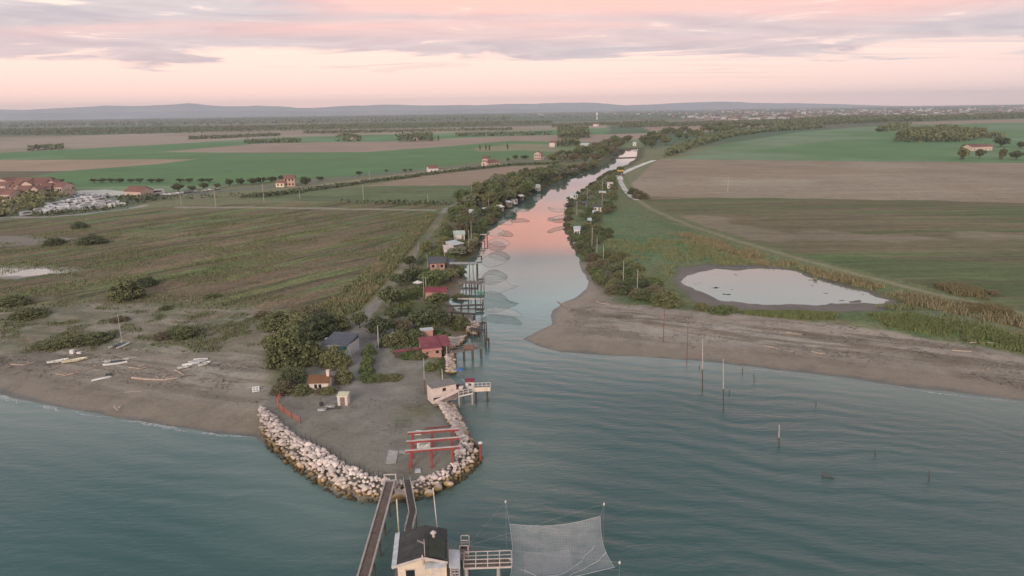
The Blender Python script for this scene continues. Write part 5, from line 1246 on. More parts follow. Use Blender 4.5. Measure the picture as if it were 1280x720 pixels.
# row of dark stakes along the inside of the breakwater
i_ = 0; stk = []
for a_, b_ in zip(INN[2:6], INN[3:7]):
    for k in range(5):
        q = on(a_[0] + (b_[0] - a_[0]) * k / 5 + 2, a_[1] + (b_[1] - a_[1]) * k / 5 - 2); hh = random.uniform(.7, 1.5)
        mb = MB(); mb.tube((0, 0, -.3), (random.uniform(-.08, .08), random.uniform(-.08, .08), hh), .05, .035, 6)
        tag(mb.build('stake', M_DWOOD, loc=q), 'thin dark stake in the row along the inner edge of the breakwater', 'stake', 'stakes along the breakwater')

# orange mesh fence
fp = [on(*q) for q in [(351, 497), (346, 504), (349, 511), (355, 517), (365, 523.5), (376, 529)]]
rt = root_at('mesh_fence', fp[0], 'orange plastic mesh fence curving along the landward end of the rocks', 'fence'); pt = Part(rt)
mb = MB()
for a_, b_ in zip(fp[:-1], fp[1:]):
    n = 8
    for k in range(n):
        q = a_.lerp(b_, k / n); r_ = a_.lerp(b_, (k + .62) / n); mb.beam(q + Vector((0, 0, .05)), q + Vector((0, 0, 1.05)), .03, .02)
    for z_ in (.1, .3, .5, .7, .9, 1.05): mb.beam(a_ + Vector((0, 0, z_)), b_ + Vector((0, 0, z_)), .03, .035)
pt('mesh', mb, M_MESH)
for q in fp: mb = MB(); mb.tube(q - Vector((0, 0, .3)), q + Vector((0, 0, 1.25)), .05, .05, 6); pt('post', mb, M_DWOOD)

# ================================================================ houses helper
def frame_from(pA, pB, z):
    """origin at front-left pixel, x axis to front-right pixel, at height z"""
    a = P(*pA, z); b_ = P(*pB, z); u = (b_ - a); L_ = u.length; return a, math.atan2(u.y, u.x), L_
def house(name, label, pA, pB, depth, zg, hw, hr, roof='gable_x', wall=None, roofm=None, over=.25, cat='house', group=None, openings=(), chimney=None, roof2=None, legs=False):
    """pA, pB: foot of the front wall in the photo. roof: gable_x (ridge parallel to front), gable_y, flat, shed"""
    a, rz, Wd = frame_from(pA, pB, zg); r = empty(name, (a.x, a.y, zg), rz, label, cat, group)
    mb = MB(); zb = -.35 if not legs else 0
    if roof == 'gable_x': mb.add([(0, 0, zb), (Wd, 0, zb), (Wd, depth, zb), (0, depth, zb), (0, 0, hw), (Wd, 0, hw), (Wd, depth, hw), (0, depth, hw), (0, depth / 2, hw + hr), (Wd, depth / 2, hw + hr)], [(0, 1, 5, 4), (2, 3, 7, 6), (1, 2, 6, 9, 5), (3, 0, 4, 8, 7), (0, 3, 2, 1)])
    elif roof == 'gable_y': mb.add([(0, 0, zb), (Wd, 0, zb), (Wd, depth, zb), (0, depth, zb), (0, 0, hw), (Wd, 0, hw), (Wd, depth, hw), (0, depth, hw), (Wd / 2, 0, hw + hr), (Wd / 2, depth, hw + hr)], [(0, 1, 5, 8, 4), (2, 3, 7, 9, 6), (1, 2, 6, 5), (3, 0, 4, 7), (0, 3, 2, 1)])
    else: mb.box((Wd / 2, depth / 2, (hw + zb) / 2), (Wd, depth, hw - zb))
    w = mb.build('wall', wall, r)
    o = over; mb = MB(); t_ = .12; e = o * hr / (depth / 2 if roof == 'gable_x' else Wd / 2) if hr else 0
    if roof == 'gable_x':
        mb.slab([(-o, -o, hw - e + .10), (Wd + o, -o, hw - e + .10), (Wd + o, depth / 2, hw + hr + .10), (-o, depth / 2, hw + hr + .10)], t_)
        mb.slab([(-o, depth / 2 + .005, hw + hr + .10), (Wd + o, depth / 2 + .005, hw + hr + .10), (Wd + o, depth + o, hw - e + .10), (-o, depth + o, hw - e + .10)], t_)
        mb.beam((-o, depth / 2, hw + hr + .13), (Wd + o, depth / 2, hw + hr + .13), .22, .10)
    elif roof == 'gable_y':
        mb.slab([(-o, -o, hw - e + .10), (Wd / 2, -o, hw + hr + .10), (Wd / 2, depth + o, hw + hr + .10), (-o, depth + o, hw - e + .10)], t_)
        mb.slab([(Wd / 2 + .005, -o, hw + hr + .10), (Wd + o, -o, hw - e + .10), (Wd + o, depth + o, hw - e + .10), (Wd / 2 + .005, depth + o, hw + hr + .10)], t_)
        mb.beam((Wd / 2, -o, hw + hr + .13), (Wd / 2, depth + o, hw + hr + .13), .22, .10)
    elif roof == 'shed':
        mb.slab([(-o, -o, hw + .12), (Wd + o, -o, hw + .12), (Wd + o, depth + o, hw + .12 + hr), (-o, depth + o, hw + .12 + hr)], t_)
        mb.add([(0, depth, hw), (Wd, depth, hw), (Wd, depth, hw + hr), (0, depth, hw + hr), (0, 0, hw), (Wd, 0, hw)], [(0, 1, 2, 3), (4, 0, 3), (5, 2, 1)])
    else: mb.box((Wd / 2, depth / 2, hw + .08), (Wd + 2 * o, depth + 2 * o, .16))
    rf_ = mb.build('roof', roofm, r)
    if chimney:
        cx, cy = chimney; mb = MB(); mb.box((cx * Wd, cy * depth, hw + hr + .3), (.5, .5, 1.3)); mb.box((cx * Wd, cy * depth, hw + hr + 1.0), (.66, .66, .12)); mb.build('chimney', wall, rf_)
    for kind, u, z0, w_, h_ in openings:
        x = u * Wd; mb = MB(); mb.box((x, -.02, z0 + h_ / 2), (w_, .06, h_)); part = mb.build(kind, M_GLASS if kind == 'window' else M_WOOD, r)
        if kind == 'window':
            mb = MB(); mb.box((x, -.045, z0 - .04), (w_ + .2, .10, .08)); mb.build('sill', M_PALETOP, part)
    if legs:
        for i in (0, 1):
            for j in (0, 1): mb = MB(); mb.tube((.25 + i * (Wd - .5), .25 + j * (depth - .5), -zg - 2), (.25 + i * (Wd - .5), .25 + j * (depth - .5), 0), .13, .13, 7); mb.build('pile', M_DWOOD, r)
    return r, Wd
# blue roofed house
r, Wd = house('beach_house', 'house with a dark blue roof and pale walls among the thicket beside the dirt lane', (404.5, 445), (435, 447.5), 5.2, 1.25, 2.6, .9, 'shed', M_PANEL, M_BLUEROOF, openings=(('window', .2, 1.0, .8, .8),), over=.15)
mb = MB(); mb.slab([(Wd * .40, -.95, 2.05), (Wd, -.95, 2.05), (Wd, -.02, 2.5), (Wd * .40, -.02, 2.5)], .07); mb.build('awning', M_TEAL, r)
mb = MB(); mb.box((Wd * .7, -.5, .85), (Wd * .58, .9, 1.7)); mb.build('porch', M_LBLUE, r)
mb = MB(); mb.box((-.7, 3.6, 2.55), (1.4, .9, .1)); mb.build('side_canopy', M_PANEL, r)
# orange roofed cottage
r, Wd = house('cottage', 'tiny cottage with a rusty orange tiled roof half hidden by bushes behind the white shed', (387, 489), (411, 488.5), 2.6, 1.2, 1.7, .75, 'gable_x', M_PINKW, M_ORANGE, over=.25, chimney=(.93, .5), openings=(('window', .34, .5, .5, .8), ('window', .56, .5, .5, .8)))
# white shed
r, Wd = house('garden_shed', 'small white shed with a pale yellow flat roof beside the dirt lane', (422.3, 507.5), (434.8, 507.5), 1.45, 1.2, 1.75, .18, 'shed', M_PINKW, simple('pale_yellow_roof', (.60, .57, .40)), over=.08, cat='shed', openings=(('door', .5, .05, .8, 1.55),))
# picnic wreck, small grey dinghies beside it
def dinghy(p, L_, Bm, rz, mat, label, name='rowing_boat', flip=False, cat='boat', group=None, inner=None, hgt=.45):
    """open hull lofted from stations, or the same hull upturned"""
    rt = empty(name, p, rz, label, cat, group); mb = MB(); st = 9; rows_ = []
    for k in range(st):
        q = k / (st - 1); w = Bm / 2 * (math.sin(min(q * 1.25 + .12, 1) * math.pi / 2) if q < .6 else math.cos((q - .6) / .4 * math.pi / 2 * .96)) ; x = (q - .5) * L_; sh = .12 * (2 * q - 1) ** 2
        rows_.append([(x, -w, hgt + sh), (x, -w * .78, hgt * .35 + sh), (x, 0, 0.02 + sh * .8), (x, w * .78, hgt * .35 + sh), (x, w, hgt + sh)])
    vs = [v for r_ in rows_ for v in r_]
    if flip: vs = [(x, -y, hgt + .1 - z) for x, y, z in vs]
    fs = [(k * 5 + j, k * 5 + j + 1, (k + 1) * 5 + j + 1, (k + 1) * 5 + j) for k in range(st - 1) for j in range(4)] + [(0, 1, 2, 3, 4)]
    mb.add(vs, fs); o = mb.build('hull', mat, rt); sm = o.modifiers.new('solid', 'SOLIDIFY'); sm.thickness = .05
    if not flip:
        for q in (-.18, .2): mb = MB(); mb.box((q * L_, 0, hgt * .75), (.25, Bm * .8, .05)); mb.build('thwart', inner or M_WOOD, rt)
    else: mb = MB(); mb.beam((-L_ * .42, 0, hgt + .1), (L_ * .4, 0, hgt + .1), .06, .08); mb.build('keel', inner or M_WOOD, rt)
    return rt
dinghy(on(403, 513.5), 1.5, .8, .3, M_GREY, 'small grey upturned boat nearest the orange mesh fence', flip=True)
dinghy(on(413.5, 509.5), 1.6, .85, .2, M_GREY, 'small grey upturned boat in the middle of the junk in front of the white shed', flip=True)
p = on(408, 512); mb = MB(); mb.tube(p + Vector((-1.2, -.3, .12)), p + Vector((2.6, .3, .16)), .09, .07, 7); mb.tube(p + Vector((-.3, .6, .14)), p + Vector((2.2, .9, .1)), .07, .05, 6); mb.tube(p + Vector((.2, -.4, .24)), p + Vector((1.4, 1.2, .3)), .05, .05, 6)
tag(mb.build('driftwood', M_DWOOD), 'dark loose timbers lying under the grey upturned boats', 'driftwood')
p = on(402, 507.5); rt = root_at('barbecue_stand', p, 'small dark stand with a pole on the yard left of the white shed', 'stand'); pt = Part(rt)
mb = MB(); mb.box((p.x, p.y, p.z + .45), (.6, .5, .5)); pt('box', mb, M_DARK); mb = MB(); mb.tube(p, p + Vector((0, 0, 1.7)), .05, .04, 6); pt('pole', mb, M_DWOOD)
for dx in (-.2, .2): mb = MB(); mb.box((p.x + dx, p.y, p.z + .1), (.06, .3, .4)); pt('leg', mb, M_DARK)

# hut B: white fishing hut on the bank with ramp, terrace and net pier
zf = 2.3
a, rz, Wd = frame_from((541.5, 503), (570.5, 494.5), 1.3)
r = empty('fishing_hut', (a.x, a.y, 1.3), rz, 'pinkish white flat-roofed fishing hut on the bank with a ramp and terrace', 'hut')
a0 = P(541, 506, 1.2); a1 = P(571, 499.5, 1.2); rz = math.atan2(a1.y - a0.y, a1.x - a0.x) ; r.location = a0; r.rotation_euler = (0, 0, rz); Wd = (a1 - a0).length
mb = MB(); mb.box((Wd / 2, 1.3, 1.5), (Wd, 2.4, 2.9)); mb.build('wall', M_PINKW, r)
mb = MB(); mb.box((Wd / 2, 1.3, 3.02), (Wd + .2, 2.7, .12)); mb.build('roof', simple('grey_felt_roof', (.22, .20, .185), dirt=(.16, .145, .13)), r)
mb = MB(); mb.box((Wd * .5, .08, 2.35), (.6, .06, .5)); wn = mb.build('window', M_GLASS, r); mb = MB(); mb.box((Wd * .5, .05, 2.05), (.75, .1, .08)); mb.build('sill', M_PALETOP, wn)
mb = MB(); mb.box((Wd * .22, .08, .9), (1.5, .05, .45)); mb.build('opening', M_GLASS, r)
mb = MB(); mb.add([(.05, -.1, .05), (Wd, -.1, 1.15), (Wd, -.95, 1.15), (.05, -.95, .05), (.05, -.1, -.1), (Wd, -.1, 1.0), (Wd, -.95, 1.0), (.05, -.95, -.1)], [(0, 1, 2, 3), (4, 7, 6, 5), (0, 4, 5, 1), (2, 6, 7, 3), (1, 5, 6, 2), (0, 3, 7, 4)]); mb.build('ramp', M_WOOD, r)
mb = MB(); mb.beam((.05, -.98, 1.0), (Wd, -.98, 2.1), .07, .5); 
mb.build('ramp_side', M_PINKW, r)
# terrace
Wt = 2.7
mb = MB(); mb.box((Wd + Wt / 2, 1.3, 1.05), (Wt, 4.6, .18)); mb.build('terrace', M_WOOD, r)
mb = MB()
for z_ in (1.55, 2.0): mb.beam((Wd, -.95, z_), (Wd + Wt, -.95, z_), .06, .06)
for k in range(4): mb.box((Wd + k * Wt / 3, -.95, 1.55), (.07, .07, .95))
mb.beam((Wd + Wt - .05, -.95, 2.0), (Wd + Wt - .05, 3.5, 2.0), .06, .06); mb.beam((Wd, -.98, .98), (Wd + Wt, -.98, .98), .08, .22)
mb.build('railing', M_WHITE, r)
for x in (Wd + .1, Wd + Wt - .1):
    for y in (-.8, 3.2): mb = MB(); mb.tube((x, y, -3.4), (x, y, 1.0), .16, .15, 8); mb.build('pile', M_KERB, r)
mb = MB(); mb.box((Wd + .02, 1.6, 1.9), (.05, 1.0, 1.6)); mb.build('doorway', M_GLASS, r)
p = P(587, 484, 2.4); r2, _ = house('deck_cabin', 'tiny white cabin with a dark red roof on the terrace over the river', (582, 484.5), (592.5, 484.5), 1.3, 2.3, 1.1, .25, 'gable_x', M_WHITE, M_MAROON, over=.12, cat='cabin', openings=(('window', .5, .3, .5, .5),))
mb = MB(); q = P(576, 488, 2.35); mb.box((q.x, q.y, q.z + .35), (.7, .5, .7)); mb.box((q.x + .1, q.y, q.z + .74), (.8, .55, .05)); tag(mb.build('ice_box', M_WHITE), 'white chest standing on the grey terrace next to the white hut', 'chest')
mb = MB(); q = P(571, 483.5, 2.2); mb.box((q.x, q.y, q.z + .2), (1.1, .6, .5)); mb.box((q.x - .3, q.y, q.z + .6), (.3, .4, .4)); tag(mb.build('winch', M_DARK), 'dark net winch behind the roof of the white riverside hut', 'winch')
# beige box pier
q0, q1 = P(592, 489, 2.2), P(613, 488, 2.2); rt = root_at('pier', q0, 'beige boxed pier arm on two dark trestles beyond the terrace', 'pier'); pt = Part(rt); dd = (q1 - q0).normalized()
mb = MB(); mb.beam(q0 + Vector((0, .4, 0)), q1 + Vector((0, .4, 0)), 1.2, .12); pt('deck', mb, M_KERB); mb = MB(); mb.beam(q0 + Vector((0, -.22, .38)), q1 + Vector((0, -.22, .38)), .07, .75); pt('side_panel', mb, M_CREAM)
mb = MB()
for z_ in (.6, 1.1): mb.beam(q0 + Vector((0, 1.0, z_)), q1 + Vector((0, 1.0, z_)), .06, .06)
for k in range(5): s_ = q0.lerp(q1, k / 4) + Vector((0, 1.0, 0)); mb.beam(s_, s_ + Vector((0, 0, 1.1)), .06, .06)
pt('railing', mb, M_WHITE)
for q in (.12, .80):
    for dy in (0, .8): s_ = q0.lerp(q1, q) + Vector((0, dy, 0)); mb = MB(); mb.tube((s_.x, s_.y, -2.2), (s_.x, s_.y, 2.1), .17, .16, 7); pt('pile', mb, M_DWOOD)
# masts
pole(530.8, 492, 448, .07, M_KERB, 'tall wooden mast standing on open sand left of the white riverside hut', 'mast', name='mast', px_top=529.5, band=(.4, simple('rust_red_wood', (.16, .07, .05))))
pole(554, 492, 461, .06, M_WHITE, 'white mast right behind the white riverside hut', 'mast', name='mast', px_top=552.5)
pole(558.8, 464, 433, .06, M_PINKW, 'pale pink mast at the right end of the red roofed house', 'mast', name='mast', px_top=558.3)
pole(473, 437, 407, .07, M_WHITE, 'white post with a lamp foot at the fork of the dirt lane', 'post', name='post', px_top=472)
# red roofed house
r, Wd = house('red_roofed_house', 'salmon house under a big maroon roof close to the river', (528.5, 447), (552, 444.5), 5.2, 1.25, 1.55, 1.0, 'shed', M_SALMON, M_MAROON, over=.15, openings=(('window', .25, .65, .45, .4), ('window', .78, .6, .6, .6)))
mb = MB(); mb.slab([(-.15, -.5, 1.55), (Wd + .1, -.5, 1.55), (Wd + .1, -.02, 1.72), (-.15, -.02, 1.72)], .08); mb.build('porch_roof', simple('faded_pink_edge', (.48, .2, .17)), r)
mb = MB(); mb.slab([(Wd + .17, .8, 1.9), (Wd + 2.1, .8, 1.75), (Wd + 2.1, 5.2, 2.65), (Wd + .17, 5.2, 2.8)], .1); an = mb.build('side_roof', M_MAROON, r)
mb = MB(); mb.box((Wd + 1.0, 3.1, .75), (1.8, 3.9, 1.9)); mb.build('side_wall', M_DWOOD, r)
mb = MB(); mb.slab([(-5.6, 1.2, 1.35), (-.2, 1.2, 1.45), (-.2, 2.1, 1.6), (-5.6, 2.1, 1.5)], .08); mb.build('low_roof', M_MAROON, r)
mb = MB(); mb.box((-2.9, 1.65, .5), (5.2, .7, 1.7)); mb.build('low_wall', M_DWOOD, r)
slab = house('outhouse', 'low building with a dirty white flat roof behind the maroon roof', (527, 424.5), (541.5, 423), 1.5, 1.25, 2.0, 0, 'flat', M_SALMON, M_PANEL, over=.15, cat='outbuilding')
house('red_shed', 'small red shed with a grey roof half hidden by a bush', (488.5, 431), (498, 431), 2.0, 1.25, 1.9, .2, 'shed', M_SALMON, M_PANEL, over=.1, cat='shed', openings=(('door', .3, .05, .7, 1.6),))
# slate roofed house with the high platform
r, Wd = house('slate_roofed_house', 'salmon walled house with a broad slate grey roof beside the high river platform', (538, 338.5), (556, 338), 6.2, 1.25, 2.7, 1.1, 'gable_x', M_SALMON, M_SLATE, over=.6, openings=(('window', .2, 1.0, .8, .9), ('door', .55, .0, .9, 2.0), ('window', .8, 1.0, .8, .9)))
mb = MB(); mb.slab([(Wd + .7, -.2, 2.5), (Wd + 3.2, -.2, 2.4), (Wd + 3.2, 5.6, 2.6), (Wd + .7, 5.6, 2.7)], .1); mb.build('side_roof', M_SLATE, r)
mb = MB(); mb.box((Wd + 1.9, 2.7, 1.1), (2.2, 5.2, 2.6)); mb.build('side_wall', M_DWOOD, r)
r, Wd = house('white_hut', 'white hut below the pale green roof, left of the tilted grey sheet roof', (555.5, 317), (567, 316), 3.0, 1.25, 1.9, .8, 'gable_x', M_WHITE, M_PALETOP, over=.15, cat='hut', openings=(('window', .6, .7, .9, .8),))
r, Wd = house('open_shelter', 'shelter with a tilted light grey sheet roof beside the white hut', (568.5, 313.5), (579.5, 311), 4.5, 1.25, 2.0, .7, 'shed', M_WOOD, M_PANEL, over=.25, cat='shelter')
r, Wd = house('green_roofed_hut', 'hut with a pale green sheet roof and white gable among trees on the left bank', (568, 300.5), (581, 300), 5.0, 1.25, 2.4, .8, 'gable_x', M_WHITE, simple('pale_green_sheet', (.42, .50, .44)), over=.3, cat='hut', openings=(('door', .8, .0, .8, 1.9),))
r, Wd = house('tin_roofed_hut', 'hut with a dull red tin roof hidden behind an olive tree on the left bank', (532, 372.5), (557, 372.5), 3.0, 1.25, 1.8, .7, 'gable_x', M_SALMON, M_MAROON, over=.3, cat='hut')
# white parasol
p = on(522.5, 361.5); rt = root_at('parasol', p, 'white garden parasol open in the court beside the lane', 'parasol'); pt = Part(rt)
mb = MB(); mb.tube(p, p + Vector((0, 0, 2.5)), .04, .04, 6); pt('pole', mb, M_GREY); mb = MB(); mb.tube(p + Vector((0, 0, 2.0)), p + Vector((0, 0, 2.6)), 1.5, .05, 8); pt('canopy', mb, M_WHITE)

# ---- piers on the left bank
def pier(pA, pB, z, w, label, mat=M_WOOD, rail=True, posts=3, hang=0.0, group=None, pr=.13, thick=.18):
    q0, q1 = P(*pA, z), P(*pB, z); d = (q1 - q0).normalized(); sd_ = Vector((-d.y, d.x, 0)); L_ = (q1 - q0).length
    rt = root_at('pier', q0, label, 'pier', group); pt = Part(rt)
    mb = MB(); n = max(3, int(L_ / .5))
    for k in range(n): p_ = q0 + d * (k + .5) * L_ / n; mb.beam(p_ - sd_ * w / 2, p_ + sd_ * w / 2, L_ / n * .88, .06)
    for s in (-1, 1): mb.beam(q0 + sd_ * s * w * .42 - Vector((0, 0, .12)), q1 + sd_ * s * w * .42 - Vector((0, 0, .12)), .12, thick)
    pt('deck', mb, mat)
    if rail:
        for s in (-1, 1):
            mb = MB(); mb.beam(q0 + sd_ * s * w / 2 + Vector((0, 0, 1)), q1 + sd_ * s * w / 2 + Vector((0, 0, 1)), .06, .06); mb.beam(q0 + sd_ * s * w / 2 + Vector((0, 0, .5)), q1 + sd_ * s * w / 2 + Vector((0, 0, .5)), .05, .05)
            for k in range(int(L_ / 1.8) + 1): p_ = q0 + d * min(k * 1.8, L_) + sd_ * s * w / 2; mb.beam(p_, p_ + Vector((0, 0, 1)), .06, .06)
            pt('railing', mb, mat)
    for k in range(posts):
        for s in (-1, 1): p_ = q0 + d * L_ * (.15 + .83 * k / max(1, posts - 1)) + sd_ * s * w * .4; mb = MB(); mb.tube((p_.x, p_.y, -2.2), (p_.x, p_.y, z + hang), pr, pr * .9, 7); pt('pile', mb, M_DWOOD)
    return rt
pier((562, 328.5), (597, 328.5), 4.2, 2.0, 'high grey platform on four tall dark posts next to the slate roofed house', M_GREY, rail=False, posts=2, pr=.22)
pier((576, 352), (604, 353.5), 2.2, 3.0, 'wide brown pier deck with the round net and the green boat', M_WOOD, posts=4)
pier((572, 373), (604, 373), 1.5, .8, 'thin pale jetty between the brown pier and the long dark dock', M_PALETOP, rail=False, posts=4)
pier((560, 382.5), (604, 380.5), 1.3, 1.2, 'long thin dark dock below the brown pier', M_DWOOD, rail=False, posts=5)
pier((560, 390), (593, 392), 1.9, .9, 'fenced boardwalk on the shore side of the stony point', M_DWOOD, posts=3)
pier((563, 440), (602, 434), 2.3, 1.0, 'railed grey pier with a brown crate opposite the red roofed house', M_WOOD, posts=4)
pier((588, 410), (604, 413), 1.6, 1.4, 'short dark landing at the stony point', M_DWOOD, posts=3)
pier((600, 404), (607, 402.5), 2.6, .9, 'tiny high net stage at the stony point', M_DWOOD, posts=2, rail=True)
pier((606, 424), (611, 424), 1.4, 1.6, 'small separate dark platform off the stony point', M_DWOOD, posts=2, rail=True)
pier((590, 319.5), (602, 320), 1.2, 1.0, 'low dark landing below the tilted grey roof', M_DWOOD, rail=False, posts=2)
pier((600, 293), (609, 292.5), 3.0, .9, 'pale high stage with the second far net', M_PALETOP, rail=False, posts=2)
mb = MB(); q0 = P(581, 433, 3.0); mb.box((P(586, 437, 2.3).x, P(586, 437, 2.3).y, 2.85), (2.2, .6, .8)); tag(mb.build('crate', simple('brown_crate', (.20, .10, .08))), 'brown crate standing on the railed grey pier', 'crate')
dinghy(P(600.5, 367, .1), 2.4, 1.2, .1, M_GREENB, 'small bright green boat moored under the brown pier')
dinghy(P(600, 388.5, .1), 2.2, 1.1, .0, M_DWOOD, 'small dark boat at the end of the long thin dock')
dinghy(P(573.5, 463.5, .6), 2.2, 1.0, .4, M_BLUE, 'blue covered boat drawn up on the rocks behind the white riverside hut', flip=True)
dinghy(P(601, 350.5, .1), 2.6, 1.2, .0, M_DWOOD, 'dark boat lying in the shade of the brown pier')
random.seed(5)
for i, (px, y0_, y1_) in enumerate([(585, 424, 412), (590, 424, 411), (597, 422, 407), (600, 426, 410), (603, 400, 388), (608, 432, 418), (583, 364, 349), (589, 366, 350), (594, 384, 350), (601, 384, 352), (577, 398, 386), (604, 416, 400), (587, 350, 320), (592, 349, 330)]):
    pole(px, y0_, y1_, .08, M_DWOOD, 'dark mooring stake standing in the water among the left bank piers', 'stake', zbase=0, name='mooring_stake', group='mooring stakes by the left bank piers')
# tall light poles on both banks
for px, yb, yt, lb in [(530, 371, 344, 'tall pale pole behind the white parasol, left of two'), (533, 372, 346, 'tall pale pole behind the white parasol, right of two'), (534.5, 336, 318, 'pale pole at the left gable of the slate roofed house'), (556.5, 333, 316, 'pale pole at the right end of the slate roof'),
                       (481, 375, 358, 'pole on the meadow side of the dirt lane beside the round tree'), (586.5, 316, 287, 'tall pole left of two on the bank above the tilted grey roof'), (589.5, 308, 276, 'tall pole right of two on the bank above the tilted grey roof'),
                       (590, 254, 229, 'tall pale pole in the tree belt against the tan field'), (611, 262, 249, 'pole in the tree belt near the first far net'), (519, 333, 322, 'short pole beside the lane near the slate roofed house'), (523, 313, 303, 'short pole beside the lane farther up')]:
    pole(px, yb, yt, .09, M_KERB, lb, name='utility_pole')
for px, yb, yt, lb in [(740, 308, 283, 'first pale pole behind the white cabin on the right bank'), (746, 320, 297, 'second pale pole on the right bank above the thicket'), (754, 325, 307, 'third pale pole on the right bank above the thicket'),
                       (779, 352, 326, 'pale pole in the middle of the beach-head thicket'), (796.5, 365, 337, 'pale pole at the seaward end of the beach-head thicket'), (752.5, 262, 227, 'tallest pole, rising from the cabins of the right bank'), (721, 269, 252, 'pole near the water beside the right bank cabins'), (734, 250, 234, 'pole left of the tallest pole on the right bank')]:
    pole(px, yb, yt, .10, M_KERB, lb, name='utility_pole')
for px, yb, yt, lb in [(330, 252, 224, 'tall thin pole in the field in front of the orange farmhouse'), (454.5, 250, 231, 'thin pole in the olive field left of the river belt'), (375, 249, 240, 'short pole in the olive field'), (535, 254, 244, 'short pole at the edge of the olive field near the river belt'), (270, 259, 233, 'thin pole at the start of the pale meadow track'),
                       (909.5, 240, 222, 'lone pale pole in the brown field on the right'), (227, 256, 243, 'short pole near the end of the car row'), (462, 224, 213, 'short pole beside the straight field road')]:
    pole(px, yb, yt, .14, M_KERB, lb, name='utility_pole')
# ---- poles standing on the right beach and in the sea
rr_ = simple('rusty_red_pole', (.15, .06, .045))
pole(829, 427, 385, .07, rr_, 'dark red pole standing on the right beach', name='beach_pole')
pole(858.5, 455, 402, .07, rr_, 'dark red pole at the waterline of the right beach', name='sea_pole', zbase=0, px_top=860)
for px, yb, yt, pt_, lb in [(878, 488, 424, 878.3, 'tall pole in the sea with a pale top, left of the pair'), (904.3, 512, 449, 904, 'tall pole in the sea with a pale top, right of the pair'), (973.5, 558, 531, 974, 'short pale-topped pole alone far out in the sea')]:
    pole(px, yb, yt, .09, M_KERB, lb, zbase=0, name='sea_pole', px_top=pt_, band=(.42, M_DWOOD))
for px, yb, yt, pt_, lb in [(928, 468, 459, 928.5, 'thin broken stake nearest the right beach'), (943, 478, 467, 942, 'crooked dark stake near the right beach'), (911.5, 494, 487, 912, 'short dark stump beside the right tall sea pole'), (1020, 508, 501, 1020, 'small dark stump alone right of the tall sea poles'),
                            (1094, 569, 562, 1094, 'small dark stump far out on the right'), (1161.5, 600, 588, 1161.5, 'thin dark stake at the lower right of the sea'), (874, 461, 457, 874.4, 'tiny stump between the first two sea poles')]:
    pole(px, yb, yt, .08, M_DWOOD, lb, 'stake', zbase=0, name='sea_stake', px_top=pt_)
q = P(1028, 596, 0); mb = MB(); mb.tube(q + Vector((0, 0, -1)), q + Vector((.0, 0, .9)), .07, .05, 6); mb.tube(q + Vector((0, 0, .85)), q + Vector((1.5, -.5, -.1)), .06, .05, 6); mb.tube(q + Vector((0, 0, .1)), q + Vector((1.5, -.5, .0)), .06, .05, 6)
tag(mb.build('broken_trestle', M_DWOOD), 'triangular remains of a dark wooden trestle in the open sea', 'wreckage')

# ---- lift nets over the river
def river_net(pix, z, rim_r, label, sag=.8, dropped=False):
    """net hung from two bowed spars; pix = its rim as seen"""
    pts = [P(a_, b_, z) for a_, b_ in pix]; c_ = sum(pts, Vector()) / len(pts)
    rt = root_at('lift_net', (c_.x, c_.y, 0), label, 'net', 'lift nets along the river'); pt = Part(rt)
    # smooth closed rim
    n = len(pts); rim = []
    for i in range(n):
        p0_, p1_, p2_, p3_ = pts[i - 1], pts[i], pts[(i + 1) % n], pts[(i + 2) % n]
        for k in range(5):
            t_ = k / 5; rim.append(.5 * ((2 * p1_) + (p2_ - p0_) * t_ + (2 * p0_ - 5 * p1_ + 4 * p2_ - p3_) * t_ ** 2 + (3 * p1_ - p0_ - 3 * p2_ + p3_) * t_ ** 3))
    m = len(rim); vs = []; R_ = 5
    for r_ in range(R_):
        k = 1 - r_ / R_
        for p_ in rim: q_ = c_.lerp(p_, k); q_.z = max(z - sag * (1 - k * k), .15); vs.append(q_)
    cc = c_.copy(); cc.z = max(z - sag, .15); vs.append(cc)
    fs = [(r_ * m + i, r_ * m + (i + 1) % m, (r_ + 1) * m + (i + 1) % m, (r_ + 1) * m + i) for r_ in range(R_ - 1) for i in range(m)] + [((R_ - 1) * m + i, (R_ - 1) * m + (i + 1) % m, len(vs) - 1) for i in range(m)]
    mb = MB(); mb.add(vs, fs); mb.build('netting', M_NETD, rt, off=tuple(rt.location), smooth=True)
    mb = MB(); mb.poly_tube(rim + [rim[0]], rim_r, 5); pt('rim_rope', mb, M_ROPE)
    x0 = min(rim, key=lambda p_: p_.x); x1 = max(rim, key=lambda p_: p_.x); y0_ = min(rim, key=lambda p_: p_.y); y1_ = max(rim, key=lambda p_: p_.y)
    top = c_ + Vector((0, 0, 2.2))
    for a_, b_ in ((x0, x1),):
        arc = []
        for k in range(9):
            u = k / 8; p_ = a_.lerp(b_, u); p_.z += 1.2 * 4 * u * (1 - u) * .5; arc.append(p_)
        mb = MB(); mb.poly_tube(arc, .035, 4); pt('bowed_spar', mb, M_WIRE if rim_r < .07 else M_GREY)
    return rt
river_net([(604, 347), (614, 343), (628, 347), (638, 356), (648, 357), (636, 362), (620, 367), (606, 365)], 2.6, 0.043, 'largest round net over the river beside the brown pier', .9)
river_net([(605, 387), (616, 384), (632, 385.5), (646, 389), (652, 396), (636, 395), (620, 394), (607, 392)], 1.0, 0.040, 'half sunken net below the largest round net', .8)
river_net([(602, 325), (612, 318), (622, 318), (634, 324), (628, 330), (612, 334), (603, 330)], 2.8, 0.050, 'round net off the low dark landing below the tilted grey roof', .9)
river_net([(610, 303), (618, 298), (628, 298), (637, 304), (632, 308), (620, 307)], 2.6, 0.058, 'flattened net, fourth upstream on the left side', .8)
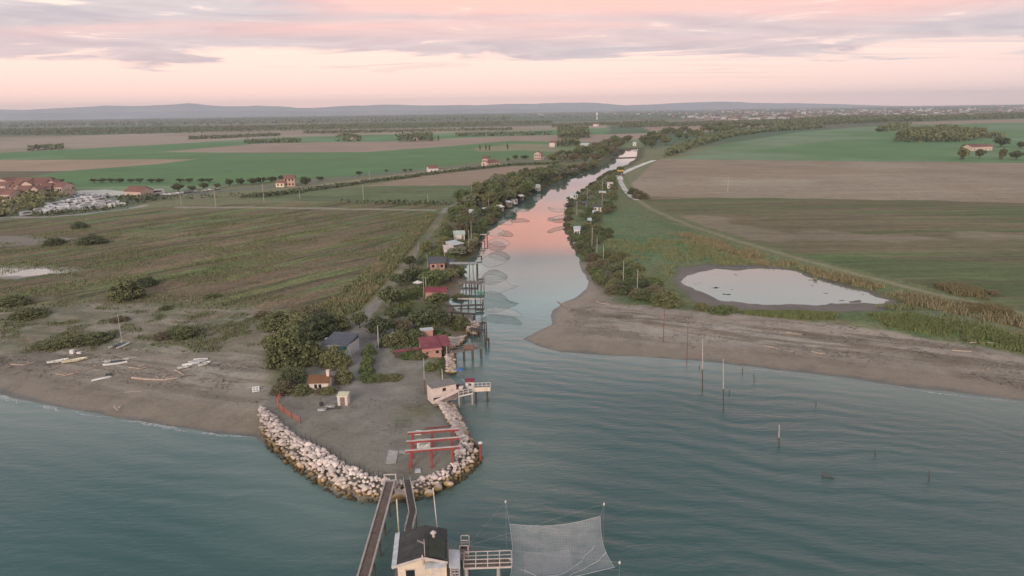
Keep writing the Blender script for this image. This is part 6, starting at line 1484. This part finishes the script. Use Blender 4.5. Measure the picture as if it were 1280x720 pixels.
river_net([(609, 290), (618, 285), (626, 286), (632, 291), (626, 295), (614, 295)], 2.8, 0.058, 'small round net off the pale high stage', .8)
river_net([(622, 278), (630, 274), (638, 276), (641, 280), (634, 281), (626, 280)], 2.6, 0.065, 'small dark arched net near the first bend of the left bank', .7)
river_net([(638, 262.5), (648, 260), (659, 261.5), (661, 264), (650, 264.5), (641, 264.5)], 2.6, 0.072, 'farthest net on the left side of the river', .7)
river_net([(684, 275), (694, 270.5), (706, 269), (708, 271.5), (696, 274), (688, 276.5)], 2.6, 0.072, 'nearer of two nets on the right side of the river', .7)
river_net([(686, 259), (694, 261.5), (706, 261.5), (706, 264), (696, 265), (687, 262)], 2.6, 0.079, 'farther of two nets on the right side of the river', .7)
# piers that carry the far nets
pier((632, 262), (640, 262.5), 2.2, 1.5, 'tiny pier at the farthest left net', M_DWOOD, rail=False, posts=2)
pier((706, 273), (712, 273), 2.2, 1.2, 'dark little pier at the nearer right net', M_DWOOD, rail=True, posts=2)
pier((706, 257), (714, 256), 2.0, 2.0, 'dark little pier at the farther right net', M_DWOOD, rail=True, posts=2)
pier((598, 301), (606, 301), 2.0, 1.2, 'dark little pier at the flattened net', M_DWOOD, rail=True, posts=2)
# ---- small cabins farther up both banks
for (pa_, pb_, dep, hw, wall, roofm, kind, lb) in [
    ((586.5, 271), (592, 271), 3.5, 2.6, M_WHITE, M_PANEL, 'gable_x', 'white cabin between the trees above the first bend of the left bank'),
    ((603, 268), (607, 268), 3, 2.2, M_WHITE, M_PANEL, 'shed', 'small cabin with a white roof right of the white cabin in the trees'),
    ((624.5, 264.5), (630, 264), 3, 2.2, M_WOOD, M_WHITE, 'shed', 'waterside cabin with a white flat roof, nearest of the row at the left bank'),
    ((636.5, 258.5), (640.5, 258), 3, 2.2, M_WOOD, M_PANEL, 'shed', 'second small waterside cabin of the row at the left bank'),
    ((643, 254.5), (647, 254), 3, 2.2, M_WHITE, M_SLATE, 'shed', 'third small waterside cabin of the row at the left bank'),
    ((650, 251), (655, 250.3), 3.2, 2.4, M_DWOOD, M_WHITE, 'gable_x', 'fourth waterside cabin of the row, with the brightest roof'),
    ((669.5, 238.5), (675.5, 238), 3.4, 3.0, M_WHITE, M_PANEL, 'gable_x', 'white cabin standing alone at the far left waterline'),
    ((717.5, 294.5), (725, 294.5), 4, 2.4, M_WHITE, M_PANEL, 'shed', 'long white cabin at the right waterline below the trees'),
    ((716, 248.5), (722, 248), 3, 2.0, M_WHITE, M_PANEL, 'shed', 'white cabin at the right waterline by the farther net'),
    ((741, 264.5), (752, 264.5), 3.6, 2.2, M_WHITE, M_SLATE, 'gable_x', 'white cabin with a dark roof at the foot of the tallest pole'),
    ((749, 246), (757, 246), 3.2, 2.2, M_PALETOP, M_PANEL, 'shed', 'cabin with a pale flat roof behind the tallest pole'),
    ((759, 235.5), (766, 235.5), 4, 3, M_WHITE, M_PALETOP, 'gable_x', 'white cabin near the bend of the pale road'),
    ((741, 270.5), (745, 270.5), 2.2, 1.8, M_WHITE, M_PANEL, 'shed', 'tiny white shed left of the white cabin under the tallest pole'),
    ((772, 219.5), (779, 219.5), 5, 3.2, M_DWOOD, M_YEL, 'gable_x', 'cabin with a yellow roof at the bend of the pale road'),
    ((728, 259), (735, 259), 3, 2, M_DWOOD, M_SLATE, 'shed', 'dark cabin in the trees of the right bank'),
    ((735, 281), (739, 281), 2.5, 1.9, M_DWOOD, M_LBLUE, 'shed', 'cabin with a pale blue roof on the right bank')]:
    house('cabin', lb, pa_, pb_, dep, 1.3, hw, .6, kind, wall, roofm, over=.25, cat='cabin', group='riverside cabins', openings=(('window', .3, .9, .8, .8), ('door', .72, .0, .8, 1.9)))
dinghy(P(719, 304, .1), 3.2, 1.3, 1.2, M_LBLUE, 'pale blue boat moored at the right bank')
# ---- boats on the left beach
dinghy(on(73, 453), 3.9, 1.35, .5, M_BOATW, 'white small sailing dinghy, leftmost boat on the left beach', inner=M_GREY)
dinghy(on(93.5, 452), 4.6, 1.6, .55, M_BOATC, 'cream open boat right of the leftmost white dinghy', inner=M_BOATC)
def hull(mb, c, L_, w, rz):
    n = 7; vs = []
    for k in range(n):
        q = k / (n - 1); ww = w / 2 * max(.12, math.sin(math.pi * min(.98, max(.02, q))) ** .5); x = (q - .5) * L_
        for (y, z) in ((-ww, .38), (-ww * .8, .12), (0, 0), (ww * .8, .12), (ww, .38), (0, .44)):
            vs.append(Vector(c) + Matrix.Rotation(rz, 3, 'Z') @ Vector((x, y, z + .1 * (2 * q - 1) ** 2)))
    fs = [(k * 6 + j, k * 6 + (j + 1) % 6, (k + 1) * 6 + (j + 1) % 6, (k + 1) * 6 + j) for k in range(n - 1) for j in range(6)] + [tuple(range(6))[::-1], tuple(range((n - 1) * 6, n * 6))]
    mb.add(vs, fs)
def catamaran(p, rz, L_, label, mast):
    rt = empty('catamaran', p, rz, label, 'catamaran')
    for s in (-1, 1): mb = MB(); hull(mb, (0, s * 1.0, 0), L_, .42, 0); mb.build('hull', M_BOATW, rt)
    mb = MB(); mb.beam((-.9, -1, .5), (-.9, 1, .5), .1, .08); mb.beam((.9, -1, .5), (.9, 1, .5), .1, .08); mb.build('crossbeam', M_DARK, rt)
    mb = MB(); mb.box((0, 0, .5), (1.7, 1.6, .03)); mb.build('trampoline', M_SLATE, rt)
    mb = MB(); 
    if mast: mb.tube((.9, 0, .5), (.9, 0, 7.2), .05, .035, 6); mb.build('mast', M_WIRE, rt)
    else: mb.tube((-2.6, .3, .62), (3.6, .1, .66), .05, .04, 6); mb.build('mast', M_WIRE, rt)
    return rt
catamaran(on(149.5, 433), R(78), 3.8, 'catamaran with its mast up on the sand in front of the dune shrubs', True)
catamaran(on(145, 454), R(22), 4.4, 'catamaran with lowered mast in the middle of the left beach', False)
dinghy(on(127, 474), 3.4, .8, .65, M_BOATW, 'narrow white kayak nearest the water on the left beach', name='kayak', flip=True, inner=M_GREY, hgt=.3)
mb = MB(); q = on(136, 470); mb.box((q.x, q.y, q.z + .25), (1.0, .6, .5), rz=.4); mb.tube(q + Vector((-.6, .3, .2)), q + Vector((.9, .5, .7)), .1, .08, 6); tag(mb.build('beach_trolley', M_DARK), 'dark boat trolley right behind the narrow white kayak', 'trolley')
for (px, py, L_, rz_, m_, fl, lb) in [(232, 460, 3.0, .7, M_BOATW, False, 'white dinghy at the seaward end of the boat heap'), (239, 456, 3.2, .45, M_BOATW, True, 'upturned white dinghy second in the boat heap'), (246, 453, 3.2, .3, M_PANEL, True, 'grey upturned dinghy in the middle of the boat heap'),
                                   (251, 450.5, 2.8, .15, M_BOATW, True, 'white upturned dinghy at the landward end of the boat heap'), (256, 456.5, 2.6, .9, M_BOATW, False, 'small white dinghy just right of the boat heap')]:
    dinghy(on(px, py), L_, 1.2, rz_, m_, lb, flip=fl)
mb = MB(); q = on(90.5, 441.5); mb.box((q.x, q.y, q.z + .35), (.8, .7, .8)); mb.box((q.x + 1.6, q.y - .2, q.z + .15), (.9, .5, .4)); tag(mb.build('beach_box', M_BOATW), 'white box on the sand above the cream open boat', 'box')
p = on(320, 489); rt = root_at('pallet', p, 'white square pallet lying on the sand near the breakwater', 'pallet'); pt = Part(rt)
mb = MB()
for k in (-1, 0, 1): mb.box((p.x + k * .5 * math.cos(.35), p.y + k * .5 * math.sin(.35), p.z + .42), (.22, 1.25, .06), rz=.35, rx=R(24)); mb.box((p.x - k * .5 * math.sin(.35), p.y + k * .5 * math.cos(.35), p.z + .40 + k * .22), (1.25, .22, .06), rz=.35, rx=R(24))
pt('boards', mb, M_BOATW)
# ---- driftwood
def log(pix, r, label, h=.12, branch=2):
    pts = [on(a_, b_, h) for a_, b_ in pix]; mb = MB()
    for i, (a_, b_) in enumerate(zip(pts[:-1], pts[1:])): mb.tube(a_, b_, r * (1 - .5 * i / len(pts)), r * (1 - .5 * (i + 1) / len(pts)), 7)
    for k in range(branch):
        q = pts[0].lerp(pts[-1], random.uniform(.3, .9)); mb.tube(q, q + Vector((random.uniform(-1.2, 1.2), random.uniform(-.6, .8), random.uniform(.1, .5))), r * .5, r * .2, 6)
    tag(mb.build('driftwood', M_DRIFT), label, 'driftwood')
log([(165, 473), (185, 475), (205, 475.5), (222, 473)], .24, 'long thick bleached trunk on the left beach', branch=4)
log([(155, 491), (166, 490.6), (177, 490.3)], .08, 'thin white stick near the water on the left beach', branch=0)
log([(80, 470), (98, 466), (115, 461), (132, 455)], .11, 'long thin log pointing at the lowered-mast catamaran')
log([(161, 460), (175, 461.5), (190, 458)], .12, 'branchy log between the catamarans and the long trunk', branch=4)
log([(219, 463), (226, 467), (231, 469.5)], .16, 'short log just below the heap of boats')
log([(14, 456), (30, 457), (45, 453)], .12, 'log at the far left of the beach', branch=3)
log([(70, 468), (82, 470), (92, 468)], .12, 'tangled branches left end of the thin log', branch=5)
log([(982, 416), (990, 417), (1002, 419.5)], .13, 'forked bleached branch on the right beach below the lagoon', branch=3)
log([(1190, 438.5), (1203, 439.5), (1215, 440)], .16, 'thick pale log high on the right beach', branch=0)
log([(1212, 429), (1228, 428), (1248, 430)], .12, 'pale log against the grass at the right', branch=2)
log([(745, 377), (752, 380), (762, 381)], .14, 'curved pale branch at the head of the right beach', branch=2)
log([(955, 433), (970, 436), (975, 438)], .1, 'low branch in the middle of the right beach', branch=2)
log([(1014, 440), (1024, 442.5), (1032, 443)], .12, 'pale stick on the right beach toward the sea', branch=1)
log([(697, 377), (703, 381), (708, 384)], .14, 'dark branch at the river corner of the right beach', branch=4)
log([(143, 511), (147, 515), (150, 513)], .12, 'dark snag stuck in the wet sand of the left beach', branch=4, h=.4)
for i in range(34):
    px = random.uniform(725, 1240); py = 402 + (px - 760) * .072 + random.uniform(-9, 26); q = on(px, py, .05)
    if bank(np.array([q.x]), np.array([q.y]))[0] < 6: continue
    a_ = random.uniform(0, 3); L_ = random.uniform(.6, 2.2); mb = MB(); mb.tube(q, q + Vector((math.cos(a_) * L_, math.sin(a_) * L_, .06)), .06, .035, 5)
    tag(mb.build('driftwood', random.choice([M_DRIFT, M_WOOD, M_DWOOD])), 'short washed-up stick on the right beach', 'driftwood', 'sticks scattered over the right beach')
for i in range(26):
    px = random.uniform(5, 330); py = 446 + px * .12 + random.uniform(-10, 26); q = on(px, py, .05)
    if bank(np.array([q.x]), np.array([q.y]))[0] < 7 or sdist(np.array([q.x]), np.array([q.y]), SPIT)[0] > 0: continue
    a_ = random.uniform(0, 3); L_ = random.uniform(.6, 2.2); mb = MB(); mb.tube(q, q + Vector((math.cos(a_) * L_, math.sin(a_) * L_, .06)), .06, .035, 5)
    tag(mb.build('driftwood', random.choice([M_DRIFT, M_WOOD, M_DWOOD])), 'short washed-up stick on the left beach', 'driftwood', 'sticks scattered over the left beach')
for i, px in enumerate([842, 846, 851, 880, 888, 893, 899, 904]):
    q = on(px, 417 + (px - 842) * .11 + (i % 2) * 2); mb = MB(); mb.tube(q - Vector((0, 0, .3)), q + Vector((.05, 0, random.uniform(.7, 1.4))), .06, .04, 6)
    tag(mb.build('stake', M_WOOD), 'short weathered stake in the broken row across the right beach', 'stake', 'stakes on the right beach')
# ================================================================ farms, village, caravans, cars, town
def farm(name, pA, pB, dep, hw, hr, label, wall, roofm, win=3, storeys=1, roof='gable_x', cat='farmhouse', group=None, z=1.2, wings=()):
    op = []
    for s in range(storeys):
        for k in range(win): op.append(('window', (k + .6) / (win + .2), .9 + s * 3.0, 1.0, 1.3))
    r, Wd = house(name, label, pA, pB, dep, z, hw, hr, roof, wall, roofm, over=.5, cat=cat, group=group, openings=op)
    return r, Wd
M_TILE = simple('brown_roof_tiles', (.20, .10, .075), scale=.8)
M_ORW = simple('orange_render', (.50, .33, .25), scale=.4, var=.06)
farm('barn', (536.5, 216.5), (548, 216), 9, 4.0, 2.0, 'white barn with a brown roof on the straight field road', M_WHITE, M_TILE, 2, cat='barn')
farm('barn', (549.3, 216), (553, 216), 5, 2.6, .8, 'low white annex at the right end of the white barn', M_WHITE, M_TILE, 1, roof='shed', cat='barn')
farm('farmhouse', (603, 208), (609.5, 208), 9, 7.0, 2.0, 'taller pink farmhouse block at the left of its tiled range', M_PINKR, M_TERRA, 2, 2)
farm('farmhouse', (610, 208.3), (624.5, 207), 9, 3.4, 2.0, 'long low pink farm range right of the taller block', M_PINKR, M_TERRA, 4)
farm('farmhouse', (667.5, 200), (676, 200), 10, 6.2, 2.2, 'pale pink two-storey farmhouse at the end of the left bank wood', M_PINKR, M_TERRA, 3, 2, 'gable_y')
farm('farmhouse', (676.3, 199.8), (680, 199.5), 7, 3.6, 1.2, 'pink lean-to on the right of the two-storey farmhouse', M_PINKR, M_TERRA, 1)
farm('farmhouse', (345, 234), (355, 234), 8, 3.0, 1.6, 'low cream wing with a red tiled roof in front of the orange farmhouse', M_CREAM, M_TERRA, 2)
farm('farmhouse', (355.5, 233.5), (369, 233), 9, 5.6, 1.8, 'orange farmhouse with a red tiled roof between round trees', M_ORW, M_TERRA, 3, 2)
farm('villa', (725.5, 187.5), (735, 187.5), 14, 6, 2.0, 'pale greenish white villa in the far left bank trees', M_WHITE, M_PANEL, 3, 2, cat='house')
farm('farmhouse', (1215, 189), (1240, 188), 12, 4.4, 2.2, 'long pink farm with red tiled roof among trees on the right', M_PINKR, M_TERRA, 5)
farm('building', (157, 248), (176.5, 248.5), 10, 4.5, 2.4, 'pink building with a dark red roof at the entrance of the caravan park', M_PINKR, M_TERRA, 5, cat='building')
farm('hut', (791, 182.5), (795, 182.5), 8, 4, 1, 'small white building beside the far end of the river', M_WHITE, M_PANEL, 1, cat='house')
for (x, y, L_, lb) in [(439, 176, 6, 'white house in the small tree group far across the green fields'), (519, 175.5, 6, 'white house in the second small tree group far across the fields'), (744, 158, 7, 'lone pale house on the far plain beyond the river belt'), (690, 184, 8, 'low yellowish building before the two cypresses')]:
    farm('house', (x - L_ / 2 * .8, y), (x + L_ / 2 * .8, y), 12, 6, 2, lb, M_PINKW, M_TERRA, 2, cat='house')
# water tower, lattice mast
p = P(746.2, 150, 1); mpp = fwd_depth(p) / F; hh = 9.0 * mpp
rt = root_at('water_tower', p, 'white water tower rising on the far plain', 'tower'); pt = Part(rt)
mb = MB(); mb.tube(p, p + Vector((0, 0, hh * .6)), mpp * .7, mpp * .6, 12); pt('shaft', mb, M_WHITE); mb = MB(); mb.tube(p + Vector((0, 0, hh * .58)), p + Vector((0, 0, hh * .66)), mpp * .7, mpp * 1.25, 12); mb.tube(p + Vector((0, 0, hh * .66)), p + Vector((0, 0, hh * .95)), mpp * 1.25, mpp * 1.25, 12); mb.tube(p + Vector((0, 0, hh * .95)), p + Vector((0, 0, hh)), mpp * 1.25, mpp * .3, 12); pt('tank', mb, M_WHITE)
for px, pyb, hpx, lb in [(171.5, 158, 10.5, 'tall grey lattice mast beyond the dark wood on the left'), (110.5, 158, 5.5, 'shorter grey mast beyond the wood, left of the tall one')]:
    p = P(px, pyb, 1); mpp = fwd_depth(p) / F; hh = hpx * mpp; rt = root_at('lattice_mast', p, lb, 'mast'); pt = Part(rt); w0 = mpp * 1.0
    for sx_, sy_ in ((-1, -1), (1, -1), (1, 1), (-1, 1)): mb = MB(); mb.tube(p + Vector((sx_ * w0, sy_ * w0, 0)), p + Vector((sx_ * w0 * .15, sy_ * w0 * .15, hh)), mpp * .16, mpp * .1, 5); pt('leg', mb, M_GREY)
    mb = MB()
    for k in range(6):
        z0, z1 = hh * k / 6, hh * (k + 1) / 6; w_a = w0 * (1 - .85 * k / 6); w_b = w0 * (1 - .85 * (k + 1) / 6)
        mb.tube(p + Vector((-w_a, -w_a, z0)), p + Vector((w_b, -w_b, z1)), mpp * .09, mpp * .09, 4); mb.tube(p + Vector((w_a, -w_a, z0)), p + Vector((-w_b, -w_b, z1)), mpp * .09, mpp * .09, 4)
    pt('bracing', mb, M_GREY)
# ---- holiday village apartments
random.seed(21)
vill = [((-16, 256), (1, 256), 'leftmost front'), ((2, 257), (15, 257), 'second front'), ((17, 249.5), (24, 249), 'narrow front'), ((25.5, 251.5), (38, 251), 'third front'), ((39, 251), (50, 250.5), 'fourth front'), ((53, 247.5), (65, 247), 'fifth front'), ((67, 246.5), (79, 246.5), 'right end front'),
        ((-8, 245), (8, 245), 'first back'), ((10, 244), (24, 244), 'second back'), ((27, 243.5), (42, 243), 'third back'), ((45, 242.5), (58, 242), 'fourth back'), ((60, 242), (72, 241.5), 'fifth back'), ((-6, 239.5), (14, 239.5), 'far left rear'), ((20, 239.5), (38, 239), 'rear middle'), ((42, 239), (60, 238.5), 'rear right')]
for i, (pa_, pb_, nm) in enumerate(vill):
    r, Wd = farm('apartment_block', pa_, pb_, 11, 6.6, 2.0, 'pink apartment block of the holiday village, ' + nm + ' row block', M_PINKR, M_TERRA, 4, 2, random.choice(['gable_x', 'gable_x', 'gable_y']), cat='apartment block', group='holiday village apartment blocks')
    mb = MB(); mb.box((Wd * .5, -.7, 4.0), (Wd * .3, 1.3, .2)); mb.box((Wd * .5, -1.3, 4.5), (Wd * .3, .1, .9)); mb.build('balcony', M_PINKW, r)
# ---- caravans: one kind with parts, copied
def caravan_proto():
    r = empty('caravan', (0, 0, 0)); mb = MB()
    prof_ = [(-3.0, .5), (3.0, .5), (3.1, 1.3), (2.8, 2.55), (2.4, 2.75), (-2.6, 2.75), (-3.0, 2.45), (-3.1, 1.2)]
    vs = [(x, -1.1, z) for x, z in prof_] + [(x, 1.1, z) for x, z in prof_]; n = len(prof_)
    mb.add(vs, [tuple(range(n)), tuple(range(n, 2 * n))[::-1]] + [(k, k + n, (k + 1) % n + n, (k + 1) % n) for k in range(n)]); bd_ = mb.build('body', simple('caravan_white', (.46, .455, .45), rand=.45, rough=.4), r)
    wns = []
    mb = MB(); mb.box((0, -1.11, 1.85), (3.6, .04, .6)); w1 = mb.build('window', M_GLASS, r)
    mb = MB(); mb.box((1.9, 1.11, 1.5), (.7, .04, 1.8)); w2 = mb.build('door', M_GREY, r)
    mb = MB(); mb.tube((-.3, -1.05, .35), (-.3, 1.05, .35), .34, .34, 10); w3 = mb.build('wheel', M_DARK, r)
    return r, [bd_, w1, w2, w3]
def car_proto():
    r = empty('parked_car', (0, 0, 0)); mb = MB()
    prof_ = [(-2.1, .35), (2.1, .35), (2.15, .8), (1.2, .95), (.6, 1.42), (-1.3, 1.45), (-2.0, .95), (-2.15, .8)]; vs = []
    for y in (-.85, .85): vs += [(x, y * (.8 if z > 1.2 else 1), z) for x, z in prof_]
    n = len(prof_); mb.add(vs, [tuple(range(n)), tuple(range(n, 2 * n))[::-1]] + [(k, k + n, (k + 1) % n + n, (k + 1) % n) for k in range(n)]); b1 = mb.build('body', simple('car_paint', (.42, .42, .43), rand=.75, rough=.3), r)
    mb = MB(); mb.add([(1.22, -.72, .97), (1.22, .72, .97), (.63, .62, 1.42), (.63, -.62, 1.42), (-1.98, -.72, .98), (-1.98, .72, .98), (-1.35, .62, 1.45), (-1.35, -.62, 1.45)], [(0, 1, 2, 3), (7, 6, 5, 4), (0, 3, 7, 4), (1, 5, 6, 2)]); b2_ = mb.build('glazing', M_GLASS, r)
    out_ = [b1, b2_]
    for x in (-1.35, 1.35): mb = MB(); mb.tube((x, -.88, .32), (x, .88, .32), .32, .32, 10); out_.append(mb.build('wheel', M_DARK, r))
    return r, out_
def clone(proto, loc, rz, label, cat, group, first, sc_=1.0):
    r0, kids = proto
    if first: r = r0
    else:
        r = r0.copy(); COL.objects.link(r)
        for k in kids: c = k.copy(); COL.objects.link(c); c.parent = r
    r.location = loc; r.rotation_euler = (0, 0, rz); r.scale = (sc_,) * 3; return tag(r, label, cat, group)
random.seed(4); cp = caravan_proto(); carp = car_proto(); first = True
axis = P(160, 259) - P(60, 268); ang = math.atan2(axis.y, axis.x)
cnt = 0
for j, (pa_, pb_, n) in enumerate([((34, 270), (160, 257.5), 22), ((50, 266.5), (160, 255), 18), ((58, 263), (150, 253.5), 14), ((60, 259.5), (135, 251), 11), ((78, 255.5), (120, 250), 6)]):
    for k in range(n):
        if random.random() < .10: continue
        q = P(pa_[0] + (pb_[0] - pa_[0]) * (k + random.uniform(-.2, .2)) / n, pa_[1] + (pb_[1] - pa_[1]) * k / n, 1.2)
        clone(cp, (q.x, q.y, gz(q.x, q.y)), ang + R(random.choice([75, 90, 100, 20])), 'white caravan parked close among the others in the caravan park', 'caravan', 'caravans of the caravan park', first, random.uniform(.78, 1.0)); first = False
first = True
for j in range(44):
    t_ = random.random(); px = random.uniform(84, 135); py = random.uniform(245, 250) - (px - 84) * .02
    q = P(px, py, 1.2); clone(carp, (q.x, q.y, gz(q.x, q.y)), ang + R(random.choice([85, 95])), 'car parked in the gravel car park behind the caravans', 'car', 'cars in the gravel car park', first); first = False
for px, py in [(206, 244.5), (212, 244), (217.5, 243.5), (222, 243), (228, 242.5), (233, 242), (240, 241), (245, 240.6), (256, 239.5), (262, 238.8), (267, 238.2), (272, 237.5)]:
    q = P(px, py, 1.2); clone(carp, (q.x, q.y, gz(q.x, q.y)), math.atan2((P(272, 238) - P(206, 245)).y, (P(272, 238) - P(206, 245)).x), 'car in the line parked along the road past the caravan park', 'car', 'cars parked along the road', False)
q = P(197, 244, 1.2); clone(cp, (q.x, q.y, gz(q.x, q.y)), ang, 'white motor caravan alone where the line of parked cars begins', 'caravan', None, False, 1.3)
# ---- road and tracks (real strips laid on the land)
def strip(name, pix, w, mat, z=1.27, lift=0.0):
    pts = []
    for (a_, b_), (c_, d_) in zip(pix[:-1], pix[1:]):
        for k in range(6): pts.append((a_ + (c_ - a_) * k / 6, b_ + (d_ - b_) * k / 6))
    pts.append(pix[-1]); p_ = [P(a_, b_, z) for a_, b_ in pts]; vs = []
    for i, q in enumerate(p_):
        t_ = p_[min(i + 1, len(p_) - 1)] - p_[max(i - 1, 0)]; t_.z = 0; t_.normalize(); n_ = Vector((-t_.y, t_.x, 0)) * w / 2; zz_ = gz(q.x, q.y) + .06 if q.y < 1500 else 1.31
        vs += [(q.x + n_.x, q.y + n_.y, zz_), (q.x - n_.x, q.y - n_.y, zz_)]
    mb = MB(); mb.add(vs, [(2 * i, 2 * i + 1, 2 * i + 3, 2 * i + 2) for i in range(len(p_) - 1)]); tag(mb.build(name, mat), kind='structure')
M_ASPH = simple('worn_asphalt', (.13, .13, .135), scale=.5); M_GRAV = simple('pale_gravel', (.34, .32, .28), scale=.6)
strip('road', [(170, 251), (205, 246.5), (272, 239.5), (300, 237), (345, 232.5), (400, 226.6), (450, 219.8), (500, 215.2), (540, 211.3), (600, 206), (640, 201.5), (668, 201), (700, 197)], 6, M_ASPH)
strip('road', [(-60, 272), (0, 272), (40, 271.5), (100, 268.5), (160, 260.5), (185, 256)], 5, M_GRAV)
strip('path', [(775, 224), (772.5, 219), (790, 211), (806, 204.5), (818, 200.3)], 5, simple('white_gravel_road', (.62, .60, .54), scale=.5))
strip('path', [(775, 222), (776, 228), (780, 235), (786, 243), (796, 250.5)], 3.2, simple('white_gravel_lane', (.50, .47, .42), scale=.5))
strip('path', [(218, 259), (260, 259), (400, 260.5), (470, 262), (545, 263.5)], 1.3, M_GRAV)
# weir bar across the far water
rt = root_at('weir', P(770, 197.5, .0), 'low dark weir crossing the river at its far end', 'weir'); pt = Part(rt)
mb = MB(); mb.beam(P(768, 197.5, .35), P(797, 196.5, .35), 1.6, .7); pt('sill', mb, M_DWOOD)
# ---- town on the far plain
random.seed(77); np.random.seed(3)
def town_pos(n, seed):
    rg = random.Random(seed); out_ = []
    while len(out_) < n:
        px = rg.uniform(648, 1500); hz = HZ(px); lo = hz + 1.6; hi_ = hz + (7 + 10 * sstep(780, 900, px)); py = lo + (hi_ - lo) * rg.random()
        dens = (.15 + .85 * sstep(820, 920, px)) * (.35 + .65 * float(vnoise(px / 28, py / 3.0, 4) > .42))
        if rg.random() > dens: continue
        out_.append((px, py))
    return out_
wallc = [simple('town_wall_cream', (.24, .19, .165), rand=.4), simple('town_wall_white', (.34, .32, .31), rand=.45)]
rooft = simple('town_roof', (.16, .105, .085), rand=.3)
def town_mesh(k, L_, Wd, hw, hr):
    mb = MB(); mb.add([(-L_, -Wd, -1), (L_, -Wd, -1), (L_, Wd, -1), (-L_, Wd, -1), (-L_, -Wd, hw), (L_, -Wd, hw), (L_, Wd, hw), (-L_, Wd, hw), (-L_, 0, hw + hr), (L_, 0, hw + hr)], [(0, 1, 5, 4), (2, 3, 7, 6), (1, 2, 6, 9, 5), (3, 0, 4, 8, 7)], 0)
    mb.add([(-L_ - .4, -Wd - .4, hw), (L_ + .4, -Wd - .4, hw), (L_ + .4, 0, hw + hr + .1), (-L_ - .4, 0, hw + hr + .1), (L_ + .4, Wd + .4, hw), (-L_ - .4, Wd + .4, hw)], [(0, 1, 2, 3), (3, 2, 4, 5)], 1)
    me = bpy.data.meshes.new('town_house'); me.from_pydata(mb.v, [], mb.f); me.materials.append(wallc[k % 2]); me.materials.append(rooft if k % 3 else wallc[1]); me.polygons.foreach_set('material_index', mb.mi); return me, mb
TM = [town_mesh(0, 8, 5, 6, 2.2), town_mesh(1, 11, 6, 7, 2), town_mesh(2, 6, 6, 8, 2.5), town_mesh(3, 16, 7, 6, 1.2), town_mesh(4, 9, 5, 10, 2)]
tp = town_pos(760, 8); tp.sort(key=lambda q: HZ(q[0]) - q[1])
for i, (px, py) in enumerate(tp[:285]):
    q = P(px, py, 1.2); o = bpy.data.objects.new('town_house', TM[i % 5][0]); COL.objects.link(o); o.location = (q.x, q.y, 1.2); o.rotation_euler = (0, 0, random.uniform(-.5, .5)); s_ = random.uniform(.8, 1.5); o.scale = (s_, s_, s_)
    tag(o, 'small pale house in the near edge of the distant town', 'house', 'houses of the distant town')
V_, F_, MI = [], [], []; b0 = 0
for i, (px, py) in enumerate(tp[285:]):
    q = P(px, py, 1.2); m_ = TM[i % 5][1]; a_ = random.uniform(-.6, .6); s_ = random.uniform(.8, 1.4); c_, sn = math.cos(a_) * s_, math.sin(a_) * s_
    V_ += [(q.x + x * c_ - y * sn, q.y + x * sn + y * c_, 1.2 + z * s_) for x, y, z in m_.v]; F_ += [tuple(k + b0 for k in f) for f in m_.f]; MI += [{0: i % 2, 1: 2 if i % 3 else 1}[k] for k in m_.mi]; b0 += len(m_.v)
me = bpy.data.meshes.new('distant_town'); me.from_pydata(V_, [], F_); [me.materials.append(m) for m in (wallc[0], wallc[1], rooft)]; me.polygons.foreach_set('material_index', MI); tag(link('distant_town', me), kind='stuff')
# trees of the town and of the far plain
canopy('town_trees', [([(640, 141.5), (840, 137.5), (1280, 131), (1600, 126.5), (1600, 138), (1280, 144), (1100, 148), (900, 150), (800, 149), (640, 149)], 12, .0075)], 5.0, M_LEAFD, 36)
canopy('far_plain_trees', [([(-260, 156), (0, 151.5), (640, 142), (640, 150), (300, 156), (0, 160), (-260, 163)], 10, .0022)], 6.5, M_LEAFD, 37)
